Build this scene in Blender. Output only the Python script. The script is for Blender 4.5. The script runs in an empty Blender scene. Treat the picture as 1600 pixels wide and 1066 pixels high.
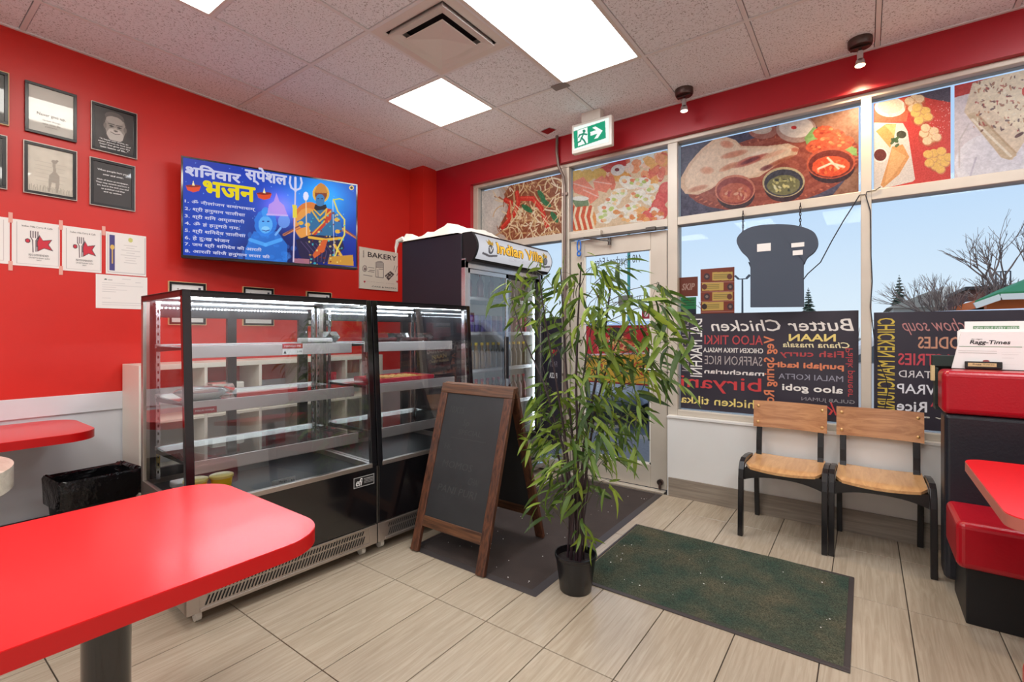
import bpy, math, random
import numpy as np
from mathutils import Matrix, Vector
random.seed(7)
R = math.radians
scene = bpy.context.scene
COL = scene.collection

# ------------------------------------------------------------------ camera
F_PX, YAW, HOR, EYE = 752.4, 0.6326, 519.2, 1.288
cam_data = bpy.data.cameras.new('camera')
cam = bpy.data.objects.new('camera', cam_data)
COL.objects.link(cam)
cam.location = (0, 0, EYE)
cam.rotation_euler = (R(90), 0, YAW)
cam_data.sensor_width = 36
cam_data.lens = F_PX / 1600 * 36
cam_data.shift_y = -(533 - HOR) / 1600
cam_data.clip_start = 0.02
cam_data.clip_end = 500
scene.camera = cam
# ------------------------------------------------------------------ view, sky, sun
scene.view_settings.view_transform = 'Standard'
scene.view_settings.look = 'None'
scene.view_settings.gamma = 1
scene.view_settings.use_curve_mapping = False
scene.view_settings.exposure = 0.0
SKY_STRENGTH = 1.12
PANEL_STRENGTH = 15.5
SUN_STRENGTH = 2.2
world = bpy.data.worlds.new('sky')
scene.world = world
world.use_nodes = True
nt = world.node_tree
nt.nodes.clear()
wo = nt.nodes.new('ShaderNodeOutputWorld')
bg = nt.nodes.new('ShaderNodeBackground')
tc = nt.nodes.new('ShaderNodeTexCoord')
sp = nt.nodes.new('ShaderNodeSeparateXYZ')
cr = nt.nodes.new('ShaderNodeValToRGB')
nt.links.new(tc.outputs['Generated'], sp.inputs[0])
nt.links.new(sp.outputs['Z'], cr.inputs[0])
nt.links.new(cr.outputs[0], bg.inputs[0])
nt.links.new(bg.outputs[0], wo.inputs[0])
cr.color_ramp.elements[0].position = 0.0
cr.color_ramp.elements[0].color = (0.78, 0.88, 0.97, 1)
e = cr.color_ramp.elements.new(0.28)
e.color = (0.50, 0.70, 0.98, 1)
cr.color_ramp.elements[-1].position = 1.0
cr.color_ramp.elements[-1].color = (0.22, 0.42, 0.85, 1)
bg.inputs[1].default_value = SKY_STRENGTH
sun = bpy.data.lights.new('sun', 'SUN')
sun.energy = SUN_STRENGTH
sun.angle = R(0.6)
sun.color = (1, 0.95, 0.88)
sun_o = bpy.data.objects.new('sun', sun)
COL.objects.link(sun_o)
sun_o.rotation_euler = (R(31), 0, R(-20))


# ------------------------------------------------------------------ pixel rays (1600x1066 frame) used to read sizes off planes of the room
def ray(u, v):
    a = (u - 800) / F_PX
    b = -(v - HOR) / F_PX
    c, s = math.cos(YAW), math.sin(YAW)
    return Vector((-s + a * c, c + a * s, b))


CAMP = Vector((0, 0, EYE))


def atx(u, v, x):
    d = ray(u, v)
    return CAMP + d * (x / d.x)


def aty(u, v, y):
    d = ray(u, v)
    return CAMP + d * (y / d.y)


def atz(u, v, z):
    d = ray(u, v)
    return CAMP + d * ((z - EYE) / d.z)


# ------------------------------------------------------------------ materials
def lin(c):
    c = c / 255.0
    return c / 12.92 if c <= 0.04045 else ((c + 0.055) / 1.055) ** 2.4


def rgb(c):
    return (lin(c[0]), lin(c[1]), lin(c[2]), 1)


def newmat(name):
    m = bpy.data.materials.new(name)
    m.use_nodes = True
    m.node_tree.nodes.clear()
    return m, m.node_tree.nodes, m.node_tree.links


def mat(name, col, rough=0.5, metal=0.0, spec=0.5, coat=0.0, var=0.0, vscale=8.0, bump=0.0, bscale=60.0, emit=None, estr=0.0, stretch=(1, 1, 1), coat_rough=0.08, rnd=0.0):
    m, N, L = newmat(name)
    o = N.new('ShaderNodeOutputMaterial')
    p = N.new('ShaderNodeBsdfPrincipled')
    L.new(p.outputs[0], o.inputs[0])
    p.inputs['Base Color'].default_value = rgb(col)
    p.inputs['Roughness'].default_value = rough
    p.inputs['Metallic'].default_value = metal
    p.inputs['Specular IOR Level'].default_value = spec
    p.inputs['Coat Weight'].default_value = coat
    p.inputs['Coat Roughness'].default_value = coat_rough
    if emit:
        p.inputs['Emission Color'].default_value = rgb(emit)
        p.inputs['Emission Strength'].default_value = estr
    tc = N.new('ShaderNodeTexCoord')
    mp = N.new('ShaderNodeMapping')
    mp.inputs['Scale'].default_value = stretch
    L.new(tc.outputs['Object'], mp.inputs[0])
    if var > 0 or rnd > 0:
        n = N.new('ShaderNodeTexNoise')
        n.inputs['Scale'].default_value = vscale
        n.inputs['Detail'].default_value = 5
        L.new(mp.outputs[0], n.inputs[0])
        r = N.new('ShaderNodeMapRange')
        r.inputs[1].default_value = 0.25
        r.inputs[2].default_value = 0.75
        r.inputs[3].default_value = 1 - var
        r.inputs[4].default_value = 1 + var
        L.new(n.outputs[0], r.inputs[0])
        h = N.new('ShaderNodeHueSaturation')
        h.inputs['Color'].default_value = rgb(col)
        L.new(r.outputs[0], h.inputs['Value'])
        if rnd > 0:
            oi = N.new('ShaderNodeObjectInfo')
            r2 = N.new('ShaderNodeMapRange')
            r2.inputs[3].default_value = 1 - rnd
            r2.inputs[4].default_value = 1 + rnd
            L.new(oi.outputs['Random'], r2.inputs[0])
            mm = N.new('ShaderNodeMath')
            mm.operation = 'MULTIPLY'
            L.new(r.outputs[0], mm.inputs[0])
            L.new(r2.outputs[0], mm.inputs[1])
            L.new(mm.outputs[0], h.inputs['Value'])
        L.new(h.outputs[0], p.inputs['Base Color'])
    if bump > 0:
        n2 = N.new('ShaderNodeTexNoise')
        n2.inputs['Scale'].default_value = bscale
        n2.inputs['Detail'].default_value = 4
        L.new(mp.outputs[0], n2.inputs[0])
        b = N.new('ShaderNodeBump')
        b.inputs['Strength'].default_value = bump
        b.inputs['Distance'].default_value = 0.01
        L.new(n2.outputs[0], b.inputs['Height'])
        L.new(b.outputs[0], p.inputs['Normal'])
    return m


def emat(name, col, strength):
    m, N, L = newmat(name)
    o = N.new('ShaderNodeOutputMaterial')
    e = N.new('ShaderNodeEmission')
    e.inputs[0].default_value = rgb(col)
    e.inputs[1].default_value = strength
    L.new(e.outputs[0], o.inputs[0])
    return m


def glassmat(name, tint=(245, 250, 250), ior=1.45, rough=0.0, dirt=0.0, strength=1.0):
    """thin pane: straight-through transparency plus Fresnel mirror reflection"""
    m, N, L = newmat(name)
    o = N.new('ShaderNodeOutputMaterial')
    t = N.new('ShaderNodeBsdfTransparent')
    t.inputs[0].default_value = rgb(tint)
    g = N.new('ShaderNodeBsdfGlossy')
    g.inputs['Roughness'].default_value = rough
    g.inputs[0].default_value = (strength, strength, strength, 1)
    f = N.new('ShaderNodeFresnel')
    f.inputs[0].default_value = ior
    x = N.new('ShaderNodeMixShader')
    L.new(f.outputs[0], x.inputs[0])
    L.new(t.outputs[0], x.inputs[1])
    L.new(g.outputs[0], x.inputs[2])
    last = x
    if dirt > 0:
        d = N.new('ShaderNodeBsdfDiffuse')
        d.inputs[0].default_value = (0.7, 0.7, 0.7, 1)
        n = N.new('ShaderNodeTexNoise')
        n.inputs['Scale'].default_value = 5
        n.inputs['Detail'].default_value = 6
        r = N.new('ShaderNodeMapRange')
        r.inputs[1].default_value = 0.45
        r.inputs[2].default_value = 0.8
        r.inputs[4].default_value = dirt
        L.new(n.outputs[0], r.inputs[0])
        y = N.new('ShaderNodeMixShader')
        L.new(r.outputs[0], y.inputs[0])
        L.new(x.outputs[0], y.inputs[1])
        L.new(d.outputs[0], y.inputs[2])
        last = y
    L.new(last.outputs[0], o.inputs[0])
    return m


def printmat(name, rough=0.5, trans=0.0, estr=0.0, coat=0.0):
    m, N, L = newmat(name)
    o = N.new('ShaderNodeOutputMaterial')
    a = N.new('ShaderNodeAttribute')
    a.attribute_name = 'ink'
    if estr > 0:
        p = N.new('ShaderNodeBsdfPrincipled')
        p.inputs['Base Color'].default_value = (0.01, 0.01, 0.01, 1)
        p.inputs['Roughness'].default_value = 0.3
        p.inputs['Specular IOR Level'].default_value = 0.15
        L.new(a.outputs[0], p.inputs['Emission Color'])
        p.inputs['Emission Strength'].default_value = estr
        L.new(p.outputs[0], o.inputs[0])
        return m
    p = N.new('ShaderNodeBsdfPrincipled')
    p.inputs['Roughness'].default_value = rough
    p.inputs['Coat Weight'].default_value = coat
    p.inputs['Coat Roughness'].default_value = 0.03
    L.new(a.outputs[0], p.inputs['Base Color'])
    if trans > 0:
        t = N.new('ShaderNodeBsdfTranslucent')
        L.new(a.outputs[0], t.inputs[0])
        x = N.new('ShaderNodeMixShader')
        x.inputs[0].default_value = trans
        L.new(p.outputs[0], x.inputs[1])
        L.new(t.outputs[0], x.inputs[2])
        L.new(x.outputs[0], o.inputs[0])
    else:
        L.new(p.outputs[0], o.inputs[0])
    return m


def woodmat(name, c1, c2, rough=0.4, scale=14.0, grain='X', coat=0.2, dist=0.8, ratio=0.1, rnd=True, spec=0.5, lo=0.36, hi=0.64):
    """uneven streaks running along the given axis, darker streaks c2 on c1"""
    m, N, L = newmat(name)
    o = N.new('ShaderNodeOutputMaterial')
    p = N.new('ShaderNodeBsdfPrincipled')
    L.new(p.outputs[0], o.inputs[0])
    p.inputs['Roughness'].default_value = rough
    p.inputs['Coat Weight'].default_value = coat
    p.inputs['Coat Roughness'].default_value = 0.2
    p.inputs['Specular IOR Level'].default_value = spec
    tc = N.new('ShaderNodeTexCoord')
    mp = N.new('ShaderNodeMapping')
    mp.inputs['Scale'].default_value = [scale * (ratio if a == grain else 1) for a in 'XYZ']
    L.new(tc.outputs['Object'], mp.inputs[0])
    if rnd:
        oi = N.new('ShaderNodeObjectInfo')
        cb = N.new('ShaderNodeCombineXYZ')
        mu = N.new('ShaderNodeMath')
        mu.operation = 'MULTIPLY'
        mu.inputs[1].default_value = 37.0
        L.new(oi.outputs['Random'], mu.inputs[0])
        for i in range(3):
            L.new(mu.outputs[0], cb.inputs[i])
        L.new(cb.outputs[0], mp.inputs['Location'])
    n = N.new('ShaderNodeTexNoise')
    n.inputs['Scale'].default_value = 1.0
    n.inputs['Detail'].default_value = 5
    n.inputs['Roughness'].default_value = 0.6
    n.inputs['Distortion'].default_value = dist
    L.new(mp.outputs[0], n.inputs[0])
    r = N.new('ShaderNodeValToRGB')
    r.color_ramp.elements[0].position = lo
    r.color_ramp.elements[0].color = rgb(c2)
    r.color_ramp.elements[1].position = hi
    r.color_ramp.elements[1].color = rgb(c1)
    L.new(n.outputs[0], r.inputs[0])
    L.new(r.outputs[0], p.inputs['Base Color'])
    return m


M = {}
M['red_wall'] = mat('red_wall_paint', (208, 38, 28), 0.38, var=0.05, vscale=2.5, bump=0.05, bscale=30)
M['fascia_light_cast'] = mat('wall_red_light_cast', (172, 14, 32), 0.38, var=0.04, vscale=3)  # wall red turned darker and crimson: the mixed light is put into the colour
M['white_wall'] = mat('white_wall_paint', (222, 220, 217), 0.5, var=0.03, vscale=3)
M['wains'] = mat('wainscot_white', (214, 216, 220), 0.35, var=0.02)
M['alum'] = mat('window_aluminium', (200, 190, 176), 0.42, metal=0.25, var=0.06, vscale=5)
M['alum_dark'] = mat('dark_aluminium', (88, 84, 82), 0.35, metal=0.8)
M['steel'] = mat('brushed_steel', (178, 168, 160), 0.32, metal=0.85, var=0.05, vscale=20, stretch=(1, 1, 30))
M['steel_bright'] = mat('bright_steel', (205, 205, 208), 0.22, metal=0.95)
M['rail'] = mat('shelf_rail_aluminium', (215, 208, 206), 0.38, metal=0.55)
M['black'] = mat('black_gloss', (14, 13, 16), 0.12, coat=0.6)
M['black_matt'] = mat('black_matt', (18, 17, 20), 0.5)
M['black_frame'] = mat('black_paint', (22, 20, 22), 0.28)
M['grille_gap'] = mat('dark_slot', (14, 12, 12), 0.8)
M['baseboard'] = woodmat('taupe_baseboard_tile', (150, 138, 124), (128, 116, 104), 0.45, 60, 'X', 0.1, 0.5, 0.05, rnd=False)
M['dark_base'] = mat('dark_baseboard', (40, 34, 32), 0.5)
M['white_plastic'] = mat('white_plastic', (228, 224, 214), 0.4)
M['white_paper'] = mat('white_paper', (238, 236, 232), 0.45)
M['shelf_white'] = mat('white_laminate', (235, 228, 215), 0.45)
M['glass'] = glassmat('window_glass', (250, 252, 252), 1.45, strength=.18)
M['case_glass'] = glassmat('case_glass', (248, 251, 251), 2.0, dirt=0.05)
M['side_glass'] = glassmat('case_end_glass', (250, 252, 252), 1.5, dirt=0.05)
M['shelf_glass'] = glassmat('shelf_glass', (240, 247, 246), 1.4, dirt=0.10)
M['fridge_glass'] = glassmat('fridge_glass', (235, 242, 245), 2.5)
M['picture_glass'] = mat('picture_print', (240, 238, 230), 0.1)
M['led'] = emat('led_white', (235, 245, 255), 50)
M['added_shelf_glow'] = emat('added_shelf_glow', (240, 246, 255), 14)  # glow for the strips added at the case shelves
M['led_soft'] = emat('led_soft', (235, 245, 255), 9)
M['led_dot'] = emat('led_dot', (240, 248, 255), 30)
M['panel'] = emat('light_panel_warm', (255, 251, 242), PANEL_STRENGTH)
M['panel_cool'] = emat('light_panel_white', (250, 252, 255), PANEL_STRENGTH)
M['grid'] = mat('ceiling_grid', (226, 228, 230), 0.5)
M['vent'] = mat('vent_white', (222, 218, 212), 0.5)
M['vent_dark'] = mat('vent_cavity', (60, 54, 56), 0.8)
M['print'] = printmat('printed_sheet', 0.5)
M['print_gloss'] = printmat('print_under_glass', 0.35, coat=1.0)
M['print_win'] = printmat('window_vinyl', 0.4, trans=0.42)
M['print_film'] = printmat('window_film', 0.4, trans=0.35)
M['print_emit'] = printmat('screen', estr=1.0)
M['print_sign'] = printmat('lit_sign', estr=.9)
M['print_exit'] = printmat('lit_exit', estr=1.1)
M['table_red'] = mat('table_red_laminate', (226, 16, 24), 0.32, spec=0.5, coat=0.2, coat_rough=0.16)
M['table_edge'] = mat('table_red_edge', (190, 6, 12), 0.35)
M['table_edge_brown'] = mat('table_edge_faded', (176, 98, 84), 0.5)
M['vinyl_red'] = mat('red_vinyl', (172, 6, 28), 0.28, var=0.06, vscale=5, bump=0.08, bscale=90)
M['vinyl_black'] = mat('black_vinyl', (26, 28, 36), 0.36, var=0.05, bump=0.1, bscale=90)
M['booth_base'] = mat('booth_base_black', (12, 12, 16), 0.5)
M['chair_wood'] = woodmat('chair_seat_wood', (216, 168, 114), (194, 142, 92), 0.35, 26, 'Y', 0.4, 1.2, 0.12)
M['chair_back_wood'] = woodmat('chair_back_wood', (196, 142, 98), (164, 110, 72), 0.38, 22, 'X', 0.4, 1.6, 0.12)
M['chair_black'] = mat('chair_black_paint', (24, 22, 24), 0.25)
M['brass'] = mat('brass', (222, 178, 120), 0.3, metal=0.7)
M['board_wood'] = woodmat('dark_stained_pine', (104, 62, 40), (56, 31, 21), 0.5, 60, 'Z', 0.1, 0.8, 0.05)
M['board_wood_h'] = woodmat('dark_stained_pine_across', (108, 70, 44), (64, 38, 24), 0.5, 60, 'X', 0.1, 0.8, 0.06)
M['slate'] = mat('chalkboard', (42, 42, 44), 0.55, var=0.18, vscale=6)
M['mat_brown'] = mat('brown_carpet', (62, 52, 49), 0.95, var=0.16, vscale=7, bump=0.5, bscale=300)
M['mat_rubber'] = mat('mat_rubber', (62, 56, 56), 0.5)
M['pot'] = mat('pot_plastic', (20, 19, 22), 0.3)
M['soil'] = mat('dark_soil', (34, 26, 26), 0.9, bump=0.8, bscale=60)
M['stem'] = mat('dark_cane', (48, 32, 38), 0.45, var=0.2, vscale=20)
M['twig'] = mat('twig', (70, 66, 44), 0.6)
M['bin'] = mat('bin_black', (20, 20, 22), 0.4)
M['liner'] = mat('bin_liner', (12, 12, 14), 0.12, bump=0.9, bscale=24)
M['marble'] = woodmat('marble_laminate', (240, 232, 216), (206, 196, 178), 0.3, 10, 'X', 0.3, 2, 0.3)
M['yellow'] = mat('yellow_tub', (250, 208, 20), 0.35)
M['lid'] = mat('tub_lid', (244, 226, 130), 0.35)
M['label_red'] = mat('label_red', (170, 36, 44), 0.5)
M['plastic_clear'] = glassmat('clear_plastic', (250, 250, 250), 1.3, rough=0.1, dirt=0.15)
M['wrap'] = mat('white_wrap', (244, 236, 232), 0.4, bump=0.3, bscale=40)
M['food_pink'] = mat('wrapped_food', (214, 170, 156), 0.5, bump=0.5, bscale=40)
M['tray_red'] = mat('red_wrap', (200, 34, 60), 0.3)
M['cookie'] = mat('cookie', (222, 168, 88), 0.7, var=0.15, vscale=60)
M['dark_cake'] = mat('dark_pastry', (92, 40, 40), 0.6)
M['ink'] = mat('ink_black', (24, 22, 24), 0.6)
M['ink_white'] = mat('ink_white', (236, 236, 236), 0.5)
M['chalk'] = mat('chalk', (104, 104, 104), 0.9)
M['shade_back'] = mat('sign_back', (62, 72, 88), 0.6)
M['chain'] = mat('chain_dark', (40, 36, 40), 0.4, metal=0.6)
M['cable'] = mat('cable_black', (26, 28, 40), 0.5)
M['conduit'] = mat('conduit_grey', (128, 112, 104), 0.35, metal=0.5)
M['blue'] = mat('blue_plastic', (24, 104, 196), 0.35)
M['nickel'] = mat('lamp_nickel', (96, 82, 78), 0.3, metal=0.85)
M['bulb_on'] = emat('bulb_lit', (255, 214, 160), 26)
M['bulb_faint_glow'] = emat('bulb_dim', (255, 226, 210), 3)  # weak glow put into the bulb of the unlit lamp
M['red_plate'] = mat('red_plate', (140, 24, 32), 0.5)
M['tape_grey'] = mat('grey_tape', (132, 128, 126), 0.5)
M['gold_frame'] = mat('pale_frame', (214, 190, 140), 0.4)
M['silver_frame'] = mat('silver_frame', (176, 166, 158), 0.35, metal=0.5)
M['asphalt'] = mat('asphalt', (118, 112, 108), 0.95, var=0.12, vscale=2, bump=0.3, bscale=60)
M['concrete'] = mat('concrete', (160, 146, 134), 0.95, var=0.16, vscale=30, bump=0.3, bscale=60)
M['car_white'] = mat('car_paint', (222, 226, 232), 0.2, coat=0.8)
M['car_glass'] = mat('car_glass', (96, 106, 116), 0.05, coat=1.0)
M['tyre'] = mat('tyre', (36, 38, 44), 0.7)
M['alloy'] = mat('alloy', (170, 172, 178), 0.3, metal=0.8)
M['roof_grey'] = mat('roof_shingle', (120, 112, 98), 0.9, var=0.15, vscale=3)
M['brick_brown'] = mat('brown_wall', (98, 58, 46), 0.9, var=0.2, vscale=2)
M['orange'] = mat('orange_paint', (236, 110, 28), 0.7)
M['green_roof'] = mat('green_roof', (44, 120, 72), 0.7)
M['bark'] = mat('bare_bark', (128, 110, 102), 0.9)
M['bark_pale'] = mat('scrub_twigs', (176, 160, 146), 0.9)
M['needle'] = mat('conifer_green', (58, 76, 62), 0.9, var=0.3, vscale=6)
M['teal'] = mat('teal_pole', (70, 150, 140), 0.5)
M['lamp_post'] = mat('lamp_post', (70, 74, 84), 0.6)


def leafmat(name, c, t):
    m, N, L = newmat(name)
    o = N.new('ShaderNodeOutputMaterial')
    p = N.new('ShaderNodeBsdfPrincipled')
    p.inputs['Roughness'].default_value = 0.45
    oi = N.new('ShaderNodeObjectInfo')
    geo = N.new('ShaderNodeNewGeometry')
    ad = N.new('ShaderNodeMath')
    ad.operation = 'ADD'
    L.new(oi.outputs['Random'], ad.inputs[0])
    L.new(geo.outputs['Random Per Island'], ad.inputs[1])
    fr = N.new('ShaderNodeMath')
    fr.operation = 'FRACT'
    L.new(ad.outputs[0], fr.inputs[0])
    r = N.new('ShaderNodeValToRGB')
    r.color_ramp.elements[0].color = rgb((50, 76, 32))
    r.color_ramp.elements[1].color = rgb((150, 172, 62))
    r.color_ramp.elements[1].position = 1.0
    e = r.color_ramp.elements.new(0.5)
    e.color = rgb(c)
    L.new(fr.outputs[0], r.inputs[0])
    L.new(r.outputs[0], p.inputs['Base Color'])
    tr = N.new('ShaderNodeBsdfTranslucent')
    L.new(r.outputs[0], tr.inputs[0])
    x = N.new('ShaderNodeMixShader')
    x.inputs[0].default_value = t
    L.new(p.outputs[0], x.inputs[1])
    L.new(tr.outputs[0], x.inputs[2])
    L.new(x.outputs[0], o.inputs[0])
    return m


M['leaf'] = leafmat('bamboo_leaf', (92, 120, 48), 0.3)


def ceiling_tile_mat():
    m, N, L = newmat('fissured_ceiling_tile')
    o = N.new('ShaderNodeOutputMaterial')
    p = N.new('ShaderNodeBsdfPrincipled')
    p.inputs['Roughness'].default_value = 0.85
    L.new(p.outputs[0], o.inputs[0])
    tc = N.new('ShaderNodeTexCoord')
    oi = N.new('ShaderNodeObjectInfo')
    mp = N.new('ShaderNodeMapping')
    mp.inputs['Scale'].default_value = (1, 1, 1)
    L.new(tc.outputs['Object'], mp.inputs[0])
    cb = N.new('ShaderNodeVectorMath')
    cb.operation = 'SCALE'
    cb.inputs[0].default_value = (9, 5, 3)
    L.new(oi.outputs['Random'], cb.inputs['Scale'])
    L.new(cb.outputs[0], mp.inputs['Location'])
    n = N.new('ShaderNodeTexNoise')
    n.inputs['Scale'].default_value = 95
    n.inputs['Detail'].default_value = 3
    n.inputs['Roughness'].default_value = 0.7
    n.inputs['Distortion'].default_value = 0.6
    L.new(mp.outputs[0], n.inputs[0])
    r = N.new('ShaderNodeValToRGB')
    r.color_ramp.elements[0].position = 0.36
    r.color_ramp.elements[0].color = rgb((164, 166, 170))
    r.color_ramp.elements[1].position = 0.45
    r.color_ramp.elements[1].color = rgb((238, 244, 250))
    L.new(n.outputs[0], r.inputs[0])
    L.new(r.outputs[0], p.inputs['Base Color'])
    b = N.new('ShaderNodeBump')
    b.inputs['Strength'].default_value = 0.3
    b.inputs['Distance'].default_value = 0.004
    L.new(n.outputs[0], b.inputs['Height'])
    L.new(b.outputs[0], p.inputs['Normal'])
    return m


M['ctile'] = ceiling_tile_mat()
M['ftile'] = woodmat('veined_floor_tile', (182, 168, 148), (164, 149, 129), 0.26, 48, 'Y', 0.2, 1.6, 0.05, spec=0.5)
M['grout'] = mat('grout', (66, 57, 48), 0.9)


def ribmat():
    m, N, L = newmat('green_ribbed_carpet')
    o = N.new('ShaderNodeOutputMaterial')
    p = N.new('ShaderNodeBsdfPrincipled')
    p.inputs['Roughness'].default_value = 0.95
    L.new(p.outputs[0], o.inputs[0])
    tc = N.new('ShaderNodeTexCoord')
    n = N.new('ShaderNodeTexNoise')
    n.inputs['Scale'].default_value = 5
    n.inputs['Detail'].default_value = 6
    L.new(tc.outputs['Object'], n.inputs[0])
    r = N.new('ShaderNodeValToRGB')
    r.color_ramp.elements[0].position = 0.35
    r.color_ramp.elements[0].color = rgb((50, 67, 56))
    r.color_ramp.elements[1].position = 0.7
    r.color_ramp.elements[1].color = rgb((86, 82, 64))
    L.new(n.outputs[0], r.inputs[0])
    n2 = N.new('ShaderNodeTexNoise')
    n2.inputs['Scale'].default_value = 190
    L.new(tc.outputs['Object'], n2.inputs[0])
    mr = N.new('ShaderNodeMapRange')
    mr.inputs[1].default_value = 0.3
    mr.inputs[2].default_value = 0.75
    mr.inputs[3].default_value = 0.55
    mr.inputs[4].default_value = 1.6
    L.new(n2.outputs[0], mr.inputs[0])
    h = N.new('ShaderNodeHueSaturation')
    L.new(r.outputs[0], h.inputs['Color'])
    L.new(mr.outputs[0], h.inputs['Value'])
    L.new(h.outputs[0], p.inputs['Base Color'])
    b = N.new('ShaderNodeBump')
    b.inputs['Strength'].default_value = 0.8
    b.inputs['Distance'].default_value = 0.006
    L.new(n2.outputs[0], b.inputs['Height'])
    L.new(b.outputs[0], p.inputs['Normal'])
    return m


M['mat_green'] = ribmat()

# ------------------------------------------------------------------ objects
W = {}


def setp(o, label=None, cat=None, group=None, kind=None):
    if label:
        o['label'] = label
    if cat:
        o['category'] = cat
    if group:
        o['group'] = group
    if kind:
        o['kind'] = kind
    return o


def thing(name, label, cat, loc=(0, 0, 0), rz=0.0, group=None):
    o = bpy.data.objects.new(name, None)
    o.empty_display_size = 0.1
    COL.objects.link(o)
    o.location = loc
    o.rotation_euler = (0, 0, rz)
    W[o.name] = Matrix.Translation(loc) @ Matrix.Rotation(rz, 4, 'Z')
    return setp(o, label, cat, group)


def link_mesh(name, me, parent=None, origin=None, mtx=None):
    """verts are in world space; they are moved into the parent's frame or about the origin"""
    o = bpy.data.objects.new(name, me)
    COL.objects.link(o)
    if parent is not None:
        w = W[parent.name]
        me.transform(w.inverted())
        o.parent = parent
        W[o.name] = w
    else:
        w = Matrix.Translation(origin or (0, 0, 0))
        me.transform(w.inverted())
        o.location = w.translation
        W[o.name] = w
    return o


class MB:
    def __init__(self, frame=None):
        self.v, self.f, self.m = [], [], []
        self.fr = frame or Matrix.Identity(4)
        self.mi = 0

    def add(self, vs, fs):
        n = len(self.v)
        fr = self.fr
        self.v += [tuple(fr @ Vector(p)) for p in vs]
        self.f += [tuple(i + n for i in f) for f in fs]
        self.m += [self.mi] * len(fs)
        return self

    def box(self, x0, x1, y0, y1, z0, z1, mtx=None):
        vs = [(x0, y0, z0), (x1, y0, z0), (x1, y1, z0), (x0, y1, z0), (x0, y0, z1), (x1, y0, z1), (x1, y1, z1), (x0, y1, z1)]
        if mtx:
            vs = [mtx @ Vector(p) for p in vs]
        return self.add(vs, [(0, 3, 2, 1), (4, 5, 6, 7), (0, 1, 5, 4), (1, 2, 6, 5), (2, 3, 7, 6), (3, 0, 4, 7)])

    def bar(self, p0, p1, w, h, up=(0, 0, 1)):
        p0, p1 = Vector(p0), Vector(p1)
        d = (p1 - p0).normalized()
        s = d.cross(Vector(up))
        if s.length < 1e-4:
            s = d.cross(Vector((1, 0, 0)))
        s.normalize()
        t = s.cross(d).normalized()
        s, t = s * w / 2, t * h / 2
        vs = []
        for p in (p0, p1):
            vs += [p - s - t, p + s - t, p + s + t, p - s + t]
        return self.add(vs, [(0, 3, 2, 1), (4, 5, 6, 7), (0, 1, 5, 4), (1, 2, 6, 5), (2, 3, 7, 6), (3, 0, 4, 7)])

    def cyl(self, p0, p1, r0, r1=None, n=16, caps=True):
        r1 = r0 if r1 is None else r1
        return self.tube([p0, p1], [r0, r1], n, caps)

    def tube(self, pts, r, n=8, caps=True):
        pts = [Vector(p) for p in pts]
        k = len(pts)
        rr = r if isinstance(r, (list, tuple)) else [r] * k
        vs, fs = [], []
        ref = None
        for i, p in enumerate(pts):
            d = (pts[min(i + 1, k - 1)] - pts[max(i - 1, 0)]).normalized()
            if ref is None:
                ref = d.orthogonal().normalized()
            s = (ref - d * ref.dot(d)).normalized()
            ref = s
            t = d.cross(s)
            for j in range(n):
                a = 2 * math.pi * j / n
                vs.append(p + (s * math.cos(a) + t * math.sin(a)) * rr[i])
        for i in range(k - 1):
            for j in range(n):
                a, b = i * n + j, i * n + (j + 1) % n
                fs.append((a, b, b + n, a + n))
        if caps:
            fs.append(tuple(reversed(range(n))))
            fs.append(tuple(range((k - 1) * n, k * n)))
        return self.add(vs, fs)

    def lathe(self, prof, c=(0, 0, 0), n=24, sx=1.0, sy=1.0):
        """prof: (r, z) pairs from bottom to top"""
        vs, fs = [], []
        k = len(prof)
        for r, z in prof:
            for j in range(n):
                a = 2 * math.pi * j / n
                vs.append((c[0] + r * sx * math.cos(a), c[1] + r * sy * math.sin(a), c[2] + z))
        for i in range(k - 1):
            for j in range(n):
                a, b = i * n + j, i * n + (j + 1) % n
                fs.append((a, b, b + n, a + n))
        if prof[0][0] > 1e-5:
            fs.append(tuple(reversed(range(n))))
        if prof[-1][0] > 1e-5:
            fs.append(tuple(range((k - 1) * n, k * n)))
        return self.add(vs, fs)

    def prism(self, pts, z0, z1):
        """pts 2D outline (ccw) extruded in z"""
        n = len(pts)
        vs = [(x, y, z0) for x, y in pts] + [(x, y, z1) for x, y in pts]
        fs = [tuple(reversed(range(n))), tuple(range(n, 2 * n))]
        fs += [(i, (i + 1) % n, n + (i + 1) % n, n + i) for i in range(n)]
        return self.add(vs, fs)

    def quad(self, a, b, c, d):
        return self.add([a, b, c, d], [(0, 1, 2, 3)])

    def build(self, name, m, parent=None, origin=None, smooth=False, bevel=0.0, segs=2, kind=None):
        me = bpy.data.meshes.new(name)
        me.from_pydata(self.v, [], self.f)
        ms = m if isinstance(m, (list, tuple)) else [m]
        for k in ms:
            me.materials.append(M[k] if isinstance(k, str) else k)
        if len(ms) > 1:
            me.polygons.foreach_set('material_index', self.m)
        if smooth:
            me.polygons.foreach_set('use_smooth', [True] * len(me.polygons))
        me.update()
        o = link_mesh(name, me, parent, origin)
        if smooth:
            try:
                me.set_sharp_from_angle(angle=R(38))
            except Exception:
                pass
        if bevel > 0:
            b = o.modifiers.new('edge', 'BEVEL')
            b.width = bevel
            b.segments = segs
            b.limit_method = 'ANGLE'
            b.angle_limit = R(40)
        if kind:
            o['kind'] = kind
        return o


def rot_frame(loc, rz=0, rx=0, ry=0):
    return Matrix.Translation(loc) @ Matrix.Rotation(rz, 4, 'Z') @ Matrix.Rotation(rx, 4, 'X') @ Matrix.Rotation(ry, 4, 'Y')


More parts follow.
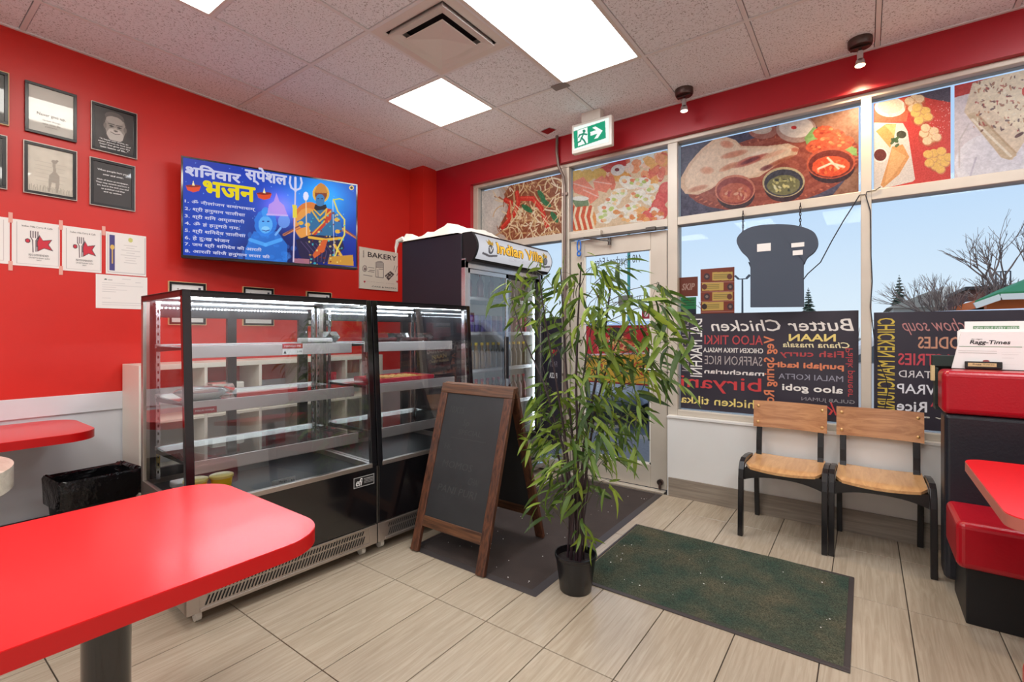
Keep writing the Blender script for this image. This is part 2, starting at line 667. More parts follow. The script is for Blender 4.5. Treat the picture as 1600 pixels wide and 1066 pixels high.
def copy_tree(o, parent=None):
    c = o.copy()
    COL.objects.link(c)
    if parent is not None:
        c.parent = parent
    for ch in list(o.children):
        copy_tree(ch, c)
    return c


# ------------------------------------------------------------------ planes, prints and lettering
class Plane:
    """flat surface: point O, unit axes A (across) and B (up), front normal N"""

    def __init__(self, O, A, B):
        self.O, self.A, self.B = Vector(O), Vector(A).normalized(), Vector(B).normalized()
        self.N = self.A.cross(self.B).normalized()

    def px(self, u, v):
        d = ray(u, v)
        t = (self.O - CAMP).dot(self.N) / d.dot(self.N)
        q = CAMP + d * t - self.O
        return q.dot(self.A), q.dot(self.B)

    def pt(self, a, b, n=0.0):
        return self.O + self.A * a + self.B * b + self.N * n


def zm(ou, ov, s):
    return lambda x, y: (ou + x / s, ov + y / s)


class Canvas:
    def __init__(self, plane, a0, a1, b0, b1, n, base=(255, 255, 255)):
        self.pl = plane
        self.a0, self.a1, self.b0, self.b1 = a0, a1, b0, b1
        self.w = n
        self.h = max(2, int(round(n * (b1 - b0) / (a1 - a0))))
        self.A, self.B = np.meshgrid(np.linspace(a0, a1, self.w + 1), np.linspace(b0, b1, self.h + 1))
        self.c = np.zeros((self.h + 1, self.w + 1, 3))
        self.c[:] = np.array(base) / 255.0
        self.rs = np.random.RandomState(3)

    def win(self, a0, a1, b0, b1):
        fx = self.w / (self.a1 - self.a0)
        fy = self.h / (self.b1 - self.b0)
        i0 = max(0, int((a0 - self.a0) * fx) - 1)
        i1 = min(self.w + 1, int((a1 - self.a0) * fx) + 3)
        j0 = max(0, int((b0 - self.b0) * fy) - 1)
        j1 = min(self.h + 1, int((b1 - self.b0) * fy) + 3)
        return slice(j0, max(j0, j1)), slice(i0, max(i0, i1))

    def mix(self, s, mask, col, alpha):
        m = (mask * alpha)[..., None]
        self.c[s] = self.c[s] * (1 - m) + np.array(col) / 255.0 * m

    def poly(self, pts, col, alpha=1.0):
        xs = [p[0] for p in pts]
        ys = [p[1] for p in pts]
        s = self.win(min(xs), max(xs), min(ys), max(ys))
        A, B = self.A[s], self.B[s]
        if A.size == 0:
            return self
        ins = np.zeros(A.shape, bool)
        n = len(pts)
        for i in range(n):
            x0, y0 = pts[i]
            x1, y1 = pts[(i + 1) % n]
            if y0 == y1:
                continue
            c = ((y0 > B) != (y1 > B)) & (A < (x1 - x0) * (B - y0) / (y1 - y0) + x0)
            ins ^= c
        self.mix(s, ins.astype(float), col, alpha)
        return self

    def line(self, pts, w, col, alpha=1.0):
        for (x0, y0), (x1, y1) in zip(pts[:-1], pts[1:]):
            s = self.win(min(x0, x1) - w, max(x0, x1) + w, min(y0, y1) - w, max(y0, y1) + w)
            A, B = self.A[s], self.B[s]
            if A.size == 0:
                continue
            dx, dy = x1 - x0, y1 - y0
            t = np.clip(((A - x0) * dx + (B - y0) * dy) / (dx * dx + dy * dy + 1e-12), 0, 1)
            d = np.hypot(A - x0 - t * dx, B - y0 - t * dy)
            px = (self.a1 - self.a0) / self.w
            self.mix(s, np.clip((w / 2 - d) / px + 0.5, 0, 1), col, alpha)
        return self

    # the same in photograph pixels through a zoom map z
    def P(self, z, pts, col, alpha=1.0):
        return self.poly([self.pl.px(*z(x, y)) for x, y in pts], col, alpha)

    def E(self, z, cx, cy, rx, ry, col, alpha=1.0, rot=0.0, n=28, j=0.0):
        c, s = math.cos(R(rot)), math.sin(R(rot))
        pts = []
        for i in range(n):
            a = 2 * math.pi * i / n
            k = 1 + j * self.rs.uniform(-1, 1)
            x, y = rx * k * math.cos(a), ry * k * math.sin(a)
            pts.append((cx + x * c - y * s, cy + x * s + y * c))
        return self.P(z, pts, col, alpha)

    def soft(self, z, cx, cy, rx, ry, col, alpha=1.0, rot=0.0):
        for k in (1.0, 0.85, 0.7, 0.55, 0.4):
            self.E(z, cx, cy, rx * k, ry * k, col, alpha * 0.32, rot)
        return self

    def L(self, z, pts, wpx, col, alpha=1.0):
        q = [self.pl.px(*z(x, y)) for x, y in pts]
        x0, y0 = pts[0]
        a = self.pl.px(*z(x0, y0))
        b = self.pl.px(*z(x0, y0 + wpx))
        return self.line(q, math.hypot(a[0] - b[0], a[1] - b[1]), col, alpha)

    def noise(self, n, amp, mask=None, tint=(1, 1, 1)):
        g = self.rs.uniform(-1, 1, (max(3, int(n * self.h / self.w) + 2), n + 2))
        yy = np.linspace(0, g.shape[0] - 1.001, self.h + 1)
        xx = np.linspace(0, g.shape[1] - 1.001, self.w + 1)
        yi, xi = yy.astype(int), xx.astype(int)
        fy, fx = (yy - yi)[:, None], (xx - xi)[None, :]
        v = (g[yi][:, xi] * (1 - fy) * (1 - fx) + g[yi + 1][:, xi] * fy * (1 - fx) + g[yi][:, xi + 1] * (1 - fy) * fx + g[yi + 1][:, xi + 1] * fy * fx)
        self.c = np.clip(self.c + (v * amp)[..., None] * np.array(tint), 0, 1)
        return self

    def build(self, name, m, parent=None, n=0.0, origin=None):
        w, h = self.w + 1, self.h + 1
        O = np.array(self.pl.O + self.pl.N * n)
        V = O + self.A[..., None] * np.array(self.pl.A) + self.B[..., None] * np.array(self.pl.B)
        me = bpy.data.meshes.new(name)
        me.vertices.add(w * h)
        me.vertices.foreach_set('co', V.reshape(-1))
        j, i = np.meshgrid(np.arange(self.h), np.arange(self.w), indexing='ij')
        a = (j * w + i).reshape(-1)
        q = np.stack([a, a + 1, a + 1 + w, a + w], 1).astype(np.int32)
        nf = len(q)
        me.loops.add(nf * 4)
        me.loops.foreach_set('vertex_index', q.reshape(-1))
        me.polygons.add(nf)
        me.polygons.foreach_set('loop_start', np.arange(nf) * 4)
        me.polygons.foreach_set('loop_total', np.full(nf, 4))
        me.update(calc_edges=True)
        at = me.color_attributes.new('ink', 'FLOAT_COLOR', 'POINT')
        c = np.clip(self.c, 0, 1)
        l = np.where(c <= 0.04045, c / 12.92, ((c + 0.055) / 1.055) ** 2.4)
        l = np.concatenate([l, np.ones((h, w, 1))], 2)
        at.data.foreach_set('color', l.reshape(-1))
        me.materials.append(M[m])
        return link_mesh(name, me, parent, origin)


_tc = {}


def text_geo(body, bold=0.0):
    k = (body, bold)
    if k not in _tc:
        c = bpy.data.curves.new('lettering', 'FONT')
        c.body = body
        c.resolution_u = 2
        c.offset = bold
        o = bpy.data.objects.new('lettering', c)
        me = bpy.data.meshes.new_from_object(o)
        v = np.empty(len(me.vertices) * 3)
        me.vertices.foreach_get('co', v)
        v = v.reshape(-1, 3)[:, :2]
        f = [tuple(p.vertices) for p in me.polygons]
        bpy.data.objects.remove(o)
        bpy.data.curves.remove(c)
        bpy.data.meshes.remove(me)
        mn, mx = v.min(0), v.max(0)
        _tc[k] = ((v - mn) / (mx - mn), f)
    return _tc[k]


def letter(mb, body, pl, a0, a1, b0, b1, mirror=False, rot=0, shear=0.0, bold=0.0, n=0.0012, fat=0.0):
    """lettering that fills the rectangle a0..a1 x b0..b1 of the plane"""
    v, f = text_geo(body, bold)
    x, y = v[:, 0].copy(), v[:, 1].copy()
    if shear:
        k = shear * abs((b1 - b0) / (a1 - a0))
        x = (x + k * y) / (1 + k)
    if rot == 90:
        x, y = 1 - y, x
    elif rot == -90:
        x, y = y, 1 - x
    if mirror:
        x = 1 - x
    offs = [(0, 0)] if not fat else [(math.cos(t) * fat, math.sin(t) * fat) for t in [i * 1.0472 for i in range(6)]] + [(0, 0)]
    for io, (da, db) in enumerate(offs):
        mb.add([pl.pt(a0 + (a1 - a0) * p + da, b0 + (b1 - b0) * q + db, n + io * 8e-5) for p, q in zip(x, y)], f)


def letter_px(mb, body, pl, z, x0, y0, x1, y1, **k):
    a0, b1 = pl.px(*z(x0, y0))
    a1, b0 = pl.px(*z(x1, y1))
    letter(mb, body, pl, a0, a1, b0, b1, **k)


# ================================================================== ROOM SHELL
LX, WY, ZC = -4.04, 3.80, 3.076
RX, BY = 2.6, -2.6
T = 0.3048
struct = lambda o: setp(o, kind='structure')

fl = MB().box(LX - 0.1, RX + 0.1, BY - 0.1, 4.0, -0.12, -0.006).build('floor', 'grout')
struct(fl)
gx, gy = -1.9723, 1.6618
tile_meshes = {}


def tile(parent, x0, x1, y0, y1, z0, z1, m, bev, name):
    k = (round(x1 - x0, 3), round(y1 - y0, 3), m)
    if k not in tile_meshes:
        b = MB()
        w, d = (x1 - x0) / 2, (y1 - y0) / 2
        e = bev
        hz = z1 - z0
        lo = [(-w, -d, 0), (w, -d, 0), (w, d, 0), (-w, d, 0)]
        if hz > 0:
            up = [(-w, -d, hz - e), (w, -d, hz - e), (w, d, hz - e), (-w, d, hz - e), (-w + e, -d + e, hz), (w - e, -d + e, hz), (w - e, d - e, hz), (-w + e, d - e, hz)]
        b.add(lo + up, [(0, 1, 5, 4), (1, 2, 6, 5), (2, 3, 7, 6), (3, 0, 4, 7), (4, 5, 9, 8), (5, 6, 10, 9), (6, 7, 11, 10), (7, 4, 8, 11), (8, 9, 10, 11)])
        me = bpy.data.meshes.new(name)
        me.from_pydata(b.v, [], b.f)
        me.materials.append(M[m])
        tile_meshes[k] = me
    o = bpy.data.objects.new(name, tile_meshes[k])
    COL.objects.link(o)
    o.parent = parent
    o.location = ((x0 + x1) / 2, (y0 + y1) / 2, z0)
    return o


for i in range(-7, 16):
    for j in range(-7, 4):
        x0, x1 = gx + i * T, gx + (i + 1) * T
        y0, y1 = gy + j * 2 * T, gy + (j + 1) * 2 * T
        x0, x1, y0, y1 = max(x0, LX), min(x1, RX), max(y0, BY), min(y1, WY)
        if x1 - x0 > 0.02 and y1 - y0 > 0.02:
            g = 0.0022
            tile(fl, x0 + g, x1 - g, y0 + g, y1 - g, -0.006, 0.0, 'ftile', 0.0008, 'tile')

# ceiling: deck, T-bar grid, lay-in tiles
ce = MB().box(LX - 0.1, RX + 0.1, BY - 0.1, 4.0, ZC + 0.12, ZC + 0.2).build('ceiling', 'vent_dark')
struct(ce)
cx0, cy0, TC = -3.5955, 1.8021, 0.6096
xs = [cx0 + TC * i for i in range(-1, 12)]
grid = MB()
for x in xs:
    if LX < x < RX:
        grid.box(x - 0.012, x + 0.012, BY, WY, ZC - 0.004, ZC + 0.03)
for j in range(-4, 3):
    y = cy0 + 2 * TC * j
    if BY < y < WY:
        grid.box(LX, RX, y - 0.012, y + 0.012, ZC - 0.0035, ZC + 0.03)
half = [(3, -2, 0.5), (1, 0, 0.5), (2, 0, 0.5), (1, -1, 0.5), (5, -1, 0.5)]
for (c, r, h) in half:
    y = cy0 + 2 * TC * (r + h)
    grid.box(cx0 + c * TC, cx0 + (c + 1) * TC, y - 0.012, y + 0.012, ZC - 0.003, ZC + 0.03)
grid.box(LX, LX + 0.02, BY, WY, ZC - 0.006, ZC + 0.03)
grid.box(LX, RX, WY - 0.02, WY, ZC - 0.006, ZC + 0.03)
setp(grid.build('ceiling_grid', 'grid', ce))
# (column, row, from, to) of the light panels in units of one 2x4 bay
panels = [(1, 0, 0.5, 1.0, 'panel'), (3, 0, 0, 1.0, 'panel_cool'), (1, -1, 0.0, 0.5, 'panel'), (3, -3, 0, 1.0, 'panel_cool'), (7, 0, 0, 1.0, 'panel_cool'), (5, -1, 0.0, 0.5, 'panel'), (7, -2, 0, 1.0, 'panel_cool'), (1, -3, 0, 0.5, 'panel'), (5, -3, 0, 1.0, 'panel_cool'), (3, -2, .5, 1.0, 'panel')]  # all after the third are unseen panels, added to brighten room and ceiling
vents = [(2, 0, 0.0, 0.5)]
taken = {}
for c, r, f0, f1, *_ in panels + vents:
    taken.setdefault((c, r), []).append((f0, f1))
for i in range(-1, 12):
    for j in range(-4, 2):
        x0, x1 = max(xs[i + 1], LX), min(xs[i + 1] + TC, RX)
        if x1 - x0 < 0.03:
            continue
        segs = [(0, 1)]
        if (i, j) in taken or (i, j, 0.5) in half:
            segs = [(0, .5), (.5, 1)]
            segs = [s for s in segs if not any(a <= s[0] and s[1] <= b for a, b in taken.get((i, j), []))]
        for a, b in segs:
            y0, y1 = max(cy0 + 2 * TC * (j + a), BY), min(cy0 + 2 * TC * (j + b), WY)
            if y1 - y0 > 0.03:
                o = tile(ce, x0 + 0.0155, x1 - 0.0155, y0 + 0.0155, y1 - 0.0155, 0, 0.012, 'ctile', 0.002, 'ceiling_tile')
                o.rotation_euler = (math.pi, 0, 0)
                o.location.z = ZC + 0.012

# walls
struct(MB().box(LX - 0.12, LX, BY, 4.0, 0.0, ZC + 0.12).build('wall_left', 'red_wall'))
struct(MB().box(RX, RX + 0.12, BY, 4.0, 0.0, ZC + 0.12).build('wall_right', 'white_wall'))
struct(MB().box(LX - 0.1, RX + 0.1, BY - 0.12, BY, 0.0, ZC + 0.12).build('wall_back', 'white_wall'))
wf = MB()
wf.mi = 0
wf.box(LX, -3.325, WY, 4.0, 0, ZC + 0.12)           # pier beside the windows
wf.box(-3.325, RX, WY, 4.0, 2.83, ZC + 0.12)        # fascia over the windows
wf.mi = 1
wf.box(-1.262, RX, WY, 4.0, 0.0, 0.615)             # knee wall
wf.box(-1.262, RX, WY - 0.012, 3.9, 0.615, 0.63)    # sill board
struct(wf.build('wall_front', ['fascia_light_cast', 'white_wall']))
struct(MB().box(LX, -3.82, 3.60, WY, 0, ZC).build('column', 'red_wall'))
struct(MB().box(-1.25, RX, WY - 0.012, WY, 0.0, 0.146).build('baseboard_front', 'baseboard', bevel=0.002))
struct(MB().box(LX, LX + 0.014, BY, 3.6, 0.0, 0.165).build('baseboard_left', 'dark_base', bevel=0.003))
wl = MB()
wl.box(LX, LX + 0.006, BY, 3.6, 0.165, 0.80)
wl.box(LX, LX + 0.02, BY, 3.6, 0.775, 0.893)
struct(wl.build('trim_left', 'wains', bevel=0.003))

# ================================================================== STOREFRONT
GY = 3.90
FY0, FY1 = 3.845, 3.955
fr = MB()
HEAD, TR0, TR1, SILL = 2.795, 2.135, 2.20, 0.675
verts_x = [(-3.325, -3.262), (-2.253, -2.175), (-1.275, -1.197), (-0.022, 0.034), (1.22, 1.276), (2.45, 2.51)]
fr.box(-3.325, RX, FY0, FY1, HEAD, 2.83)
for i, (a, b) in enumerate(verts_x):
    z0 = 0.0 if i < 3 else 0.63
    fr.box(a, b, FY0, FY1, z0, HEAD)
for a, b in zip(verts_x[:-1], verts_x[1:]):
    fr.box(a[1], b[0], FY0, FY1, TR0, TR1)
for a, b in zip(verts_x[2:-1], verts_x[3:]):
    fr.box(a[1], b[0], FY0, FY1, 0.63, SILL)
fr.box(verts_x[0][1], verts_x[1][0], FY0, FY1, 0.0, 0.10)
win = struct(fr.build('window_frame', 'alum', bevel=0.004))
panes = []
for i, (a, b) in enumerate(zip(verts_x[:-1], verts_x[1:])):
    g = MB().box(a[1], b[0], GY, GY + 0.006, TR1, HEAD)
    struct(g.build('window_%d' % (i + 1), 'glass'))
    if i != 1:
        z0 = 0.10 if i == 0 else SILL
        g = MB().box(a[1], b[0], GY, GY + 0.006, z0, TR0)
        struct(g.build('window_%d' % (i + 6), 'glass'))

# printed food pictures stuck in the upper lights
PW = Plane((0, GY - 0.006, 0), (1, 0, 0), (0, 0, 1))


def pic_canvas(i, n, base, xa=None, xb=None):
    a, b = verts_x[i][1] + 0.012, verts_x[i + 1][0] - 0.012
    if xa is not None:
        a = xa
    if xb is not None:
        b = xb
    return Canvas(PW, a, b, TR1 + 0.003, HEAD - 0.03, n, base)


rs = random.Random(11)
# 1: noodles with red peppers
c = pic_canvas(0, 300, (196, 176, 160))
z = zm(720, 200, 4.444)
c.soft(z, 200, 560, 110, 200, (224, 216, 204), 1.4).noise(14, 0.05)
for _ in range(12):
    c.E(z, rs.uniform(110, 330), rs.uniform(400, 700), rs.uniform(20, 50), rs.uniform(14, 40), (228, 218, 204), 0.5, rs.uniform(0, 180))
c.P(z, [(300, 460), (360, 380), (700, 310), (700, 780), (330, 780), (260, 700), (330, 560)], (150, 84, 56))
for _ in range(170):
    x, y = rs.uniform(290, 700), rs.uniform(330, 780)
    a, l, k = rs.uniform(0, 6.28), rs.uniform(50, 130), rs.uniform(-1.2, 1.2)
    pts = [(x + math.cos(a + k * t) * l * t, y + math.sin(a + k * t) * l * t) for t in (0, .25, .5, .75, 1)]
    c.L(z, pts, rs.uniform(6, 10), rs.choice([(238, 214, 172), (222, 186, 136), (206, 158, 108), (246, 228, 196), (170, 110, 80)]), 0.95)
for x, y in ((560, 470), (460, 560), (590, 520), (650, 620)):
    c.E(z, x, y, 45, 18, (44, 118, 74), 0.9, rs.uniform(-20, 60))
for pts in ([(390, 450), (400, 520), (370, 600), (290, 690)], [(420, 490), (500, 490), (560, 560), (600, 680)], [(310, 500), (350, 520), (330, 610)]):
    c.L(z, pts, 34, (214, 52, 40), 0.95)
    c.L(z, [(x - 4, y - 6) for x, y in pts], 10, (232, 92, 70), 0.8)
for _ in range(40):
    x, y = rs.uniform(330, 700), rs.uniform(560, 780)
    a, l = rs.uniform(-2.4, -0.6), rs.uniform(40, 100)
    c.L(z, [(x, y), (x + l * math.cos(a), y + l * math.sin(a))], 7, rs.choice([(240, 218, 178), (226, 190, 140)]), 0.95)
PIC = []
c.noise(150, .045).noise(70, .035)
o = c.build('food_picture', 'print_win', origin=(-2.75, GY - 0.006, 2.5))
setp(o, 'printed picture of noodles with red peppers in the window over the fridge', 'window poster', 'food pictures in the upper windows')
# 2: sushi rolls
c = pic_canvas(1, 300, (226, 196, 160))
c.P(z, [(760, 270), (1440, 130), (1440, 230), (760, 350)], (226, 224, 214))
for _ in range(46):
    c.E(z, rs.uniform(980, 1430), rs.uniform(190, 420), rs.uniform(26, 60), rs.uniform(20, 44), rs.choice([(222, 108, 84), (236, 150, 104), (244, 200, 170), (216, 84, 66), (246, 224, 206), (232, 170, 92)]), 0.85, rs.uniform(0, 180), j=.1)
c.P(z, [(960, 280), (1140, 200), (1150, 260), (1020, 310)], (206, 66, 66), .9)
c.E(z, 1090, 292, 50, 38, (236, 230, 222), 1, -20); c.E(z, 1085, 290, 16, 12, (120, 50, 60))
for x, y in ((800, 330), (880, 330), (960, 320)):
    c.E(z, x, y, 50, 42, (228, 186, 88), .9, j=.08)
for pts in ([(765, 380), (850, 340), (930, 430), (880, 480), (790, 450)], [(920, 370), (980, 330), (1045, 390), (1010, 450), (930, 430)], [(850, 430), (950, 430), (960, 480), (900, 530)]):
    c.P(z, pts, (234, 134, 108)); c.L(z, [pts[0], pts[2]], 8, (246, 196, 180), .9)
for x, y, r in ((1100, 455, 60), (1165, 380, 70), (1060, 505, 66), (1030, 575, 80), (1230, 470, 60), (1190, 560, 70), (990, 625, 62), (1260, 380, 60), (1190, 620, 60), (1330, 420, 50), (1310, 500, 60)):
    c.E(z, x, y, r, r * .62, (240, 232, 216), 1, rs.uniform(-30, 30), j=.07)
    for _ in range(5):
        c.E(z, x + rs.uniform(-r * .6, r * .6), y + rs.uniform(-r * .35, r * .35), 16, 12, rs.choice([(176, 196, 92), (190, 206, 110), (222, 124, 84), (240, 204, 150), (200, 214, 140)]), .85)
for x, y in ((1400, 480), (1370, 540), (1330, 600), (1420, 430), (1300, 620), (1390, 590)):
    c.E(z, x, y, 46, 58, (220, 86, 82), .95, 25); c.E(z, x - 8, y - 10, 24, 34, (232, 120, 108), .6, 25)
c.E(z, 850, 640, 92, 100, (228, 150, 84)); 
for x in (790, 830, 870, 910):
    c.L(z, [(x - 10, 550), (x - 26, 610), (x, 700)], 26, (214, 92, 60)); c.L(z, [(x + 8, 556), (x - 4, 620), (x + 16, 700)], 18, (246, 226, 190))
c.P(z, [(760, 480), (880, 480), (890, 540), (800, 550)], (96, 130, 92), .8); c.E(z, 830, 490, 60, 16, (240, 236, 226))
for _ in range(30):
    c.E(z, rs.uniform(1060, 1400), rs.uniform(560, 660), rs.uniform(14, 34), rs.uniform(10, 24), rs.choice([(238, 180, 112), (246, 226, 206), (226, 140, 80), (246, 240, 226)]), .85, j=.1)
c.noise(150, .045).noise(70, .035)
o = c.build('food_picture', 'print_win', origin=(-1.72, GY - 0.006, 2.5))
setp(o, 'printed picture of sushi rolls and orange slices over the door', 'window poster', 'food pictures in the upper windows')
# 3: naan and curry bowls
z = zm(1040, 120, 3.553)
c = pic_canvas(2, 420, (74, 70, 92))
c.P(z, [(760, 180), (1080, 140), (1080, 660), (900, 690), (1040, 520)], (150, 104, 82))
c.noise(30, 0.03)
c.E(z, 600, 520, 500, 200, (150, 72, 56), 1, -12)
for k in range(10):
    c.E(z, 600, 520, 495 - k * 50, 196 - k * 20, (176, 92, 70) if k % 2 else (138, 62, 50), .6, -12, 40)
for k in range(60):
    a = k / 60 * 6.28
    x, y = 600 + 480 * math.cos(a), 520 + 186 * math.sin(a)
    x, y = 600 + (x - 600) * .978 + (y - 520) * .207, 520 - (x - 600) * .207 + (y - 520) * .978
    c.L(z, [(x, y), (x * .96 + 24, y * .96 + 21)], 7, (206, 116, 84), .8)
nan = [(85, 560), (130, 480), (200, 400), (270, 345), (330, 332), (390, 352), (420, 385), (560, 385), (680, 370), (740, 395), (730, 430), (600, 500), (520, 555), (300, 590), (250, 625), (180, 655), (110, 650), (80, 610)]
c.P(z, nan, (228, 190, 156))
c.P(z, [(x * .9 + 34, y * .9 + 48) for x, y in nan], (238, 208, 178), .8)
c.noise(60, .02)
for x, y, rx, ry, rt, col in ((340, 375, 40, 22, 10, (214, 136, 104)), (470, 465, 110, 22, -20, (178, 74, 60)), (470, 465, 60, 12, -22, (112, 44, 52)), (380, 430, 80, 18, -14, (206, 128, 96)), (350, 500, 60, 16, -25, (206, 134, 100)), (640, 470, 90, 16, -22, (170, 88, 60)), (560, 505, 40, 14, -20, (120, 58, 60)), (720, 405, 24, 14, 0, (196, 106, 80)), (230, 520, 40, 22, 0, (224, 156, 120)), (180, 620, 60, 16, -15, (206, 140, 110)), (600, 430, 80, 14, -20, (232, 178, 146)), (530, 420, 90, 12, -15, (246, 222, 198))):
    c.soft(z, x, y, rx, ry, col, 1.3, rt)
def bowl(cx, cy, rx, ry, rim, inn, food, specks, rt=-4):
    c.E(z, cx + 4, cy + 26, rx * .95, ry, (60, 36, 44), 1, rt)
    c.E(z, cx, cy, rx, ry, rim, 1, rt); c.E(z, cx, cy + 4, rx * .92, ry * .9, inn, 1, rt); c.E(z, cx, cy + ry * .2, rx * .78, ry * .66, food, 1, rt, j=.03)
    for _ in range(26):
        c.E(z, cx + rs.uniform(-.55, .55) * rx, cy + ry * .2 + rs.uniform(-.4, .4) * ry, rs.uniform(6, 16), rs.uniform(4, 9), rs.choice(specks), .8, rs.uniform(0, 180))
bowl(385, 628, 112, 84, (206, 126, 100), (150, 62, 56), (190, 96, 72), [(214, 140, 110), (170, 66, 66), (222, 170, 140), (200, 110, 76)])
bowl(655, 585, 118, 84, (196, 176, 136), (60, 58, 70), (120, 116, 78), [(222, 210, 140), (60, 64, 60), (170, 164, 110), (232, 226, 186)])
c.E(z, 540, 300, 80, 46, (170, 110, 96)); c.E(z, 530, 290, 60, 28, (206, 186, 170)); c.L(z, [(480, 280), (580, 275)], 8, (100, 80, 80))
c.E(z, 725, 290, 112, 76, (186, 150, 136)); c.E(z, 725, 280, 96, 58, (228, 212, 198)); c.E(z, 712, 282, 16, 10, (206, 50, 50))
c.P(z, [(770, 340), (820, 280), (880, 300), (1060, 400), (1064, 440), (960, 420), (800, 420)], (140, 176, 104))
for x, y in ((880, 310), (940, 330), (840, 385), (920, 380), (985, 365), (900, 350)):
    c.E(z, x, y, 62, 38, (206, 88, 56), 1, -10, j=.08)
    for _ in range(7):
        c.E(z, x + rs.uniform(-40, 40), y + rs.uniform(-22, 22), 12, 7, rs.choice([(232, 120, 72), (166, 58, 40), (240, 150, 96)]), .8, j=.2)
bowl(918, 480, 136, 86, (196, 90, 62), (120, 44, 34), (224, 84, 46), [(240, 128, 70), (206, 60, 34), (246, 164, 110)])
c.L(z, [(850, 510), (920, 480), (990, 500)], 12, (246, 214, 186)); c.L(z, [(900, 450), (960, 510)], 10, (246, 214, 186))
c.noise(150, .045).noise(70, .035)
o = c.build('food_picture', 'print_win', origin=(-.6, GY - 0.006, 2.5))
setp(o, 'printed picture of naan bread and curry bowls above the hanging dark sign', 'window poster', 'food pictures in the upper windows')
# 4: samosas and sweets
z = zm(1360, 100, 5.33)
X4 = PW.px(*z(668, 500))[0]
X5 = PW.px(*z(700, 500))[0]
c = pic_canvas(3, 260, (206, 66, 58), xb=X4)
c.P(z, [(20, 320), (340, 280), (300, 480), (20, 490)], (226, 106, 76))
c.P(z, [(230, 280), (668, 160), (668, 320), (500, 290), (380, 260)], (84, 74, 90))
c.P(z, [(20, 488), (270, 492), (310, 560), (372, 960), (350, 980), (20, 1060)], (226, 214, 204))
c.E(z, 165, 360, 130, 82, (238, 228, 210)); c.E(z, 165, 350, 104, 62, (224, 212, 188)); c.L(z, [(110, 330), (170, 430)], 20, (236, 222, 190))
c.P(z, [(45, 560), (130, 500), (215, 500), (200, 600), (165, 700)], (226, 160, 96)); c.P(z, [(120, 510), (215, 500), (200, 600)], (240, 188, 124))
c.P(z, [(180, 690), (270, 670), (325, 775), (240, 920), (110, 1030), (85, 1010), (150, 800)], (222, 158, 98)); c.P(z, [(180, 700), (300, 770), (180, 940), (120, 1000)], (234, 178, 120))
c.E(z, 80, 760, 68, 62, (240, 232, 224)); c.E(z, 82, 758, 52, 50, (110, 48, 42)); c.E(z, 258, 590, 56, 42, (232, 226, 214)); c.E(z, 258, 588, 42, 32, (74, 74, 56))
for _ in range(8):
    c.E(z, rs.uniform(150, 230), rs.uniform(600, 680), 22, 12, (70, 96, 60), .9, rs.uniform(0, 180))
for cx, cy, n, col in ((370, 320, 7, (236, 206, 168)), (420, 420, 9, (238, 196, 112)), (490, 590, 9, (238, 208, 168)), (560, 800, 14, (236, 190, 104))):
    c.E(z, cx, cy + 20, 92, 84, (176, 90, 60), .5)
    for k in range(n):
        a = k * 2.4
        r = 16 + 8 * k ** .9
        c.E(z, cx + r * math.cos(a), cy + r * math.sin(a), 44, 38, (206, 150, 104), .7, j=.04); c.E(z, cx + r * math.cos(a) - 3, cy + r * math.sin(a) - 4, 38, 32, col, 1, j=.04)
for _ in range(50):
    c.E(z, rs.uniform(470, 660), rs.uniform(300, 620), 4, 4, (240, 190, 180), .8)
c.noise(150, .045).noise(70, .035)
o = c.build('food_picture', 'print_win', origin=(.3, GY - 0.006, 2.5))
setp(o, 'printed picture of samosas and round sweets on a red cloth', 'window poster', 'food pictures in the upper windows')
# 5: cake slice
c = pic_canvas(3, 320, (220, 210, 214), xa=X5)
c.P(z, [(690, 150), (1290, 0), (1290, 120), (700, 280)], (196, 50, 46)); c.soft(z, 1050, 110, 130, 60, (230, 150, 80), 1.3)
c.E(z, 1000, 820, 300, 240, (232, 230, 236), .8, -10); c.E(z, 1020, 800, 250, 190, (222, 218, 226), .7, -10)
c.P(z, [(780, 400), (850, 160), (1300, 30), (1300, 620), (1180, 800), (1090, 780)], (226, 206, 180))
c.P(z, [(800, 420), (870, 400), (1220, 760), (1160, 800), (1090, 780)], (206, 182, 150)); c.L(z, [(850, 460), (1170, 770)], 16, (238, 226, 206)); c.L(z, [(900, 430), (1210, 740)], 12, (190, 160, 126))
c.P(z, [(860, 170), (1300, 20), (1300, 600), (1140, 480), (900, 300)], (238, 222, 192), .9)
c.noise(40, .03)
for _ in range(120):
    c.E(z, rs.uniform(860, 1290), rs.uniform(90, 560), rs.uniform(5, 22), rs.uniform(4, 10), rs.choice([(110, 66, 54), (150, 96, 70), (196, 140, 100), (246, 236, 214), (80, 52, 56), (170, 60, 50)]), .8, rs.uniform(0, 180), j=.15)
c.E(z, 1240, 590, 44, 14, (96, 58, 56), 1, -30); c.E(z, 1290, 230, 30, 40, (214, 50, 44))
c.L(z, [(880, 780), (830, 940)], 12, (196, 190, 204)); c.L(z, [(820, 500), (740, 640), (740, 860)], 10, (206, 196, 196))
c.noise(150, .045).noise(70, .035)
o = c.build('food_picture', 'print_win', origin=(.9, GY - 0.006, 2.5))
setp(o, 'printed picture of a cream cake slice at the far end of the window row', 'window poster', 'food pictures in the upper windows')

# ---------------------------------------------------------------- dark word films on the lower lights (read from outside, so mirrored)
PF = Plane((0, GY - 0.004, 0), (1, 0, 0), (0, 0, 1))
INK = {}


def ink(col):
    k = 'film_%d_%d_%d' % col
    if k not in M:
        M[k] = mat(k, col, 0.55)
    return k


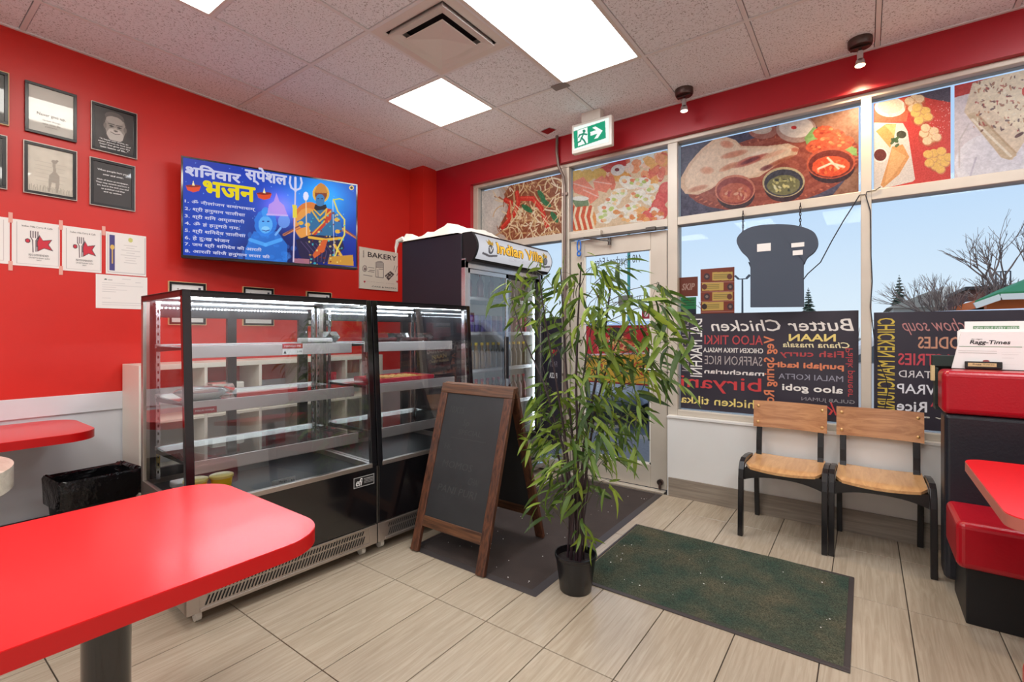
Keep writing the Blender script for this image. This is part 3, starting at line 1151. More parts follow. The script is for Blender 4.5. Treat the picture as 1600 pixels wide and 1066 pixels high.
def film(name, a, b, z0, z1, words, zmap, label, extra=None):
    r = thing(name, label, 'window film', ((a + b) / 2, GY - 0.004, z0), 0, 'word films on the lower windows')
    c = Canvas(PF, a, b, z0, z1, 90, (66, 60, 70))
    c.noise(7, .03)
    c.build('film', 'print_film', r)
    for w in words:
        k = dict(w[6]) if len(w) > 6 else {}
        k.setdefault('mirror', True)
        k['fat'] = k.pop('bold', 0) * .08
        mb = MB()
        letter_px(mb, w[0], PF, zmap, w[1], w[2], w[3], w[4], n=0.0015, **k)
        mb.build('lettering', ink(w[5]), r)
    return r


z1 = zm(1040, 400, 3.806)
film('word_film', verts_x[2][1] + .012, verts_x[3][0] - .012, SILL + .01, 1.432, [
    ('Butter Chicken', 262, 384, 1120, 446, (226, 220, 214), {'shear': .25, 'bold': .012}),
    ('NAAN', 735, 466, 1010, 508, (226, 204, 120), {'bold': .03}),
    ('Chana masala', 690, 511, 1098, 549, (228, 216, 170), {'shear': .25, 'bold': .01}),
    ('ALOO TIKKI', 232, 472, 578, 530, (176, 62, 66), {'bold': .01}),
    ('CHICKEN TIKKA MASALA', 225, 545, 580, 580, (224, 218, 212), {'bold': .01}),
    ('SAFFRON RICE', 232, 592, 575, 656, (168, 158, 156), {}),
    ('manchurian', 232, 672, 585, 714, (226, 218, 214), {'bold': .02}),
    ('biryani', 92, 706, 568, 834, (196, 56, 60), {'bold': .015}),
    ('chicken tikka', 92, 826, 575, 912, (226, 204, 120), {'bold': .015}),
    ('Fish curry', 682, 562, 1058, 616, (170, 62, 66), {'bold': .02}),
    ('punjabi kadi', 668, 630, 1058, 686, (214, 126, 88), {'bold': .03}),
    ('MALAI KOFTA', 672, 698, 1056, 750, (150, 148, 162), {}),
    ('aloo gobi', 695, 760, 1052, 832, (232, 228, 222), {'bold': .025}),
    ('GULAB JUMAN', 808, 838, 1125, 888, (150, 146, 150), {}),
    ('CHILLI CHICKEN', 97, 380, 138, 685, (168, 158, 160), {'rot': -90}),
    ('DAL MAKHNI', 148, 375, 217, 720, (226, 222, 218), {'rot': -90, 'bold': .01}),
    ('Veg Spring Roll', 585, 478, 665, 905, (214, 124, 84), {'rot': -90, 'bold': .02}),
    ('Palak paneer', 1070, 550, 1127, 840, (180, 62, 66), {'rot': -90}),
    ('korma', 700, 850, 1020, 950, (196, 60, 60), {'shear': .4}),
], z1, 'dark window film of mirrored menu words between door and middle mullion')
z2 = zm(1340, 340, 2.961)
film('word_film', verts_x[3][1] + .012, verts_x[4][0] - .012, SILL + .01, 1.415, [
    ('CHICKEN MANCHURIAN', 92, 466, 172, 945, (206, 180, 70), {'rot': -90, 'bold': .01}),
    ('hot n sour chow soup', 190, 470, 860, 545, (180, 122, 120), {'shear': .4}),
    ('NOODLES', 280, 552, 590, 610, (200, 144, 116), {'bold': .015}),
    ('PASTRIES', 188, 628, 480, 690, (190, 66, 78), {'bold': .015}),
    ('CUSTARD', 190, 706, 460, 750, (216, 212, 214), {}),
    ('WRAP', 182, 768, 400, 824, (226, 226, 232), {'bold': .01}),
    ('Rice', 182, 846, 320, 902, (230, 230, 236), {'bold': .02}),
    ('SAMOSA', 338, 846, 560, 890, (196, 66, 78), {'bold': .02}),
    ('kulfi w a', 300, 918, 600, 950, (220, 216, 206), {'bold': .02}),
], z2, 'dark window film of mirrored menu words behind the booth')
z3 = zm(780, 560, 4.444)
film('word_film', -3.25, verts_x[1][0] - .012, .2, 1.42, [
    ('FAST', 350, 20, 402, 60, (150, 140, 150), {}),
    ('PIZZA', 350, 100, 402, 138, (226, 224, 226), {'bold': .02}),
    ('VEG', 345, -60, 402, -20, (190, 66, 60), {'bold': .02}),
], z3, 'narrow dark word film between the fridge and the door')

# stickers on the glass beside the door
zz = zm(1050, 300, 5.33)


def sticker(name, x0, y0, x1, y1, n, base, label, draw):
    a0, b1 = PF.px(*zz(x0, y0))
    a1, b0 = PF.px(*zz(x1, y1))
    c = Canvas(PF, a0, a1, b0, b1, n, base)
    draw(c)
    o = c.build(name, 'print_film', origin=((a0 + a1) / 2, GY - .004, b0))
    setp(o, label, 'sticker', 'stickers on the window glass')
    return o


def d1(c):
    pass


def d2(c):
    c.P(zz, [(75, 980), (200, 975), (200, 1020), (75, 1020)], (24, 34, 50))
    for y in (905, 925, 945):
        c.L(zz, [(95, y), (185, y - 3)], 8, (20, 70, 44))


def d3(c):
    for k, (y, fl_) in enumerate(((705, 0), (790, 1), (872, 0), (955, 1))):
        x0, x1 = (335, 505) if not fl_ else (250, 430)
        c.P(zz, [(x0, y - 36), (x1, y - 40), (x1, y + 30), (x0, y + 34)], (206, 170, 90))
        for q in (-14, 0, 14):
            c.L(zz, [(x0 + 12, y + q), (x1 - 40, y + q - 4)], 6, (120, 110, 60), .8)
        bx = 290 if not fl_ else 485
        c.E(zz, bx, y, 26, 28, (74, 54, 60)); c.E(zz, bx, y, 12, 12, (140, 120, 110))
        ex = 480 if not fl_ else 270
        c.E(zz, ex, y, 22, 24, (110, 60, 50) if k < 3 else (60, 44, 40))
    for y in (756, 834, 914, 1002):
        c.L(zz, [(240, y), (520, y - 8)], 5, (206, 160, 150), .7)


s_skip = sticker('delivery_sticker', 55, 715, 215, 868, 40, (110, 52, 36), 'brown sticker reading SKIP on the glass beside the door', d1)
mb = MB()
letter_px(mb, 'SKIP', PF, zz, 80, 765, 195, 815, shear=.2, bold=.03, n=.002)
mb.build('lettering', ink((150, 116, 104)), s_skip)
sticker('door_sticker', 75, 880, 202, 1020, 40, (30, 120, 66), 'small green and navy sticker under the brown one', d2)
sticker('rating_sticker', 238, 645, 520, 1010, 120, (132, 58, 40), 'tall brown sticker with four yellow bars beside the hanging sign', d3)

# ---------------------------------------------------------------- door
dr = thing('door_1', None, None, (-1.72, 3.88, 0))
dr['kind'] = 'structure'
d = MB()
d.box(-2.165, -2.03, 3.86, 3.905, .015, 2.112)
d.box(-1.42, -1.285, 3.86, 3.905, .015, 2.112)
d.box(-2.03, -1.42, 3.86, 3.905, 1.965, 2.112)
d.box(-2.03, -1.42, 3.86, 3.905, .015, .20)
d.build('door_frame', 'alum', dr, bevel=.004)
MB().box(-2.03, -1.42, 3.88, 3.886, .20, 1.965).build('glass_pane', 'glass', dr)
d = MB()
for a, b, c_, e_ in ((-2.03, -2.018, .2, 1.965), (-1.432, -1.42, .2, 1.965)):
    d.box(a, b, 3.868, 3.88, c_, e_)
d.box(-2.03, -1.42, 3.868, 3.88, .2, .214)
d.build('glazing_bead', 'white_plastic', dr)
d = MB()
d.cyl((-1.35, 3.86, .985), (-1.35, 3.80, .985), .012).cyl((-1.35, 3.805, .985), (-1.49, 3.805, .985), .011)
d.build('door_handle', 'steel_bright', dr, smooth=True)
d = MB()
d.cyl((-1.335, 3.86, .075), (-1.335, 3.835, .075), .024).cyl((-1.335, 3.838, .075), (-1.335, 3.838, .02), .01)
d.build('foot_bolt', 'nickel', dr, smooth=True)
MB().box(-2.16, -1.29, 3.80, 3.86, 0, .012).build('threshold', 'alum', dr, bevel=.003)
mb = MB()
PD = Plane((0, 3.878, 0), (1, 0, 0), (0, 0, 1))
letter_px(mb, '448 Riverbend Edge', PD, zm(880, 380, 5.33), 262, 128, 652, 180, mirror=True, n=.001)
mb.build('lettering', 'ink', dr)
dc = thing('door_closer', 'grey hydraulic door closer over the glass door', 'door closer', (-1.7, 3.82, 2.1))
MB().box(-2.14, -1.84, 3.80, 3.845, 2.125, 2.175).build('body', 'alum', dc, bevel=.006)
MB().box(-1.84, -1.29, 3.82, 3.845, 2.112, 2.135).box(-1.44, -1.36, 3.80, 3.83, 2.115, 2.14).build('track', 'alum_dark', dc, bevel=.002)
MB().bar((-2.0, 3.80, 2.12), (-1.84, 3.79, 2.085), .02, .012).bar((-1.84, 3.79, 2.085), (-1.76, 3.83, 2.07), .02, .012).cyl((-1.77, 3.83, 2.04), (-1.77, 3.83, 2.10), .014).build('arm', 'alum_dark', dc)
# glass stickers on door
PDr = Plane((0, 3.876, 0), (1, 0, 0), (0, 0, 1))
zd = zm(880, 380, 5.33)
a0, b1 = PDr.px(*zd(655, 535)); a1, b0 = PDr.px(*zd(722, 630))
c = Canvas(PDr, a0, a1, b0, b1, 50, (150, 40, 60))
c.E(zd, 690, 595, 18, 20, (226, 200, 206)); c.P(zd, [(665, 545), (715, 542), (712, 565), (668, 568)], (120, 30, 50))
setp(c.build('shield_sticker', 'print_film', origin=((a0 + a1) / 2, 3.87, b0)), 'small dark red shield sticker on the door glass', 'sticker')

# hook with blue carabiner by the door head
b = thing('blue_carabiner', 'blue hook hanging at the top left corner of the door', 'hook', (-2.06, 3.82, 1.96))
pts = []
for k in range(17):
    a = k / 16 * 2 * math.pi
    pts.append((-2.062 + .018 * math.cos(a), 3.825, 2.06 + .05 * math.sin(a)))
MB().tube(pts, .006, 8, False).build('loop', 'blue', b, smooth=True)
pts = [(-2.062 + .017 * math.cos(k / 12 * 6.283), 3.825, 1.99 + .02 * math.sin(k / 12 * 6.283)) for k in range(13)]
MB().tube(pts, .007, 8, False).build('ring', 'blue', b, smooth=True)
MB().tube([(-2.066, 3.83, 2.135), (-2.064, 3.828, 2.11)], .002, 6).build('cord', 'white_plastic', b)

# conduit beside the door
cd = MB().tube([(-2.26, 3.775, ZC), (-2.262, 3.775, 2.93), (-2.25, 3.785, 2.80), (-2.215, 3.815, 2.70), (-2.21, 3.828, 2.6), (-2.21, 3.828, .02)], .0135, 10)
cdo = cd.build('conduit_pipe', 'conduit', origin=(-2.21, 3.828, 0), smooth=True)
setp(cdo, 'grey metal conduit running down the mullion left of the door', 'pipe')
cl_ = MB()
for zc in (2.55, 1.7, .9):
    cl_.box(-2.236, -2.184, 3.822, 3.845, zc - .012, zc + .012)
cl_.build('strap', 'conduit', cdo)

# ================================================================== HANGING SIGN AND CABLES
PS = Plane((0, 3.80, 0), (1, 0, 0), (0, 0, 1))
zs = zm(1040, 120, 3.553)
outl = [(395, 920), (402, 885), (440, 850), (500, 828), (600, 818), (700, 822), (780, 840), (830, 870), (846, 925), (826, 970), (785, 1005), (768, 1040)]
pts = [PS.px(*zs(*p)) for p in outl]
z5 = zm(1040, 400, 3.806)
pts += [PS.px(*z5(*p)) for p in ((826, 40), (818, 70), (820, 302), (504, 305), (504, 70), (492, 35))]
pts += [PS.px(*zs(*p)) for p in ((470, 1040), (455, 1005), (420, 970))]
hs = thing('hanging_sign', 'dark chef-hat shaped sign board hanging on chains in the window', 'sign', (-.5, 3.80, 1.46))
sm_ = []
np_ = len(pts)
for i_ in range(np_):
    p0_, p1_, p2_, p3_ = pts[i_ - 1], pts[i_], pts[(i_ + 1) % np_], pts[(i_ + 2) % np_]
    for t_ in (0, .25, .5, .75):
        if i_ in (14,) or (i_ in (13, 15) and t_ > 0):
            if t_ == 0:
                sm_.append(p1_)
            continue
        sm_.append(tuple(.5 * (2 * p1_[k] + (p2_[k] - p0_[k]) * t_ + (2 * p0_[k] - 5 * p1_[k] + 4 * p2_[k] - p3_[k]) * t_ ** 2 + (3 * p1_[k] - p0_[k] - 3 * p2_[k] + p3_[k]) * t_ ** 3) for k in (0, 1)))
pts = sm_
area = sum(p[0] * q[1] - q[0] * p[1] for p, q in zip(pts, pts[1:] + pts[:1]))
if area < 0:
    pts.reverse()
b = MB(Matrix(((1, 0, 0, 0), (0, 0, 1, 3.80), (0, 1, 0, 0), (0, 0, 0, 1))))
b.prism(pts, 0, .045)
b.f = [tuple(reversed(f)) for f in b.f]
b.build('sign_body', 'shade_back', hs, bevel=.01)
for k, (x0, y0, x1, y1) in enumerate(((508, 930, 584, 966), (698, 925, 770, 942), (706, 966, 762, 988))):
    a0, b1 = PS.px(*zs(x0, y0)); a1, b0 = PS.px(*zs(x1, y1))
    MB().box(a0, a1, 3.797, 3.80, b0, b1).build('paper_tag', 'white_paper', hs)
for x, zt, zb in ((-.716, 2.17, 1.985), (-.357, 2.17, 1.98)):
    ch = MB()
    n = 9
    for k in range(n):
        zc = zb + (zt - zb) * (k + .5) / n
        h = (zt - zb) / n * .62
        q = []
        for j in range(9):
            a = j / 8 * 6.283
            dx, dz = .005 * math.cos(a), h * math.sin(a)
            q.append((x + (dx if k % 2 else 0), 3.82 + (0 if k % 2 else dx), zc + dz))
        ch.tube(q, .003, 5, False)
    ch.build('chain', 'chain', hs)
def cable(name, pts, label, r=.004):
    o = MB().tube(pts, r, 7).build(name, 'cable', origin=tuple(pts[-1]), smooth=True)
    return setp(o, label, 'cable')
q = [aty(u, v, 3.835) for u, v in ((1352, 304), (1343, 305), (1334, 320), (1318, 345), (1300, 376), (1282, 410), (1262, 428))]
cable('power_cable', q + [aty(1256, 436, 3.79)], 'black cable running from the mullion to the hanging sign', .0035)
q = [aty(u, v, 3.838) for u, v in ((1376, 292), (1368, 297), (1354, 300), (1353, 306), (1360, 330), (1361, 400), (1363, 440), (1360, 480), (1370, 560), (1384, 590), (1388, 610), (1384, 630), (1381, 650))]
cable('mullion_cable', q, 'thin black cable hanging down beside the middle mullion', .003)

# ================================================================== CEILING FITTINGS
names = ['square recessed ceiling light nearest the red corner', 'large white ceiling light panel beside the vent', 'square recessed ceiling light at the top left edge']
for k, (c_, r_, f0, f1, m) in enumerate(panels):
    x0 = cx0 + c_ * TC
    y0, y1 = cy0 + 2 * TC * (r_ + f0), cy0 + 2 * TC * (r_ + f1)
    lab = names[k] if k < 3 else ['long ceiling light far behind the camera over the left tables', 'long ceiling light over the right booths', 'square ceiling light in the middle of the room', 'long ceiling light over the rear booths', 'square ceiling light over the rear left corner', 'long ceiling light over the rear right tables', 'square ceiling light just behind the camera'][k - 3]
    o = thing('ceiling_light', lab, 'ceiling light', (x0 + TC / 2, (y0 + y1) / 2, ZC), 0, 'ceiling light panels')
    g = MB()
    w = .022 if m == 'panel' else .03
    g.box(x0 + .008, x0 + TC - .008, y0 + .008, y0 + w, ZC - .006, ZC + .02).box(x0 + .008, x0 + TC - .008, y1 - w, y1 - .008, ZC - .006, ZC + .02)
    g.box(x0 + .008, x0 + w, y0 + w, y1 - w, ZC - .006, ZC + .02).box(x0 + TC - w, x0 + TC - .008, y0 + w, y1 - w, ZC - .006, ZC + .02)
    g.build('frame', 'vent', o)
    MB().quad((x0 + w, y0 + w, ZC + .004), (x0 + w, y1 - w, ZC + .004), (x0 + TC - w, y1 - w, ZC + .004), (x0 + TC - w, y0 + w, ZC + .004)).build('diffuser', m, o)
# air vent: nested square cones
vx, vy = cx0 + 2.5 * TC, cy0 + .5 * TC
v = thing('ceiling_vent', 'square white ceiling air vent with nested louvres', 'vent', (vx, vy, ZC))
def ring(mb, h0, z0, h1, z1):
    a = [(-h0, -h0, z0), (h0, -h0, z0), (h0, h0, z0), (-h0, h0, z0), (-h1, -h1, z1), (h1, -h1, z1), (h1, h1, z1), (-h1, h1, z1)]
    mb.add([(vx + p[0], vy + p[1], ZC + p[2]) for p in a], [(0, 1, 5, 4), (1, 2, 6, 5), (2, 3, 7, 6), (3, 0, 4, 7)])
g = MB(); ring(g, .297, -.004, .25, -.006); ring(g, .25, -.006, .235, .0); ring(g, .297, -.004, .297, .02); g.build('frame', 'vent', v)
g = MB(); ring(g, .235, .0, .235, .10); g.box(vx - .235, vx + .235, vy - .235, vy + .235, ZC + .1, ZC + .11); g.build('duct', 'vent_dark', v)
g = MB(); ring(g, .228, -.022, .205, -.012); ring(g, .205, -.012, .168, -.004); ring(g, .228, -.022, .20, .05); g.build('louvre', 'vent', v)
g = MB(); ring(g, .150, -.030, .150, -.022); ring(g, .150, -.022, .03, .03)
g.add([(vx - .15, vy - .15, ZC - .03), (vx + .15, vy - .15, ZC - .03), (vx + .15, vy + .15, ZC - .03), (vx - .15, vy + .15, ZC - .03), (vx, vy, ZC - .008)], [(0, 1, 4), (1, 2, 4), (2, 3, 4), (3, 0, 4)])
g.build('centre_plate', 'vent', v)
# spot lamps
for k, (u, vv, lit) in enumerate(((1069, 140, 0), (1344, 62, 1))):
    p = atz(u, vv, ZC)
    o = thing('ceiling_spot', ['small unlit ceiling spot lamp above the door head', 'small lit ceiling spot lamp above the middle mullion'][k], 'spot lamp', p)
    MB().lathe([(.058, -.045), (.064, -.035), (.064, 0)], p, 28).build('canopy', 'nickel', o, smooth=True)
    MB().bar(p + Vector((-.05, 0, -.055)), p + Vector((.05, 0, -.05)), .03, .006).cyl(p + Vector((0, 0, -.04)), p + Vector((0, 0, -.075)), .008).build('arm', 'nickel', o)
    MB().lathe([(.016, -.072), (.017, -.12), (.022, -.126), (.03, -.158)][::-1], p, 20).build('socket', 'steel_bright', o, smooth=True)
    MB().lathe([(.004, -.163), (.024, -.161), (.027, -.155)], p, 20).build('bulb', 'bulb_on' if lit else 'bulb_faint_glow', o, smooth=True)
    if lit:
        sl = bpy.data.lights.new('spot', 'SPOT')
        sl.energy = 42
        sl.color = (1, .78, .5)
        sl.spot_size = R(150)
        sl.spot_blend = .8
        sl.shadow_soft_size = .03
        so = bpy.data.objects.new('spot', sl)
        COL.objects.link(so)
        so.parent = o
        so.location = (0, .02, -.175)
# exit sign
ex = thing('exit_sign', 'green running-man exit sign with white arrow hung from the ceiling', 'exit sign', (-1.777, 3.5, 2.76))
MB().box(-1.955, -1.60, 3.5, 3.55, 2.758, 2.996).build('housing', 'white_plastic', ex, bevel=.008)
MB().box(-1.87, -1.70, 3.505, 3.57, 2.996, ZC).build('canopy', 'white_plastic', ex, bevel=.006)
PE = Plane((0, 3.498, 0), (1, 0, 0), (0, 0, 1))
ze = zm(800, 60, 5.33)
c = Canvas(PE, -1.935, -1.622, 2.782, 2.974, 150, (236, 244, 238))
c.P(ze, [(512, 775), (775, 685), (782, 830), (520, 920)], (20, 150, 112))
c.P(ze, [(545, 768), (628, 740), (632, 870), (550, 898)], (238, 246, 240))
gr_ = (24, 130, 100)
c.E(ze, 600, 772, 12, 13, gr_)
for p_ in ([(598, 788), (580, 830)], [(596, 796), (622, 800)], [(588, 796), (562, 806), (556, 822)], [(580, 830), (600, 850), (612, 872)], [(578, 828), (570, 856), (550, 866)]):
    c.L(ze, p_, 13, gr_)
c.P(ze, [(652, 780), (700, 764), (668, 745), (694, 733), (755, 768), (715, 830), (684, 838), (712, 793), (654, 812)], (240, 248, 242))
c.build('face', 'print_exit', ex)
o = MB().add([atz(845, 206, ZC - .006), atz(858, 200, ZC - .006), atz(869, 203, ZC - .006), atz(856, 210, ZC - .006), atz(845, 206, ZC + .001), atz(858, 200, ZC + .001), atz(869, 203, ZC + .001), atz(856, 210, ZC + .001)], [(0, 1, 2, 3), (0, 4, 5, 1), (1, 5, 6, 2), (2, 6, 7, 3), (3, 7, 4, 0)]).build('red_marker', 'red_plate', origin=tuple(atz(857, 205, ZC)))
setp(o, 'small dark red marker plate on the ceiling left of the exit sign', 'marker')
o = MB().box(-1.84, -1.72, 2.985, 3.06, ZC - .008, ZC - .004).build('grey_tape', 'tape_grey', origin=(-1.78, 3.02, ZC))
setp(o, 'grey tape patch at the tip of the large ceiling light', 'tape')

# ================================================================== THINGS ON THE LEFT WALL
PL = Plane((LX + .004, 0, 0), (0, 1, 0), (0, 0, 1))     # a = y, b = z ; normal +x



def frame_pic(y0, y1, z0, z1, fm, base, label, draw=None, lip='black_frame', fw=.016, dep=.018, group='framed pictures on the red wall', n=90, inner=None):
    r = thing('picture_frame', label, 'picture', (LX, (y0 + y1) / 2, z0), 0, group)
    g = MB()
    x1 = LX + dep
    for a, b_, c_, e_ in ((y0, y1, z1 - fw, z1), (y0, y1, z0, z0 + fw), (y0, y0 + fw, z0 + fw, z1 - fw), (y1 - fw, y1, z0 + fw, z1 - fw)):
        g.box(LX, x1, a, b_, c_, e_)
    g.build('frame', lip, r, bevel=.001)
    if fm:
        g = MB()
        t = .004
        for a, b_, c_, e_ in ((y0 - t, y1 + t, z1, z1 + t), (y0 - t, y1 + t, z0 - t, z0), (y0 - t, y0, z0, z1), (y1, y1 + t, z0, z1)):
            g.box(LX, x1 + .001, a, b_, c_, e_)
        g.build('rim', fm, r)
    pl = Plane((LX + dep * .6, 0, 0), (0, 1, 0), (0, 0, 1))
    c = Canvas(pl, y0 + fw, y1 - fw, z0 + fw, z1 - fw, n, base)
    if draw:
        draw(c)
    c.build('print', 'print_gloss', r)
    return r, pl


def put(c, u, v):      # place by fraction of the canvas, v downwards
    return (c.a0 + (c.a1 - c.a0) * u, c.b1 - (c.b1 - c.b0) * v)


def fE(c, u, v, ru, rv, col, alpha=1.0, n=24, j=0.0):
    w, h = c.a1 - c.a0, c.b1 - c.b0
    cu, cv = put(c, u, v)
    rr = [1 + j * c.rs.uniform(-1, 1) for _ in range(n)]
    c.poly([(cu + ru * w * k * math.cos(i / n * 6.283), cv + rv * h * k * math.sin(i / n * 6.283)) for i, k in enumerate(rr)], col, alpha)


def fL(c, pts, w, col, alpha=1.0):
    c.line([put(c, *p) for p in pts], w * (c.a1 - c.a0), col, alpha)


def fP(c, pts, col, alpha=1.0):
    c.poly([put(c, *p) for p in pts], col, alpha)


def txt_frac(mb, pl, c, body, u0, v0, u1, v1, **k):
    a0, b1 = put(c, u0, v0)
    a1, b0 = put(c, u1, v1)
    letter(mb, body, pl, a0, a1, b0, b1, **k)


class FB:     # fraction box for lettering without a canvas
    def __init__(s, a0, a1, b0, b1):
        s.a0, s.a1, s.b0, s.b1 = a0, a1, b0, b1


def dr_portrait(c):
    c.noise(6, .03)
    fE(c, .52, .42, .32, .38, (70, 66, 62), .7)
    fE(c, .52, .40, .27, .33, (150, 144, 136))
    fE(c, .50, .17, .25, .12, (92, 88, 84)); fE(c, .50, .25, .22, .10, (168, 160, 152))
    for x in (.26, .78):
        fE(c, x, .42, .04, .07, (120, 114, 108))
    fE(c, .52, .60, .22, .17, (196, 192, 186), j=.04); fE(c, .52, .53, .17, .05, (206, 200, 194))
    fL(c, [(.40, .545), (.52, .575), (.64, .55)], .02, (70, 62, 60)); fE(c, .53, .47, .06, .05, (180, 172, 162)); fE(c, .53, .50, .055, .018, (90, 84, 80))
    for x in (.42, .63):
        fE(c, x, .40, .06, .018, (44, 40, 40)); fL(c, [(x - .08, .355), (x + .07, .345)], .025, (74, 70, 66)); fL(c, [(x - .06, .44), (x + .05, .44)], .012, (110, 104, 100))
    fP(c, [(.2, 1), (.36, .74), (.68, .74), (.9, 1)], (34, 32, 32))


def dr_giraffe(c):
    c.noise(8, .03)
    col = (156, 148, 136)
    fP(c, [(.54, .30), (.60, .30), (.62, .50), (.70, .58), (.70, .72), (.66, .96), (.62, .96), (.60, .74), (.52, .74), (.48, .96), (.44, .96), (.46, .60), (.55, .50)], col, .8)
    fE(c, .58, .27, .07, .04, col, .9); fE(c, .64, .24, .03, .02, col); 
    for k in range(40):
        x = k / 40
        fL(c, [(x, .99), (x + c.rs.uniform(-.03, .03), .84 + c.rs.uniform(0, .08))], .012, (150, 144, 130), .7)
    for k in range(6):
        fL(c, [(.14 + .03 * (k % 2), .32 + k * .085), (.86 - .04 * (k % 3), .33 + k * .085)], .012, (176, 170, 158), .55)


def dr_quote_light(c):
    c.noise(5, .02)


Fr = [
    (.596, .830, 2.487, 2.790, None, (196, 194, 184), 'black framed quote reading Never give up on the red wall', dr_quote_light),
    (.903, 1.139, 2.475, 2.780, 'silver_frame', (54, 52, 50), 'framed black and white portrait of a smiling bearded man', dr_portrait),
    (.593, .827, 2.122, 2.428, 'silver_frame', (214, 208, 192), 'framed pale picture of a long-necked animal with faint text', dr_giraffe),
    (.896, 1.128, 2.115, 2.417, 'silver_frame', (48, 46, 46), 'framed black quote sheet below the portrait', None),
    (.295, .527, 2.494, 2.794, 'gold_frame', (70, 72, 66), 'pale-rimmed framed picture cut by the left edge, upper one', None),
    (.287, .519, 2.121, 2.425, 'silver_frame', (60, 62, 60), 'silver-rimmed framed picture cut by the left edge, lower one', None),
]
fr_obj = []
for a in Fr:
    fr_obj.append(frame_pic(a[0], a[1], a[2], a[3], a[4], a[5], a[6], a[7]))
def lines(r, pl, box, rows, m, bold=0.0):
    mb = MB()
    for body, u0, v0, u1, v1 in rows:
        txt_frac(mb, pl, box, body, u0, v0, u1, v1, bold=bold, n=.001)
    mb.build('lettering', m, r)
def fb(a):
    return FB(a[0] + .016, a[1] - .016, a[2] + .016, a[3] - .016)
grey_ink = ink((138, 134, 124))
lines(*fr_obj[0], fb(Fr[0]), [('Never give up.', .18, .56, .82, .65), ('Great things', .30, .70, .70, .745), ('take time. Be', .30, .77, .70, .815), ('patient.', .36, .84, .64, .88)], grey_ink)
lines(*fr_obj[1], fb(Fr[1]), [('"A happy man smiles, an', .12, .74, .86, .785), ('easier person to love and', .08, .80, .92, .845), ('heart that gives you the', .12, .86, .90, .905), ('best lesson of life..."', .14, .92, .86, .965)], 'ink_white', .02)
lines(*fr_obj[3], fb(Fr[3]), [('When people hurt you', .10, .16, .90, .215), ('over and over,', .24, .26, .78, .31), ('think of them as sandpaper.', .08, .40, .92, .445), ('They may scratch and hurt a', .06, .47, .94, .515), ('bit, but in the end, you end', .10, .54, .92, .585), ('up polished and they', .20, .61, .82, .655), ('end up useless.', .26, .68, .74, .725)], 'ink_white', .02)

# laminated certificates taped in a row
def dr_star(c):
    fL(c, [(.10, .05), (.10, .95)], .006, (150, 140, 140)); fL(c, [(.97, .06), (.97, .95)], .006, (150, 140, 140)); fL(c, [(.1, .95), (.97, .95)], .006, (170, 160, 160))
    red, ol = (206, 40, 60), (70, 50, 60)
    star = [(.56, .28), (.64, .40), (.84, .36), (.76, .48), (.86, .62), (.66, .58), (.52, .66), (.50, .45)]
    fP(c, star, ol)
    cx_, cy_ = .64, .49
    fP(c, [(cx_ + (x - cx_) * .84, cy_ + (y - cy_) * .84) for x, y in star], red)
    fE(c, .32, .44, .06, .05, ol); fE(c, .32, .44, .04, .034, red)
    for x in (.38, .43, .48, .53):
        fL(c, [(x, .22), (x, .36)], .02, ol)
    fL(c, [(.38, .35), (.42, .42), (.43, .68)], .02, ol); fL(c, [(.53, .35), (.49, .42), (.49, .66)], .02, ol)


def dr_cert(c):
    fP(c, [(.09, .07), (.22, .07), (.22, .92), (.09, .92)], (72, 66, 130)); fL(c, [(.155, .32), (.155, .74)], .03, (226, 186, 96)); fE(c, .155, .36, .05, .06, (226, 186, 96))
    fE(c, .60, .14, .06, .055, (206, 206, 120)); fL(c, [(.97, .05), (.97, .95)], .008, (120, 110, 120)); fL(c, [(.06, .95), (.97, .95)], .008, (120, 110, 120)); fL(c, [(.05, .05), (.05, .95)], .008, (150, 130, 140))
    for k, (a, b_) in enumerate(((.44, .76), (.50, .70), (.38, .84), (.50, .70), (.36, .84), (.46, .74), (.48, .72), (.44, .76))):
        fL(c, [(a, .28 + k * .06), (b_, .28 + k * .06)], .012, (170, 166, 166), .7)


def dr_letter(c):
    fE(c, .18, .14, .03, .02, (70, 90, 80)); fL(c, [(.23, .15), (.30, .15)], .014, (150, 150, 150))
    fL(c, [(.5, .10), (.66, .10)], .01, (190, 186, 186)); fL(c, [(.76, .18), (.86, .18)], .01, (190, 186, 186))
    for k, w in enumerate((.5, .92, .3, .55, .3, 0, 0, .18, 0, .92, .9)):
        if w:
            fL(c, [(.12, .24 + k * .065), (.12 + w * .85, .24 + k * .065)], .007, (176, 174, 174), .8)


def sheet(name, y0, y1, z0, z1, label, draw, group, base=(238, 234, 230), n=100, off=.003):
    r = thing(name, label, 'notice', (LX, (y0 + y1) / 2, z0), 0, group)
    MB().box(LX, LX + off - .001, y0, y1, z0, z1).build('sleeve', 'white_paper', r)
    pl = Plane((LX + off, 0, 0), (0, 1, 0), (0, 0, 1))
    c = Canvas(pl, y0, y1, z0, z1, n, base)
    if draw:
        draw(c)
    c.build('print', 'print', r)
    return r, pl, FB(y0, y1, z0, z1)


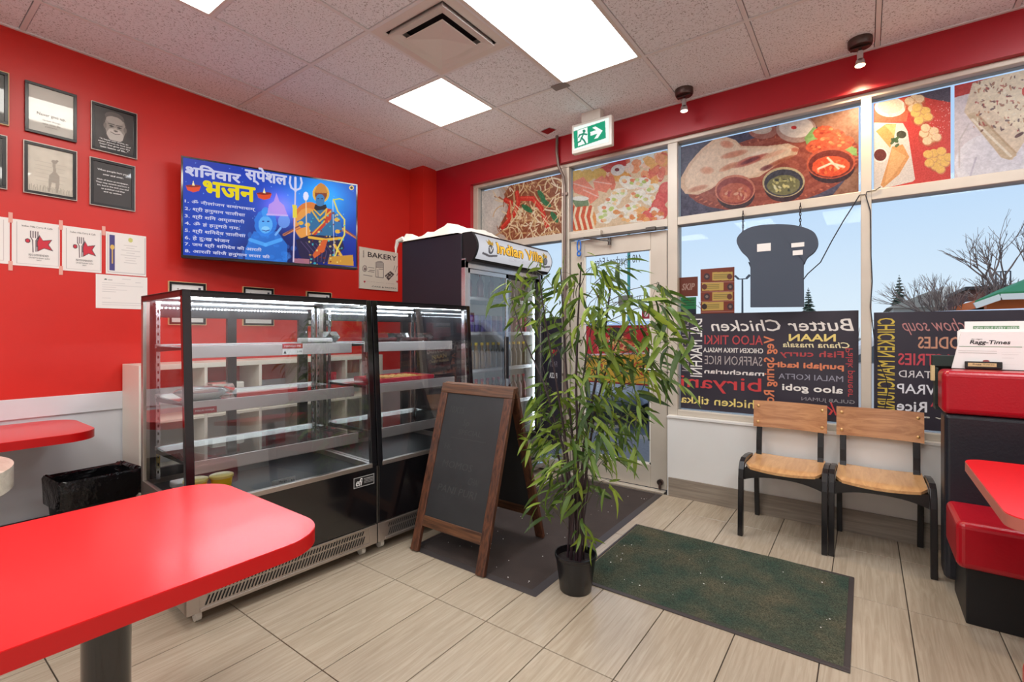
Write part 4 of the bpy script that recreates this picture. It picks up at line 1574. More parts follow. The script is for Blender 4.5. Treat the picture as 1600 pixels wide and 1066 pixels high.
G = 'laminated certificates taped on the red wall'
sheet('certificate', .325, .535, 1.687, 1.957, 'plain laminated sheet cut off by the left picture edge', lambda c: (fL(c, [(.88, .06), (.88, .93)], .008, (190, 176, 176)), fL(c, [(.0, .93), (.88, .93)], .008, (190, 176, 176))), G)
r1 = sheet('certificate', .543, .752, 1.683, 1.955, 'fork and red star restaurant certificate, left of two', dr_star, G)
r2 = sheet('certificate', .763, .955, 1.675, 1.955, 'fork and red star restaurant certificate, right of two', dr_star, G)
for r in (r1, r2):
    mb = MB()
    for t_, u0, v0, u1, v1 in (('Indian Villa Curry & Cafe', .20, .10, .84, .15), ('RECOMMENDED', .34, .72, .76, .765), ('ON RESTAURANT GURU', .34, .79, .78, .82), ('2023', .5, .84, .6, .865)):
        txt_frac(mb, r[1], r[2], t_, u0, v0, u1, v1, n=.0008)
    mb.build('lettering', 'ink', r[0])
sheet('certificate', .977, 1.198, 1.675, 1.954, 'certificate with purple band and gold spoon', dr_cert, G)
sheet('certificate', .926, 1.205, 1.446, 1.668, 'white typed letter taped below the certificates', dr_letter, G)
M['tape'] = mat('clear_tape', (232, 170, 156), .3)
for k, (y, zt, zb) in enumerate(((.538, 1.99, 1.93), (.757, 1.985, 1.925), (.966, 1.985, 1.925), (.538, 1.705, 1.65), (.757, 1.70, 1.645))):
    o = MB().box(LX + .003, LX + .0045, y - .009, y + .009, zb, zt).build('clear_tape', 'tape', origin=(LX, y, zb))
    setp(o, ['upper tape strip left of the left star certificate', 'upper tape strip between the two star certificates', 'upper tape strip left of the gold spoon certificate', 'lower tape strip left of the left star certificate', 'lower tape strip between the two star certificates'][k], 'tape', 'tape strips on the certificates')

# small frames low on the wall, seen over and through the display case
def dr_doc(c):
    for k in range(9):
        fL(c, [(.2, .2 + k * .08), (.8, .2 + k * .08)], .01, (190, 190, 190), .6)
    fE(c, .2, .12, .03, .02, (120, 110, 100))
    fP(c, [(.84, .06), (.92, .06), (.92, .14), (.84, .14)], (70, 70, 90))
for k, (y0, y1) in enumerate(((1.331, 1.569), (1.843, 2.087), (2.388, 2.631))):
    frame_pic(y0, y1, 1.345, 1.652, 'gold_frame', (236, 236, 234), ['framed white document behind the display case, leftmost of three', 'framed white document behind the display case, middle of three', 'framed white document behind the display case, rightmost of three'][k], dr_doc, group='framed documents above the display cases', n=60)

# bakery sign
r, pl, bx = sheet('bakery_sign', 2.945, 3.43, 1.722, 2.135, 'cream BAKERY sign with jar drawing and two hearts', None, None, (224, 216, 200), 40, off=.012)
r['category'] = 'sign'
pl2 = Plane((LX + .013, 0, 0), (0, 1, 0), (0, 0, 1))
zb_ = zm(550, 380, 13.32)
c = Canvas(pl2, 2.947, 3.428, 1.724, 2.133, 170, (226, 218, 202))
dk = (88, 82, 78)
c.E(zb_, 575, 400, 75, 26, (150, 144, 138)); c.P(zb_, [(500, 400), (655, 410), (655, 500), (500, 490)], (176, 170, 162))
for p_ in ([(500, 400), (497, 700)], [(655, 420), (655, 720)], [(497, 705), (655, 722)], [(500, 500), (655, 515)], [(540, 550), (545, 700)], [(560, 540), (650, 550)]):
    c.L(zb_, p_, 12, dk)
c.E(zb_, 265, 530, 50, 70, (150, 140, 132)); c.E(zb_, 262, 530, 34, 50, (214, 206, 192)); c.E(zb_, 270, 540, 22, 30, (120, 100, 96))
for p_ in ([(340, 505), (460, 520)], [(360, 565), (470, 570)], [(330, 590), (460, 605)], [(240, 660), (420, 690)], [(870, 560), (890, 470)], [(930, 680), (965, 600)], [(900, 600), (940, 480)]):
    c.L(zb_, p_, 10, dk)
c.P(zb_, [(680, 680), (800, 580), (880, 650), (760, 780)], (70, 64, 62))
for x, y in ((740, 670), (790, 630), (820, 665), (770, 710), (720, 700), (790, 700)):
    c.E(zb_, x, y, 15, 13, (200, 192, 180))
for x in (262, 940):
    for s in (-1, 1):
        c.E(zb_, x + s * 9, 795, 12, 13, (190, 50, 66))
    c.P(zb_, [(x - 20, 800), (x + 20, 802), (x, 832)], (190, 50, 66))
c.build('print', 'print', r)
mb = MB()
letter_px(mb, 'BAKERY', pl2, zb_, 330, 178, 925, 375, bold=.01)
letter_px(mb, 'MADE FRESH, BAKED', pl2, zb_, 310, 797, 885, 850)
letter_px(mb, 'CAKE & PASTRY', pl2, zb_, 412, 884, 925, 960)
letter_px(mb, 'HOMEMADE', pl2, zb_, 228, 150, 250, 300, rot=-90)
mb.build('lettering', 'ink', r)

# ---------------------------------------------------------------- television
TVA = Vector((-3.90, 1.362, 0))
TVB = Vector((-3.462, 2.512, 0))
tvd = (TVB - TVA).normalized()
tz0, tz1 = 1.816, 2.538
tv = thing('television', 'wall mounted television showing a blue Hindi screen', 'television', (TVA + TVB) / 2 + Vector((0, 0, tz0)))
PT = Plane((TVA.x, TVA.y, 0), tvd, (0, 0, 1))
TW = (TVB - TVA).length
fm = Matrix.Identity(4)
for i_ in range(3):
    fm[i_][0], fm[i_][1], fm[i_][2], fm[i_][3] = PT.A[i_], PT.B[i_], PT.N[i_], PT.O[i_]
MB(fm).box(0, TW, tz0, tz1, -.055, -.004).build('casing', 'black_matt', tv, bevel=.006)
bz = MB(fm)
bz.box(0, TW, tz1 - .012, tz1, -.004, .002).box(0, TW, tz0, tz0 + .02, -.004, .002).box(0, .012, tz0 + .02, tz1 - .012, -.004, .002).box(TW - .012, TW, tz0 + .02, tz1 - .012, -.004, .002)
bz.build('bezel', 'black', tv, bevel=.001)
wm = MB()
mid = PT.pt(TW * .5, 2.18, -.05)
wm.bar(mid, (LX + .02, 2.0, 2.18), .06, .05).box(LX, LX + .02, 1.85, 2.15, 2.0, 2.36)
wm.build('wall_bracket', 'black_matt', tv)
zt = zm(260, 220, 3.81)
c = Canvas(PT, .012, TW - .012, tz0 + .02, tz1 - .012, 430, (6, 70, 206))
A_ = (c.A - c.a0) / (c.a1 - c.a0)
B_ = 1 - (c.B - c.b0) / (c.b1 - c.b0)
blob = lambda x, y, r, k: np.exp(-(((A_ - x) / r) ** 2 + ((B_ - y) / (r * 1.6)) ** 2)) * k
bgc = np.zeros_like(c.c)
for i_, (base, k1, k2, k3, k4) in enumerate(((0.02, .10, .45, .10, -.02), (.16, .52, .25, .25, -.12), (.62, .42, .45, .30, -.32))):
    bgc[..., i_] = base + blob(.78, .22, .22, k1) + blob(.52, .38, .12, k2) + blob(.18, .85, .3, k3 * .4) + blob(.5, .95, .35, k4) + blob(.30, .45, .3, k3 * .3)
c.c = np.clip(bgc, 0, 1)
c.noise(12, .04, tint=(.3, .6, 1))
for _ in range(80):
    x, y = rs.uniform(110, 1120), rs.uniform(100, 740)
    c.E(zt, x, y, 3, 3, (150, 200, 255), .6)
for _ in range(26):
    c.E(zt, rs.uniform(420, 760), rs.uniform(560, 740), rs.uniform(8, 22), rs.uniform(8, 20), (90, 170, 255), .3)
# ringed planet
c.E(zt, 850, 480, 95, 115, (214, 120, 50)); c.E(zt, 840, 500, 76, 100, (232, 170, 80), .6)
for k, col in enumerate(((190, 100, 60), (226, 150, 90), (120, 60, 60))):
    q = [(700 + (1130 - 700) * t_, 560 - 150 * math.sin(t_ * 3.0) * (.55 + k * .06) + 30 * t_) for t_ in [i / 16 for i in range(17)]]
    c.L(zt, q, 16 - 4 * k, col, .8)
# pale blue figure behind the list
bl = (40, 130, 232)
c.E(zt, 590, 490, 66, 78, bl, .8, j=.06); c.P(zt, [(470, 640), (520, 540), (660, 540), (720, 620), (720, 740), (470, 740)], bl, .75)
c.E(zt, 590, 500, 42, 52, (90, 174, 246), .9); c.E(zt, 590, 525, 24, 16, (130, 200, 250)); c.E(zt, 576, 480, 8, 4, (10, 50, 140)); c.E(zt, 606, 480, 8, 4, (10, 50, 140))
c.L(zt, [(572, 532), (592, 538), (612, 532)], 5, (16, 60, 150)); c.E(zt, 590, 425, 24, 30, (60, 150, 240), .8)
c.E(zt, 700, 480, 36, 40, (110, 160, 240), .8); c.L(zt, [(680, 520), (650, 560)], 12, (110, 170, 240)); c.L(zt, [(500, 590), (590, 620), (680, 590)], 22, (80, 170, 250), .8)
# small temple
c.P(zt, [(600, 440), (610, 380), (640, 360), (655, 310), (672, 360), (700, 385), (720, 440)], (196, 150, 232), .85); c.L(zt, [(600, 440), (720, 445)], 10, (216, 180, 240), .8)
# trident
tr_ = (206, 206, 240)
c.L(zt, [(768, 290), (756, 720)], 8, (214, 196, 220)); c.L(zt, [(768, 220), (768, 300)], 13, tr_)
c.L(zt, [(738, 215), (734, 250), (744, 280), (768, 296), (796, 284), (806, 250), (800, 222)], 11, tr_)
c.P(zt, [(750, 380), (776, 385), (778, 460), (752, 458)], (226, 206, 70))
# seated figure
gold, skin, dark = (226, 172, 60), (46, 110, 170), (30, 22, 60)
c.E(zt, 920, 315, 50, 55, gold); c.E(zt, 920, 318, 36, 42, (130, 60, 30)); c.P(zt, [(880, 310), (900, 262), (920, 250), (944, 264), (962, 312)], (200, 130, 50))
c.E(zt, 915, 352, 27, 35, (56, 120, 176)); c.L(zt, [(900, 364), (915, 370), (930, 364)], 5, dark); c.E(zt, 904, 345, 6, 3, dark); c.E(zt, 926, 345, 6, 3, dark)
c.P(zt, [(885, 380), (950, 380), (965, 440), (870, 440)], (30, 26, 40)); c.E(zt, 915, 372, 24, 18, (56, 120, 176))
c.P(zt, [(860, 420), (980, 405), (1010, 480), (980, 590), (870, 590), (845, 500)], (44, 104, 150))
c.P(zt, [(950, 400), (985, 410), (980, 470), (880, 570), (862, 550), (940, 480)], (190, 60, 40)); c.L(zt, [(955, 405), (940, 480), (870, 555)], 7, gold)
c.L(zt, [(868, 420), (910, 480), (980, 420)], 9, gold); c.L(zt, [(880, 410), (915, 445), (955, 405)], 8, gold)
c.P(zt, [(845, 430), (870, 440), (850, 510), (800, 520), (775, 480), (800, 470)], skin); c.P(zt, [(980, 410), (1030, 450), (1050, 540), (1010, 560), (990, 500)], skin)
for x, y in ((840, 500), (1015, 470), (1020, 540), (800, 490)):
    c.E(zt, x, y, 16, 12, gold)
c.P(zt, [(770, 590), (860, 560), (1040, 570), (1060, 640), (980, 720), (830, 730), (790, 680)], (34, 26, 66))
for k in range(7):
    c.L(zt, [(800 + k * 30, 600 + k * 4), (850 + k * 26, 660), (860 + k * 20, 720)], 4, (96, 76, 120), .8)
c.L(zt, [(850, 575), (950, 590), (1040, 580)], 16, gold); c.P(zt, [(930, 590), (960, 590), (940, 660), (880, 700), (870, 680)], (206, 90, 40)); c.L(zt, [(1000, 620), (1050, 700)], 16, gold)
c.L(zt, [(995, 350), (1020, 420), (1060, 470), (1060, 560), (1020, 640), (995, 720)], 9, (226, 206, 90)); c.L(zt, [(990, 355), (1000, 720)], 3, (220, 220, 240)); c.L(zt, [(995, 352), (1030, 345), (1052, 352)], 7, (196, 206, 80))
c.L(zt, [(830, 330), (835, 560)], 6, (240, 200, 160)); c.E(zt, 830, 330, 16, 26, (226, 226, 250))
c.P(zt, [(970, 690), (1110, 680), (1115, 745), (960, 735)], (196, 140, 50)); c.P(zt, [(760, 700), (850, 705), (850, 735), (760, 730)], (196, 120, 130), .8)
for _ in range(60):
    c.E(zt, rs.uniform(850, 1060), rs.uniform(430, 740), rs.uniform(3, 8), rs.uniform(3, 7), rs.choice([gold, (230, 210, 120), (120, 40, 30), (60, 190, 200)]), .8)
c.E(zt, 1102, 280, 14, 14, (236, 200, 120)); c.E(zt, 1102, 280, 8, 8, (60, 60, 60))
# clay lamps
for x, y in ((160, 285), (582, 330)):
    c.P(zt, [(x - 46, y - 20), (x + 46, y - 14), (x + 34, y + 14), (x, y + 22), (x - 34, y + 10)], (220, 70, 30)); c.E(zt, x, y - 16, 44, 8, (130, 30, 20)); c.P(zt, [(x - 8, y - 18), (x, y - 50), (x + 9, y - 16)], (250, 230, 170))
c.build('screen', 'print_emit', tv, n=.0005)
M['tv_white'] = emat('screen_white', (206, 206, 236), .95)
M['tv_yellow'] = emat('screen_yellow', (232, 210, 40), 1.0)
# lettering rows follow the screen's own axes: fractions of the screen
sb = FB(.012, TW - .012, tz0 + .02, tz1 - .012)
PT2 = Plane(PT.pt(0, 0, .0012), tvd, (0, 0, 1))
mb = MB()
letter_px(mb, 'शिनवार', PT2, zt, 115, 132, 440, 252, fat=.0042)
mb.build('lettering', 'tv_white', tv)
mb = MB()
letter_px(mb, 'स्पेशल', PT2, zt, 470, 148, 715, 286, fat=.0042)
mb.build('lettering', 'tv_white', tv)
rows_ = [('1. ॐ नीलांजन समाभासम्', 345, 530, 416), ('2. श्री हनुमान चालीसा', 388, 468, 448), ('3. श्री शिन अमृतवाणी', 432, 465, 492), ('4. ॐ हं हनुमते नमः', 475, 435, 526), ('5. श्री शिनदेव चालीसा', 518, 470, 568), ('6. हे दुःख भंजन', 560, 375, 602), ('7. जय श्री शिनदेव की आरती', 600, 567, 652), ('8. आरती कीजै हनुमान लला की', 641, 615, 695)]
for t_, y0, x1, y1 in rows_:
    mb = MB()
    sl__ = .146 - .084 * (y0 - 95) / 590
    letter_px(mb, t_, PT2, zt, 110, y0, x1, y0 + sl__ * (x1 - 110) + 37 - .012 * (x1 - 110), fat=.0009)
    mb.build('lettering', 'tv_white', tv)
mb = MB()
letter_px(mb, 'भजन', PT2, zt, 222, 238, 526, 364, fat=.006)
mb.build('lettering', 'tv_yellow', tv)

# ================================================================== WHITE CUBE SHELVES BEHIND THE CASE
cs = thing('cube_shelf', 'low white cube shelving against the red wall behind the display case', 'shelf', (-3.87, 2.1, 0))
b = MB()
y_, x0_, x1_ = 1.06, LX + .022, -3.70
cols_, rows2, cw, chh = 5, 3, .375, .345
for i in range(cols_ + 1):
    w_ = .032 if i in (0, cols_) else .02
    b.box(x0_, x1_, y_ + i * cw, y_ + i * cw + w_, 0.0, 1.075)
for i in (0, cols_):
    pass
b.build('upright', 'shelf_white', cs, bevel=.002)
b = MB()
for j in range(rows2 + 1):
    t_ = .035 if j in (0, rows2) else .02
    zz0 = j * chh + (0 if j < rows2 else .005)
    b.box(x0_, x1_ - .001, y_ + .02, y_ + cols_ * cw + .01, zz0 + .001, zz0 + t_)
b.build('shelf_board', 'shelf_white', cs, bevel=.002)
for y0, y1, z0, z1, m, lab in ((1.50, 1.72, .726, .92, 'white_plastic', 'white box on the upper row of the cube shelving'), (1.90, 2.12, .726, .80, 'tape_grey', 'low grey tray on the upper row of the cube shelving'), (1.88, 2.12, .392, .47, 'wrap', 'pale folded bag on the middle row of the cube shelving'), (2.26, 2.5, .726, .94, 'tray_red', 'red box on the upper row of the cube shelving')):
    o = MB().box(-3.95, -3.74, y0, y1, z0 - .015 + (.0 if z0 > .5 else -.010), z1).build('storage_box', m, origin=(-3.85, (y0 + y1) / 2, z0), bevel=.008)
    o.location.z += 0
    setp(o, lab, 'box')

# ================================================================== REFRIGERATED DISPLAY CASES
CR = -R(3.4)


def make_case(origin, width, label, second=False):
    """local frame: x out of the front, y along the front, origin at the lower front left corner on the floor"""
    Fm = rot_frame(origin, CR)
    r = thing('display_case', label, 'display case', origin, CR, 'refrigerated display cases')
    D = .70                 # depth at the base
    B = lambda: MB(Fm)
    tx = -.06               # the glass leans back to this x at the top
    wdt = width
    zt_, zg = 1.476, .52
    # steel base with slotted grille
    b = B().box(-D, -.004, 0.0, wdt, .065, .175)
    b.box(-.03, 0, 0, .05, .065, .175).box(-.03, 0, wdt - .05, wdt, .065, .175)
    b.box(-.006, .002, .05, wdt - .05, .165, .175).box(-.006, .002, .05, wdt - .05, .065, .08)
    b.build('base', 'steel', r, bevel=.002)
    b = B()
    n = int((wdt - .14) / .016)
    for k in range(n):
        y = .07 + k * .016
        for z0, z1 in ((.088, .127), (.136, .158)):
            s = (z1 - z0) * .42
            b.add([(-.0015, y, z0), (-.0015, y + .0065, z0), (-.0015, y + .0065 + s, z1), (-.0015, y + s, z1)], [(0, 1, 2, 3)])
    b.build('grille', 'grille_gap', r, kind='stuff')
    # black lower panel and body
    B().box(-.012, .0, 0.004, wdt - .004, .18, zg - .01).build('lower_panel', 'black', r, bevel=.003)
    b = B().box(-D, -D + .02, 0, wdt, .175, zg).box(-D, -.012, 0, .02, .175, zg).box(-D, -.012, wdt - .02, wdt, .175, zg)
    b.build('body', 'steel', r)
    B().box(-D + .02, -.014, .02, wdt - .02, zg - .05, zg - .03).build('deck', 'black_matt', r)
    # front frame: sill, leaning posts, head
    lean = lambda z: tx * max(0, (z - zg)) / (zt_ - zg)
    def post(y0, y1, x_off=0.0, w=.03):
        return [(x_off + lean(zg) - w, y0, zg - .01), (x_off, y0, zg - .01), (x_off, y1, zg - .01), (x_off + lean(zg) - w, y1, zg - .01), (tx - w, y0, zt_), (tx, y0, zt_), (tx, y1, zt_), (tx - w, y1, zt_)]
    q6 = [(0, 3, 2, 1), (4, 5, 6, 7), (0, 1, 5, 4), (1, 2, 6, 5), (2, 3, 7, 6), (3, 0, 4, 7)]
    for y0 in (0.0, wdt - .034):
        b = B(); b.add(post(y0, y0 + .034), q6); b.build('post', 'black', r, bevel=.002)
    B().box(-D, -D + .034, 0, .03, zg, zt_ - .03).build('post', 'steel', r, bevel=.002)
    B().box(-D, -D + .034, wdt - .03, wdt, zg, zt_ - .03).build('post', 'steel', r, bevel=.002)
    b = B().box(-D, tx, 0, wdt, zt_ - .012, zt_).box(tx - .03, tx, 0, wdt, zt_ - .03, zt_).box(-D, -D + .03, 0, wdt, zt_ - .05, zt_ - .012)
    b.box(-D, tx, 0, .014, zt_ - .03, zt_).box(-D, tx, wdt - .014, wdt, zt_ - .03, zt_)
    b.build('top_frame', 'black_frame', r, bevel=.002)
    B().box(-.03, .0, .03, wdt - .03, zg - .012, zg + .012).build('glass_sill', 'steel', r, bevel=.002)
    # glass
    gx_ = -.006
    b = B(); b.add([(gx_, .034, zg + .012), (gx_, wdt - .034, zg + .012), (gx_ + tx, wdt - .034, zt_ - .03), (gx_ + tx, .034, zt_ - .03)], [(0, 1, 2, 3)])
    b.build('front_glass', 'case_glass', r)
    for y in (.008, wdt - .008):
        b = B(); b.add([(-D + .034, y, zg), (-.03, y, zg), (tx - .03, y, zt_ - .03), (-D + .034, y, zt_ - .03)], [(0, 1, 2, 3)])
        b.build('end_glass', 'side_glass', r)
    # back sliding doors
    b = B()
    for y0, y1 in ((.03, .055), (wdt * .42, wdt * .42 + .05), (wdt - .13, wdt - .07)):
        b.box(-D + .004, -D + .03, y0, y1, zg, zt_ - .05)
    b.box(-D + .004, -D + .03, .03, wdt - .03, zg, zg + .05).box(-D + .004, -D + .03, .03, wdt - .03, zt_ - .11, zt_ - .05)
    b.build('back_door', 'black_frame', r, bevel=.002)
    b = B(); b.add([(-D + .016, .03, zg), (-D + .016, wdt - .03, zg), (-D + .016, wdt - .03, zt_ - .05), (-D + .016, .03, zt_ - .05)], [(0, 1, 2, 3)]); b.build('back_glass', 'side_glass', r)
    # slotted standards
    for y in (.05, wdt - .06, wdt - .025):
        s = B().box(-D + .05, -D + .062, y, y + .018, zg, zt_ - .03).build('standard', 'steel_bright', r)
        k_ = B()
        for q_ in range(22):
            k_.add([(-D + .063, y + .006, zg + .03 + q_ * .04), (-D + .063, y + .012, zg + .03 + q_ * .04), (-D + .063, y + .012, zg + .045 + q_ * .04), (-D + .063, y + .006, zg + .045 + q_ * .04)], [(0, 1, 2, 3)])
        k_.build('slots', 'grille_gap', s, kind='stuff')
    # glass shelves with aluminium price rails
    for zs_, xf in ((1.185, -.20), (.925, -.175), (.655, -.13)):
        sh = B().box(-D + .06, xf - .01, .045, wdt - .045, zs_ + .03, zs_ + .036).build('shelf', 'shelf_glass', r)
        B().box(xf - .01, xf, .04, wdt - .04, zs_ - .02, zs_ + .04).build('price_rail', 'rail', sh, bevel=.002)
        B().box(-D + .06, -D + .075, .045, wdt - .045, zs_ + .02, zs_ + .04).build('back_rail', 'rail', sh)
        B().box(-D + .078, -D + .086, .07, wdt - .07, zs_ + .018, zs_ + .026).build('glow_strip', 'added_shelf_glow', sh)  # glowing strip added to brighten the case interior
        for y in (.05, wdt - .065):
            b = B(); b.add([(-D + .06, y, zs_ + .0), (-D + .06, y + .008, zs_ + .0), (xf - .02, y + .008, zs_ + .02), (xf - .02, y, zs_ + .02), (-D + .06, y, zs_ + .03), (-D + .06, y + .008, zs_ + .03), (xf - .02, y + .008, zs_ + .03), (xf - .02, y, zs_ + .03)], q6)
            b.build('bracket', 'black_frame', sh)
    # LED tubes under the top
    for xa, za in ((tx - .045, zt_ - .022), (-D + .07, zt_ - .028)):
        B().box(xa - .012, xa, .05, wdt - .05, za - .008, za).build('glow_strip', 'led', r)
    k_ = B()
    for q_ in range(int((wdt - .12) / .018)):
        y = .06 + q_ * .018
        k_.box(-D + .035, -D + .041, y, y + .007, zt_ - .062, zt_ - .056)
    k_.build('led_dots', 'led_dot', r, kind='stuff')
    # castors
    for y in (.06, wdt - .06):
        for x in (-.07, -D + .08):
            w_ = B().cyl((x, y - .012, .028), (x, y + .012, .028), .027, n=18).build('caster', 'white_plastic', r, smooth=True)
            B().bar((x, y, .028), (x - .015, y, .066), .034, .02).build('fork', 'steel_bright', w_)
    return r, Fm


B0 = Vector((-2.34, .838, 0))
dv = Vector((math.sin(-CR), math.cos(CR), 0))
case1, F1 = make_case(B0, .955, 'tall glass display case with black base, nearer of the two')
B1 = B0 + dv * .962
case2, F2 = make_case(B1, .815, 'tall glass display case beside the drinks fridge, farther of the two')
# maker's badge on the first case
pb = Plane(F1 @ Vector((.0005, 0, 0)), F1.to_3x3() @ Vector((0, 1, 0)), (0, 0, 1))
c = Canvas(pb, .80, .935, .415, .475, 70, (18, 16, 18))
for q in ([(.803, .418), (.932, .418), (.932, .472), (.803, .472), (.803, .418)],):
    c.line(q, .003, (200, 200, 200))
for k in range(4):
    c.line([(.868, .458 - k * .008), (.925, .458 - k * .008)], .0035 if k == 0 else .002, (190, 190, 190))
bd = c.build('badge', 'print', case1, n=.0008)
mb = MB()
letter(mb, 'efi', pb, .812, .858, .425, .466, shear=.25, bold=.01, n=.0016)
mb.build('lettering', 'ink_white', bd)

# goods in the first case
def case_pt(Fm, x, y, z):
    return Fm @ Vector((x, y, z))


def label_tag(Fm, x, y0, y1, z0, z1, label, red=True):
    o = MB(Fm).box(x, x + .002, y0, y1, z0, z1).build('price_label', 'label_red' if red else 'white_paper', origin=tuple(Fm @ Vector((x, y0, z0))))
    setp(o, label, 'price label', 'price labels in the display case')
    mb = MB()
    pl_ = Plane(Fm @ Vector((x + .002, 0, 0)), Fm.to_3x3() @ Vector((0, 1, 0)), (0, 0, 1))
    h = z1 - z0
    if red:
        letter(mb, 'MALAI KHAJA' if y0 < .3 else 'MANGO PIE', pl_, y0 + .01, y1 - .01, z0 + h * .3, z1 - h * .3, n=.0008)
        mb.build('lettering', 'ink_white', o)
    else:
        letter(mb, '3.99', pl_, y0 + (y1 - y0) * .72, y1 - .005, z0 + h * .3, z1 - h * .3, n=.0008)
        mb.add([pl_.pt(y0 + .005, z0 + h * .2, .0008), pl_.pt(y0 + .02, z0 + h * .2, .0008), pl_.pt(y0 + .0125, z1 - h * .2, .0008)], [(0, 1, 2)])
        mb.build('lettering', 'ink', o)
    return o


label_tag(F1, -.199, .50, .61, 1.20, 1.225, 'red price label on the top shelf rail')
label_tag(F1, -.199, .50, .61, 1.167, 1.197, 'white price label under the red one on the top rail', False)
label_tag(F1, -.174, .075, .175, .905, .935, 'red price label on the middle shelf rail')
# price card on the deck
o = MB(F1).box(-.10, -.097, .40, .52, .492, .535).build('price_card', 'white_paper', origin=tuple(F1 @ Vector((-.1, .46, .492))))
setp(o, 'white price card standing on the case floor behind the glass', 'price card')
mb = MB()
pl_ = Plane(F1 @ Vector((-.097, 0, 0)), F1.to_3x3() @ Vector((0, 1, 0)), (0, 0, 1))
letter(mb, 'Mango', pl_, .435, .475, .515, .528, n=.0008)
letter(mb, 'Ice Tea', pl_, .435, .475, .498, .51, n=.0008)
letter(mb, '1.50', pl_, .485, .515, .505, .522, n=.0008)
mb.build('lettering', 'ink', o)

# wrapped plate
p = case_pt(F1, -.33, .16, .962)
pt_ = thing('wrapped_plate', 'white foam plate of food wrapped in plastic on the middle shelf', 'plate', p, CR)
MB().lathe([(.0, .0), (.075, .0), (.115, .03), (.118, .034), (.108, .034), (.07, .008), (0, .008)], p, 32).build('plate', 'wrap', pt_, smooth=True)
MB().lathe([(.075, .010), (.09, .022), (.07, .036), (.0, .042)], p, 24).build('food', 'food_pink', pt_, smooth=True)
MB().lathe([(.119, .034), (.10, .046), (.05, .056), (.0, .058)], p, 20).build('cling_film', 'plastic_clear', pt_, smooth=True)
# yellow tubs
for k, (y, x) in enumerate(((.10, -.165), (.205, -.155))):
    p = case_pt(F1, x, y - .015, .491)
    t_ = thing('yellow_tub', ['yellow tub with pale lid on the case floor, left one by the post', 'yellow tub with pale lid on the case floor, right one'][k], 'tub', p, CR, 'yellow tubs in the display case')
    MB().lathe([(.034, 0), (.046, .105)], p, 28).build('body', 'yellow', t_, smooth=True)
    MB().lathe([(.046, .104), (.051, .106), (.051, .116), (.044, .119), (.0, .119)], p, 28).build('lid', 'lid', t_, smooth=True)
# small clear box on the floor of the case
p = case_pt(F1, -.5, .12, .491)
o = MB().box(p.x - .05, p.x + .05, p.y - .035, p.y + .035, p.z, p.z + .035).build('small_box', 'wrap', origin=tuple(p), bevel=.008)
setp(o, 'small white packet on the case floor at the near end', 'packet')
# clear containers
def clear_tray(Fm, x, y, z, w, d, h, label, food=None):
    p = Fm @ Vector((x, y, z))
    t_ = thing('clear_container', label, 'food container', p, CR)
    fr_ = rot_frame(p, CR)
    b = MB(fr_)
    top, bot = [(-w / 2, -d / 2), (w / 2, -d / 2), (w / 2, d / 2), (-w / 2, d / 2)], .8
    vs = [(a * bot, c_ * bot, 0) for a, c_ in top] + [(a, c_, h * .5) for a, c_ in top] + [(a * .85, c_ * .85, h) for a, c_ in top]
    b.add(vs, [(0, 3, 2, 1)] + [(i, (i + 1) % 4, (i + 1) % 4 + 4, i + 4) for i in range(4)] + [(i + 4, (i + 1) % 4 + 4, (i + 1) % 4 + 8, i + 8) for i in range(4)] + [(8, 9, 10, 11)])
    b.build('shell', 'plastic_clear', t_)
    if food:
        MB(fr_).box(-w * .36, w * .36, -d * .36, d * .36, .003, h * .45).build('food', food, t_, bevel=.01)
    return t_


clear_tray(F1, -.42, .80, 1.222, .2, .22, .07, 'clear plastic clamshell on the top shelf near the right end', 'wrap')
clear_tray(F1, -.5, .30, .962, .16, .10, .05, 'small clear container behind the wrapped plate', 'food_pink')
clear_tray(F2, -.42, .32, 1.222, .18, .24, .06, 'clear box of dark pastries on the upper shelf of the far case', 'dark_cake')
clear_tray(F2, -.42, .60, 1.222, .18, .22, .06, 'clear box of red pastries on the upper shelf beside the fridge', 'dark_cake')
# tray of cookies wrapped in red
p = F2 @ Vector((-.36, .36, .962))
fr_ = rot_frame(p, CR)
t_ = thing('cookie_tray', 'red wrapped tray of golden cookies in the far display case', 'tray', p, CR)
b = MB(fr_)
b.box(-.15, .15, -.2, .25, 0, .006)
for a0, a1, b0, b1 in ((-.15, -.14, -.2, .25), (.14, .15, -.2, .25), (-.14, .14, -.2, -.19), (-.14, .14, .24, .25)):
    b.box(a0, a1, b0, b1, .006, .028)
b.build('tray', 'tray_red', t_, bevel=.003)
rr = random.Random(4)
for i in range(5):
    for j in range(5):
        b = MB(fr_ @ Matrix.Translation((-.10 + i * .05 + rr.uniform(-.006, .006), -.02 + j * .052 + rr.uniform(-.006, .006), .006)))
        b.lathe([(.022, 0), (.026, .008), (.02, .018), (0, .021)], n=12)
        b.build('cookie', 'cookie', t_, smooth=True)

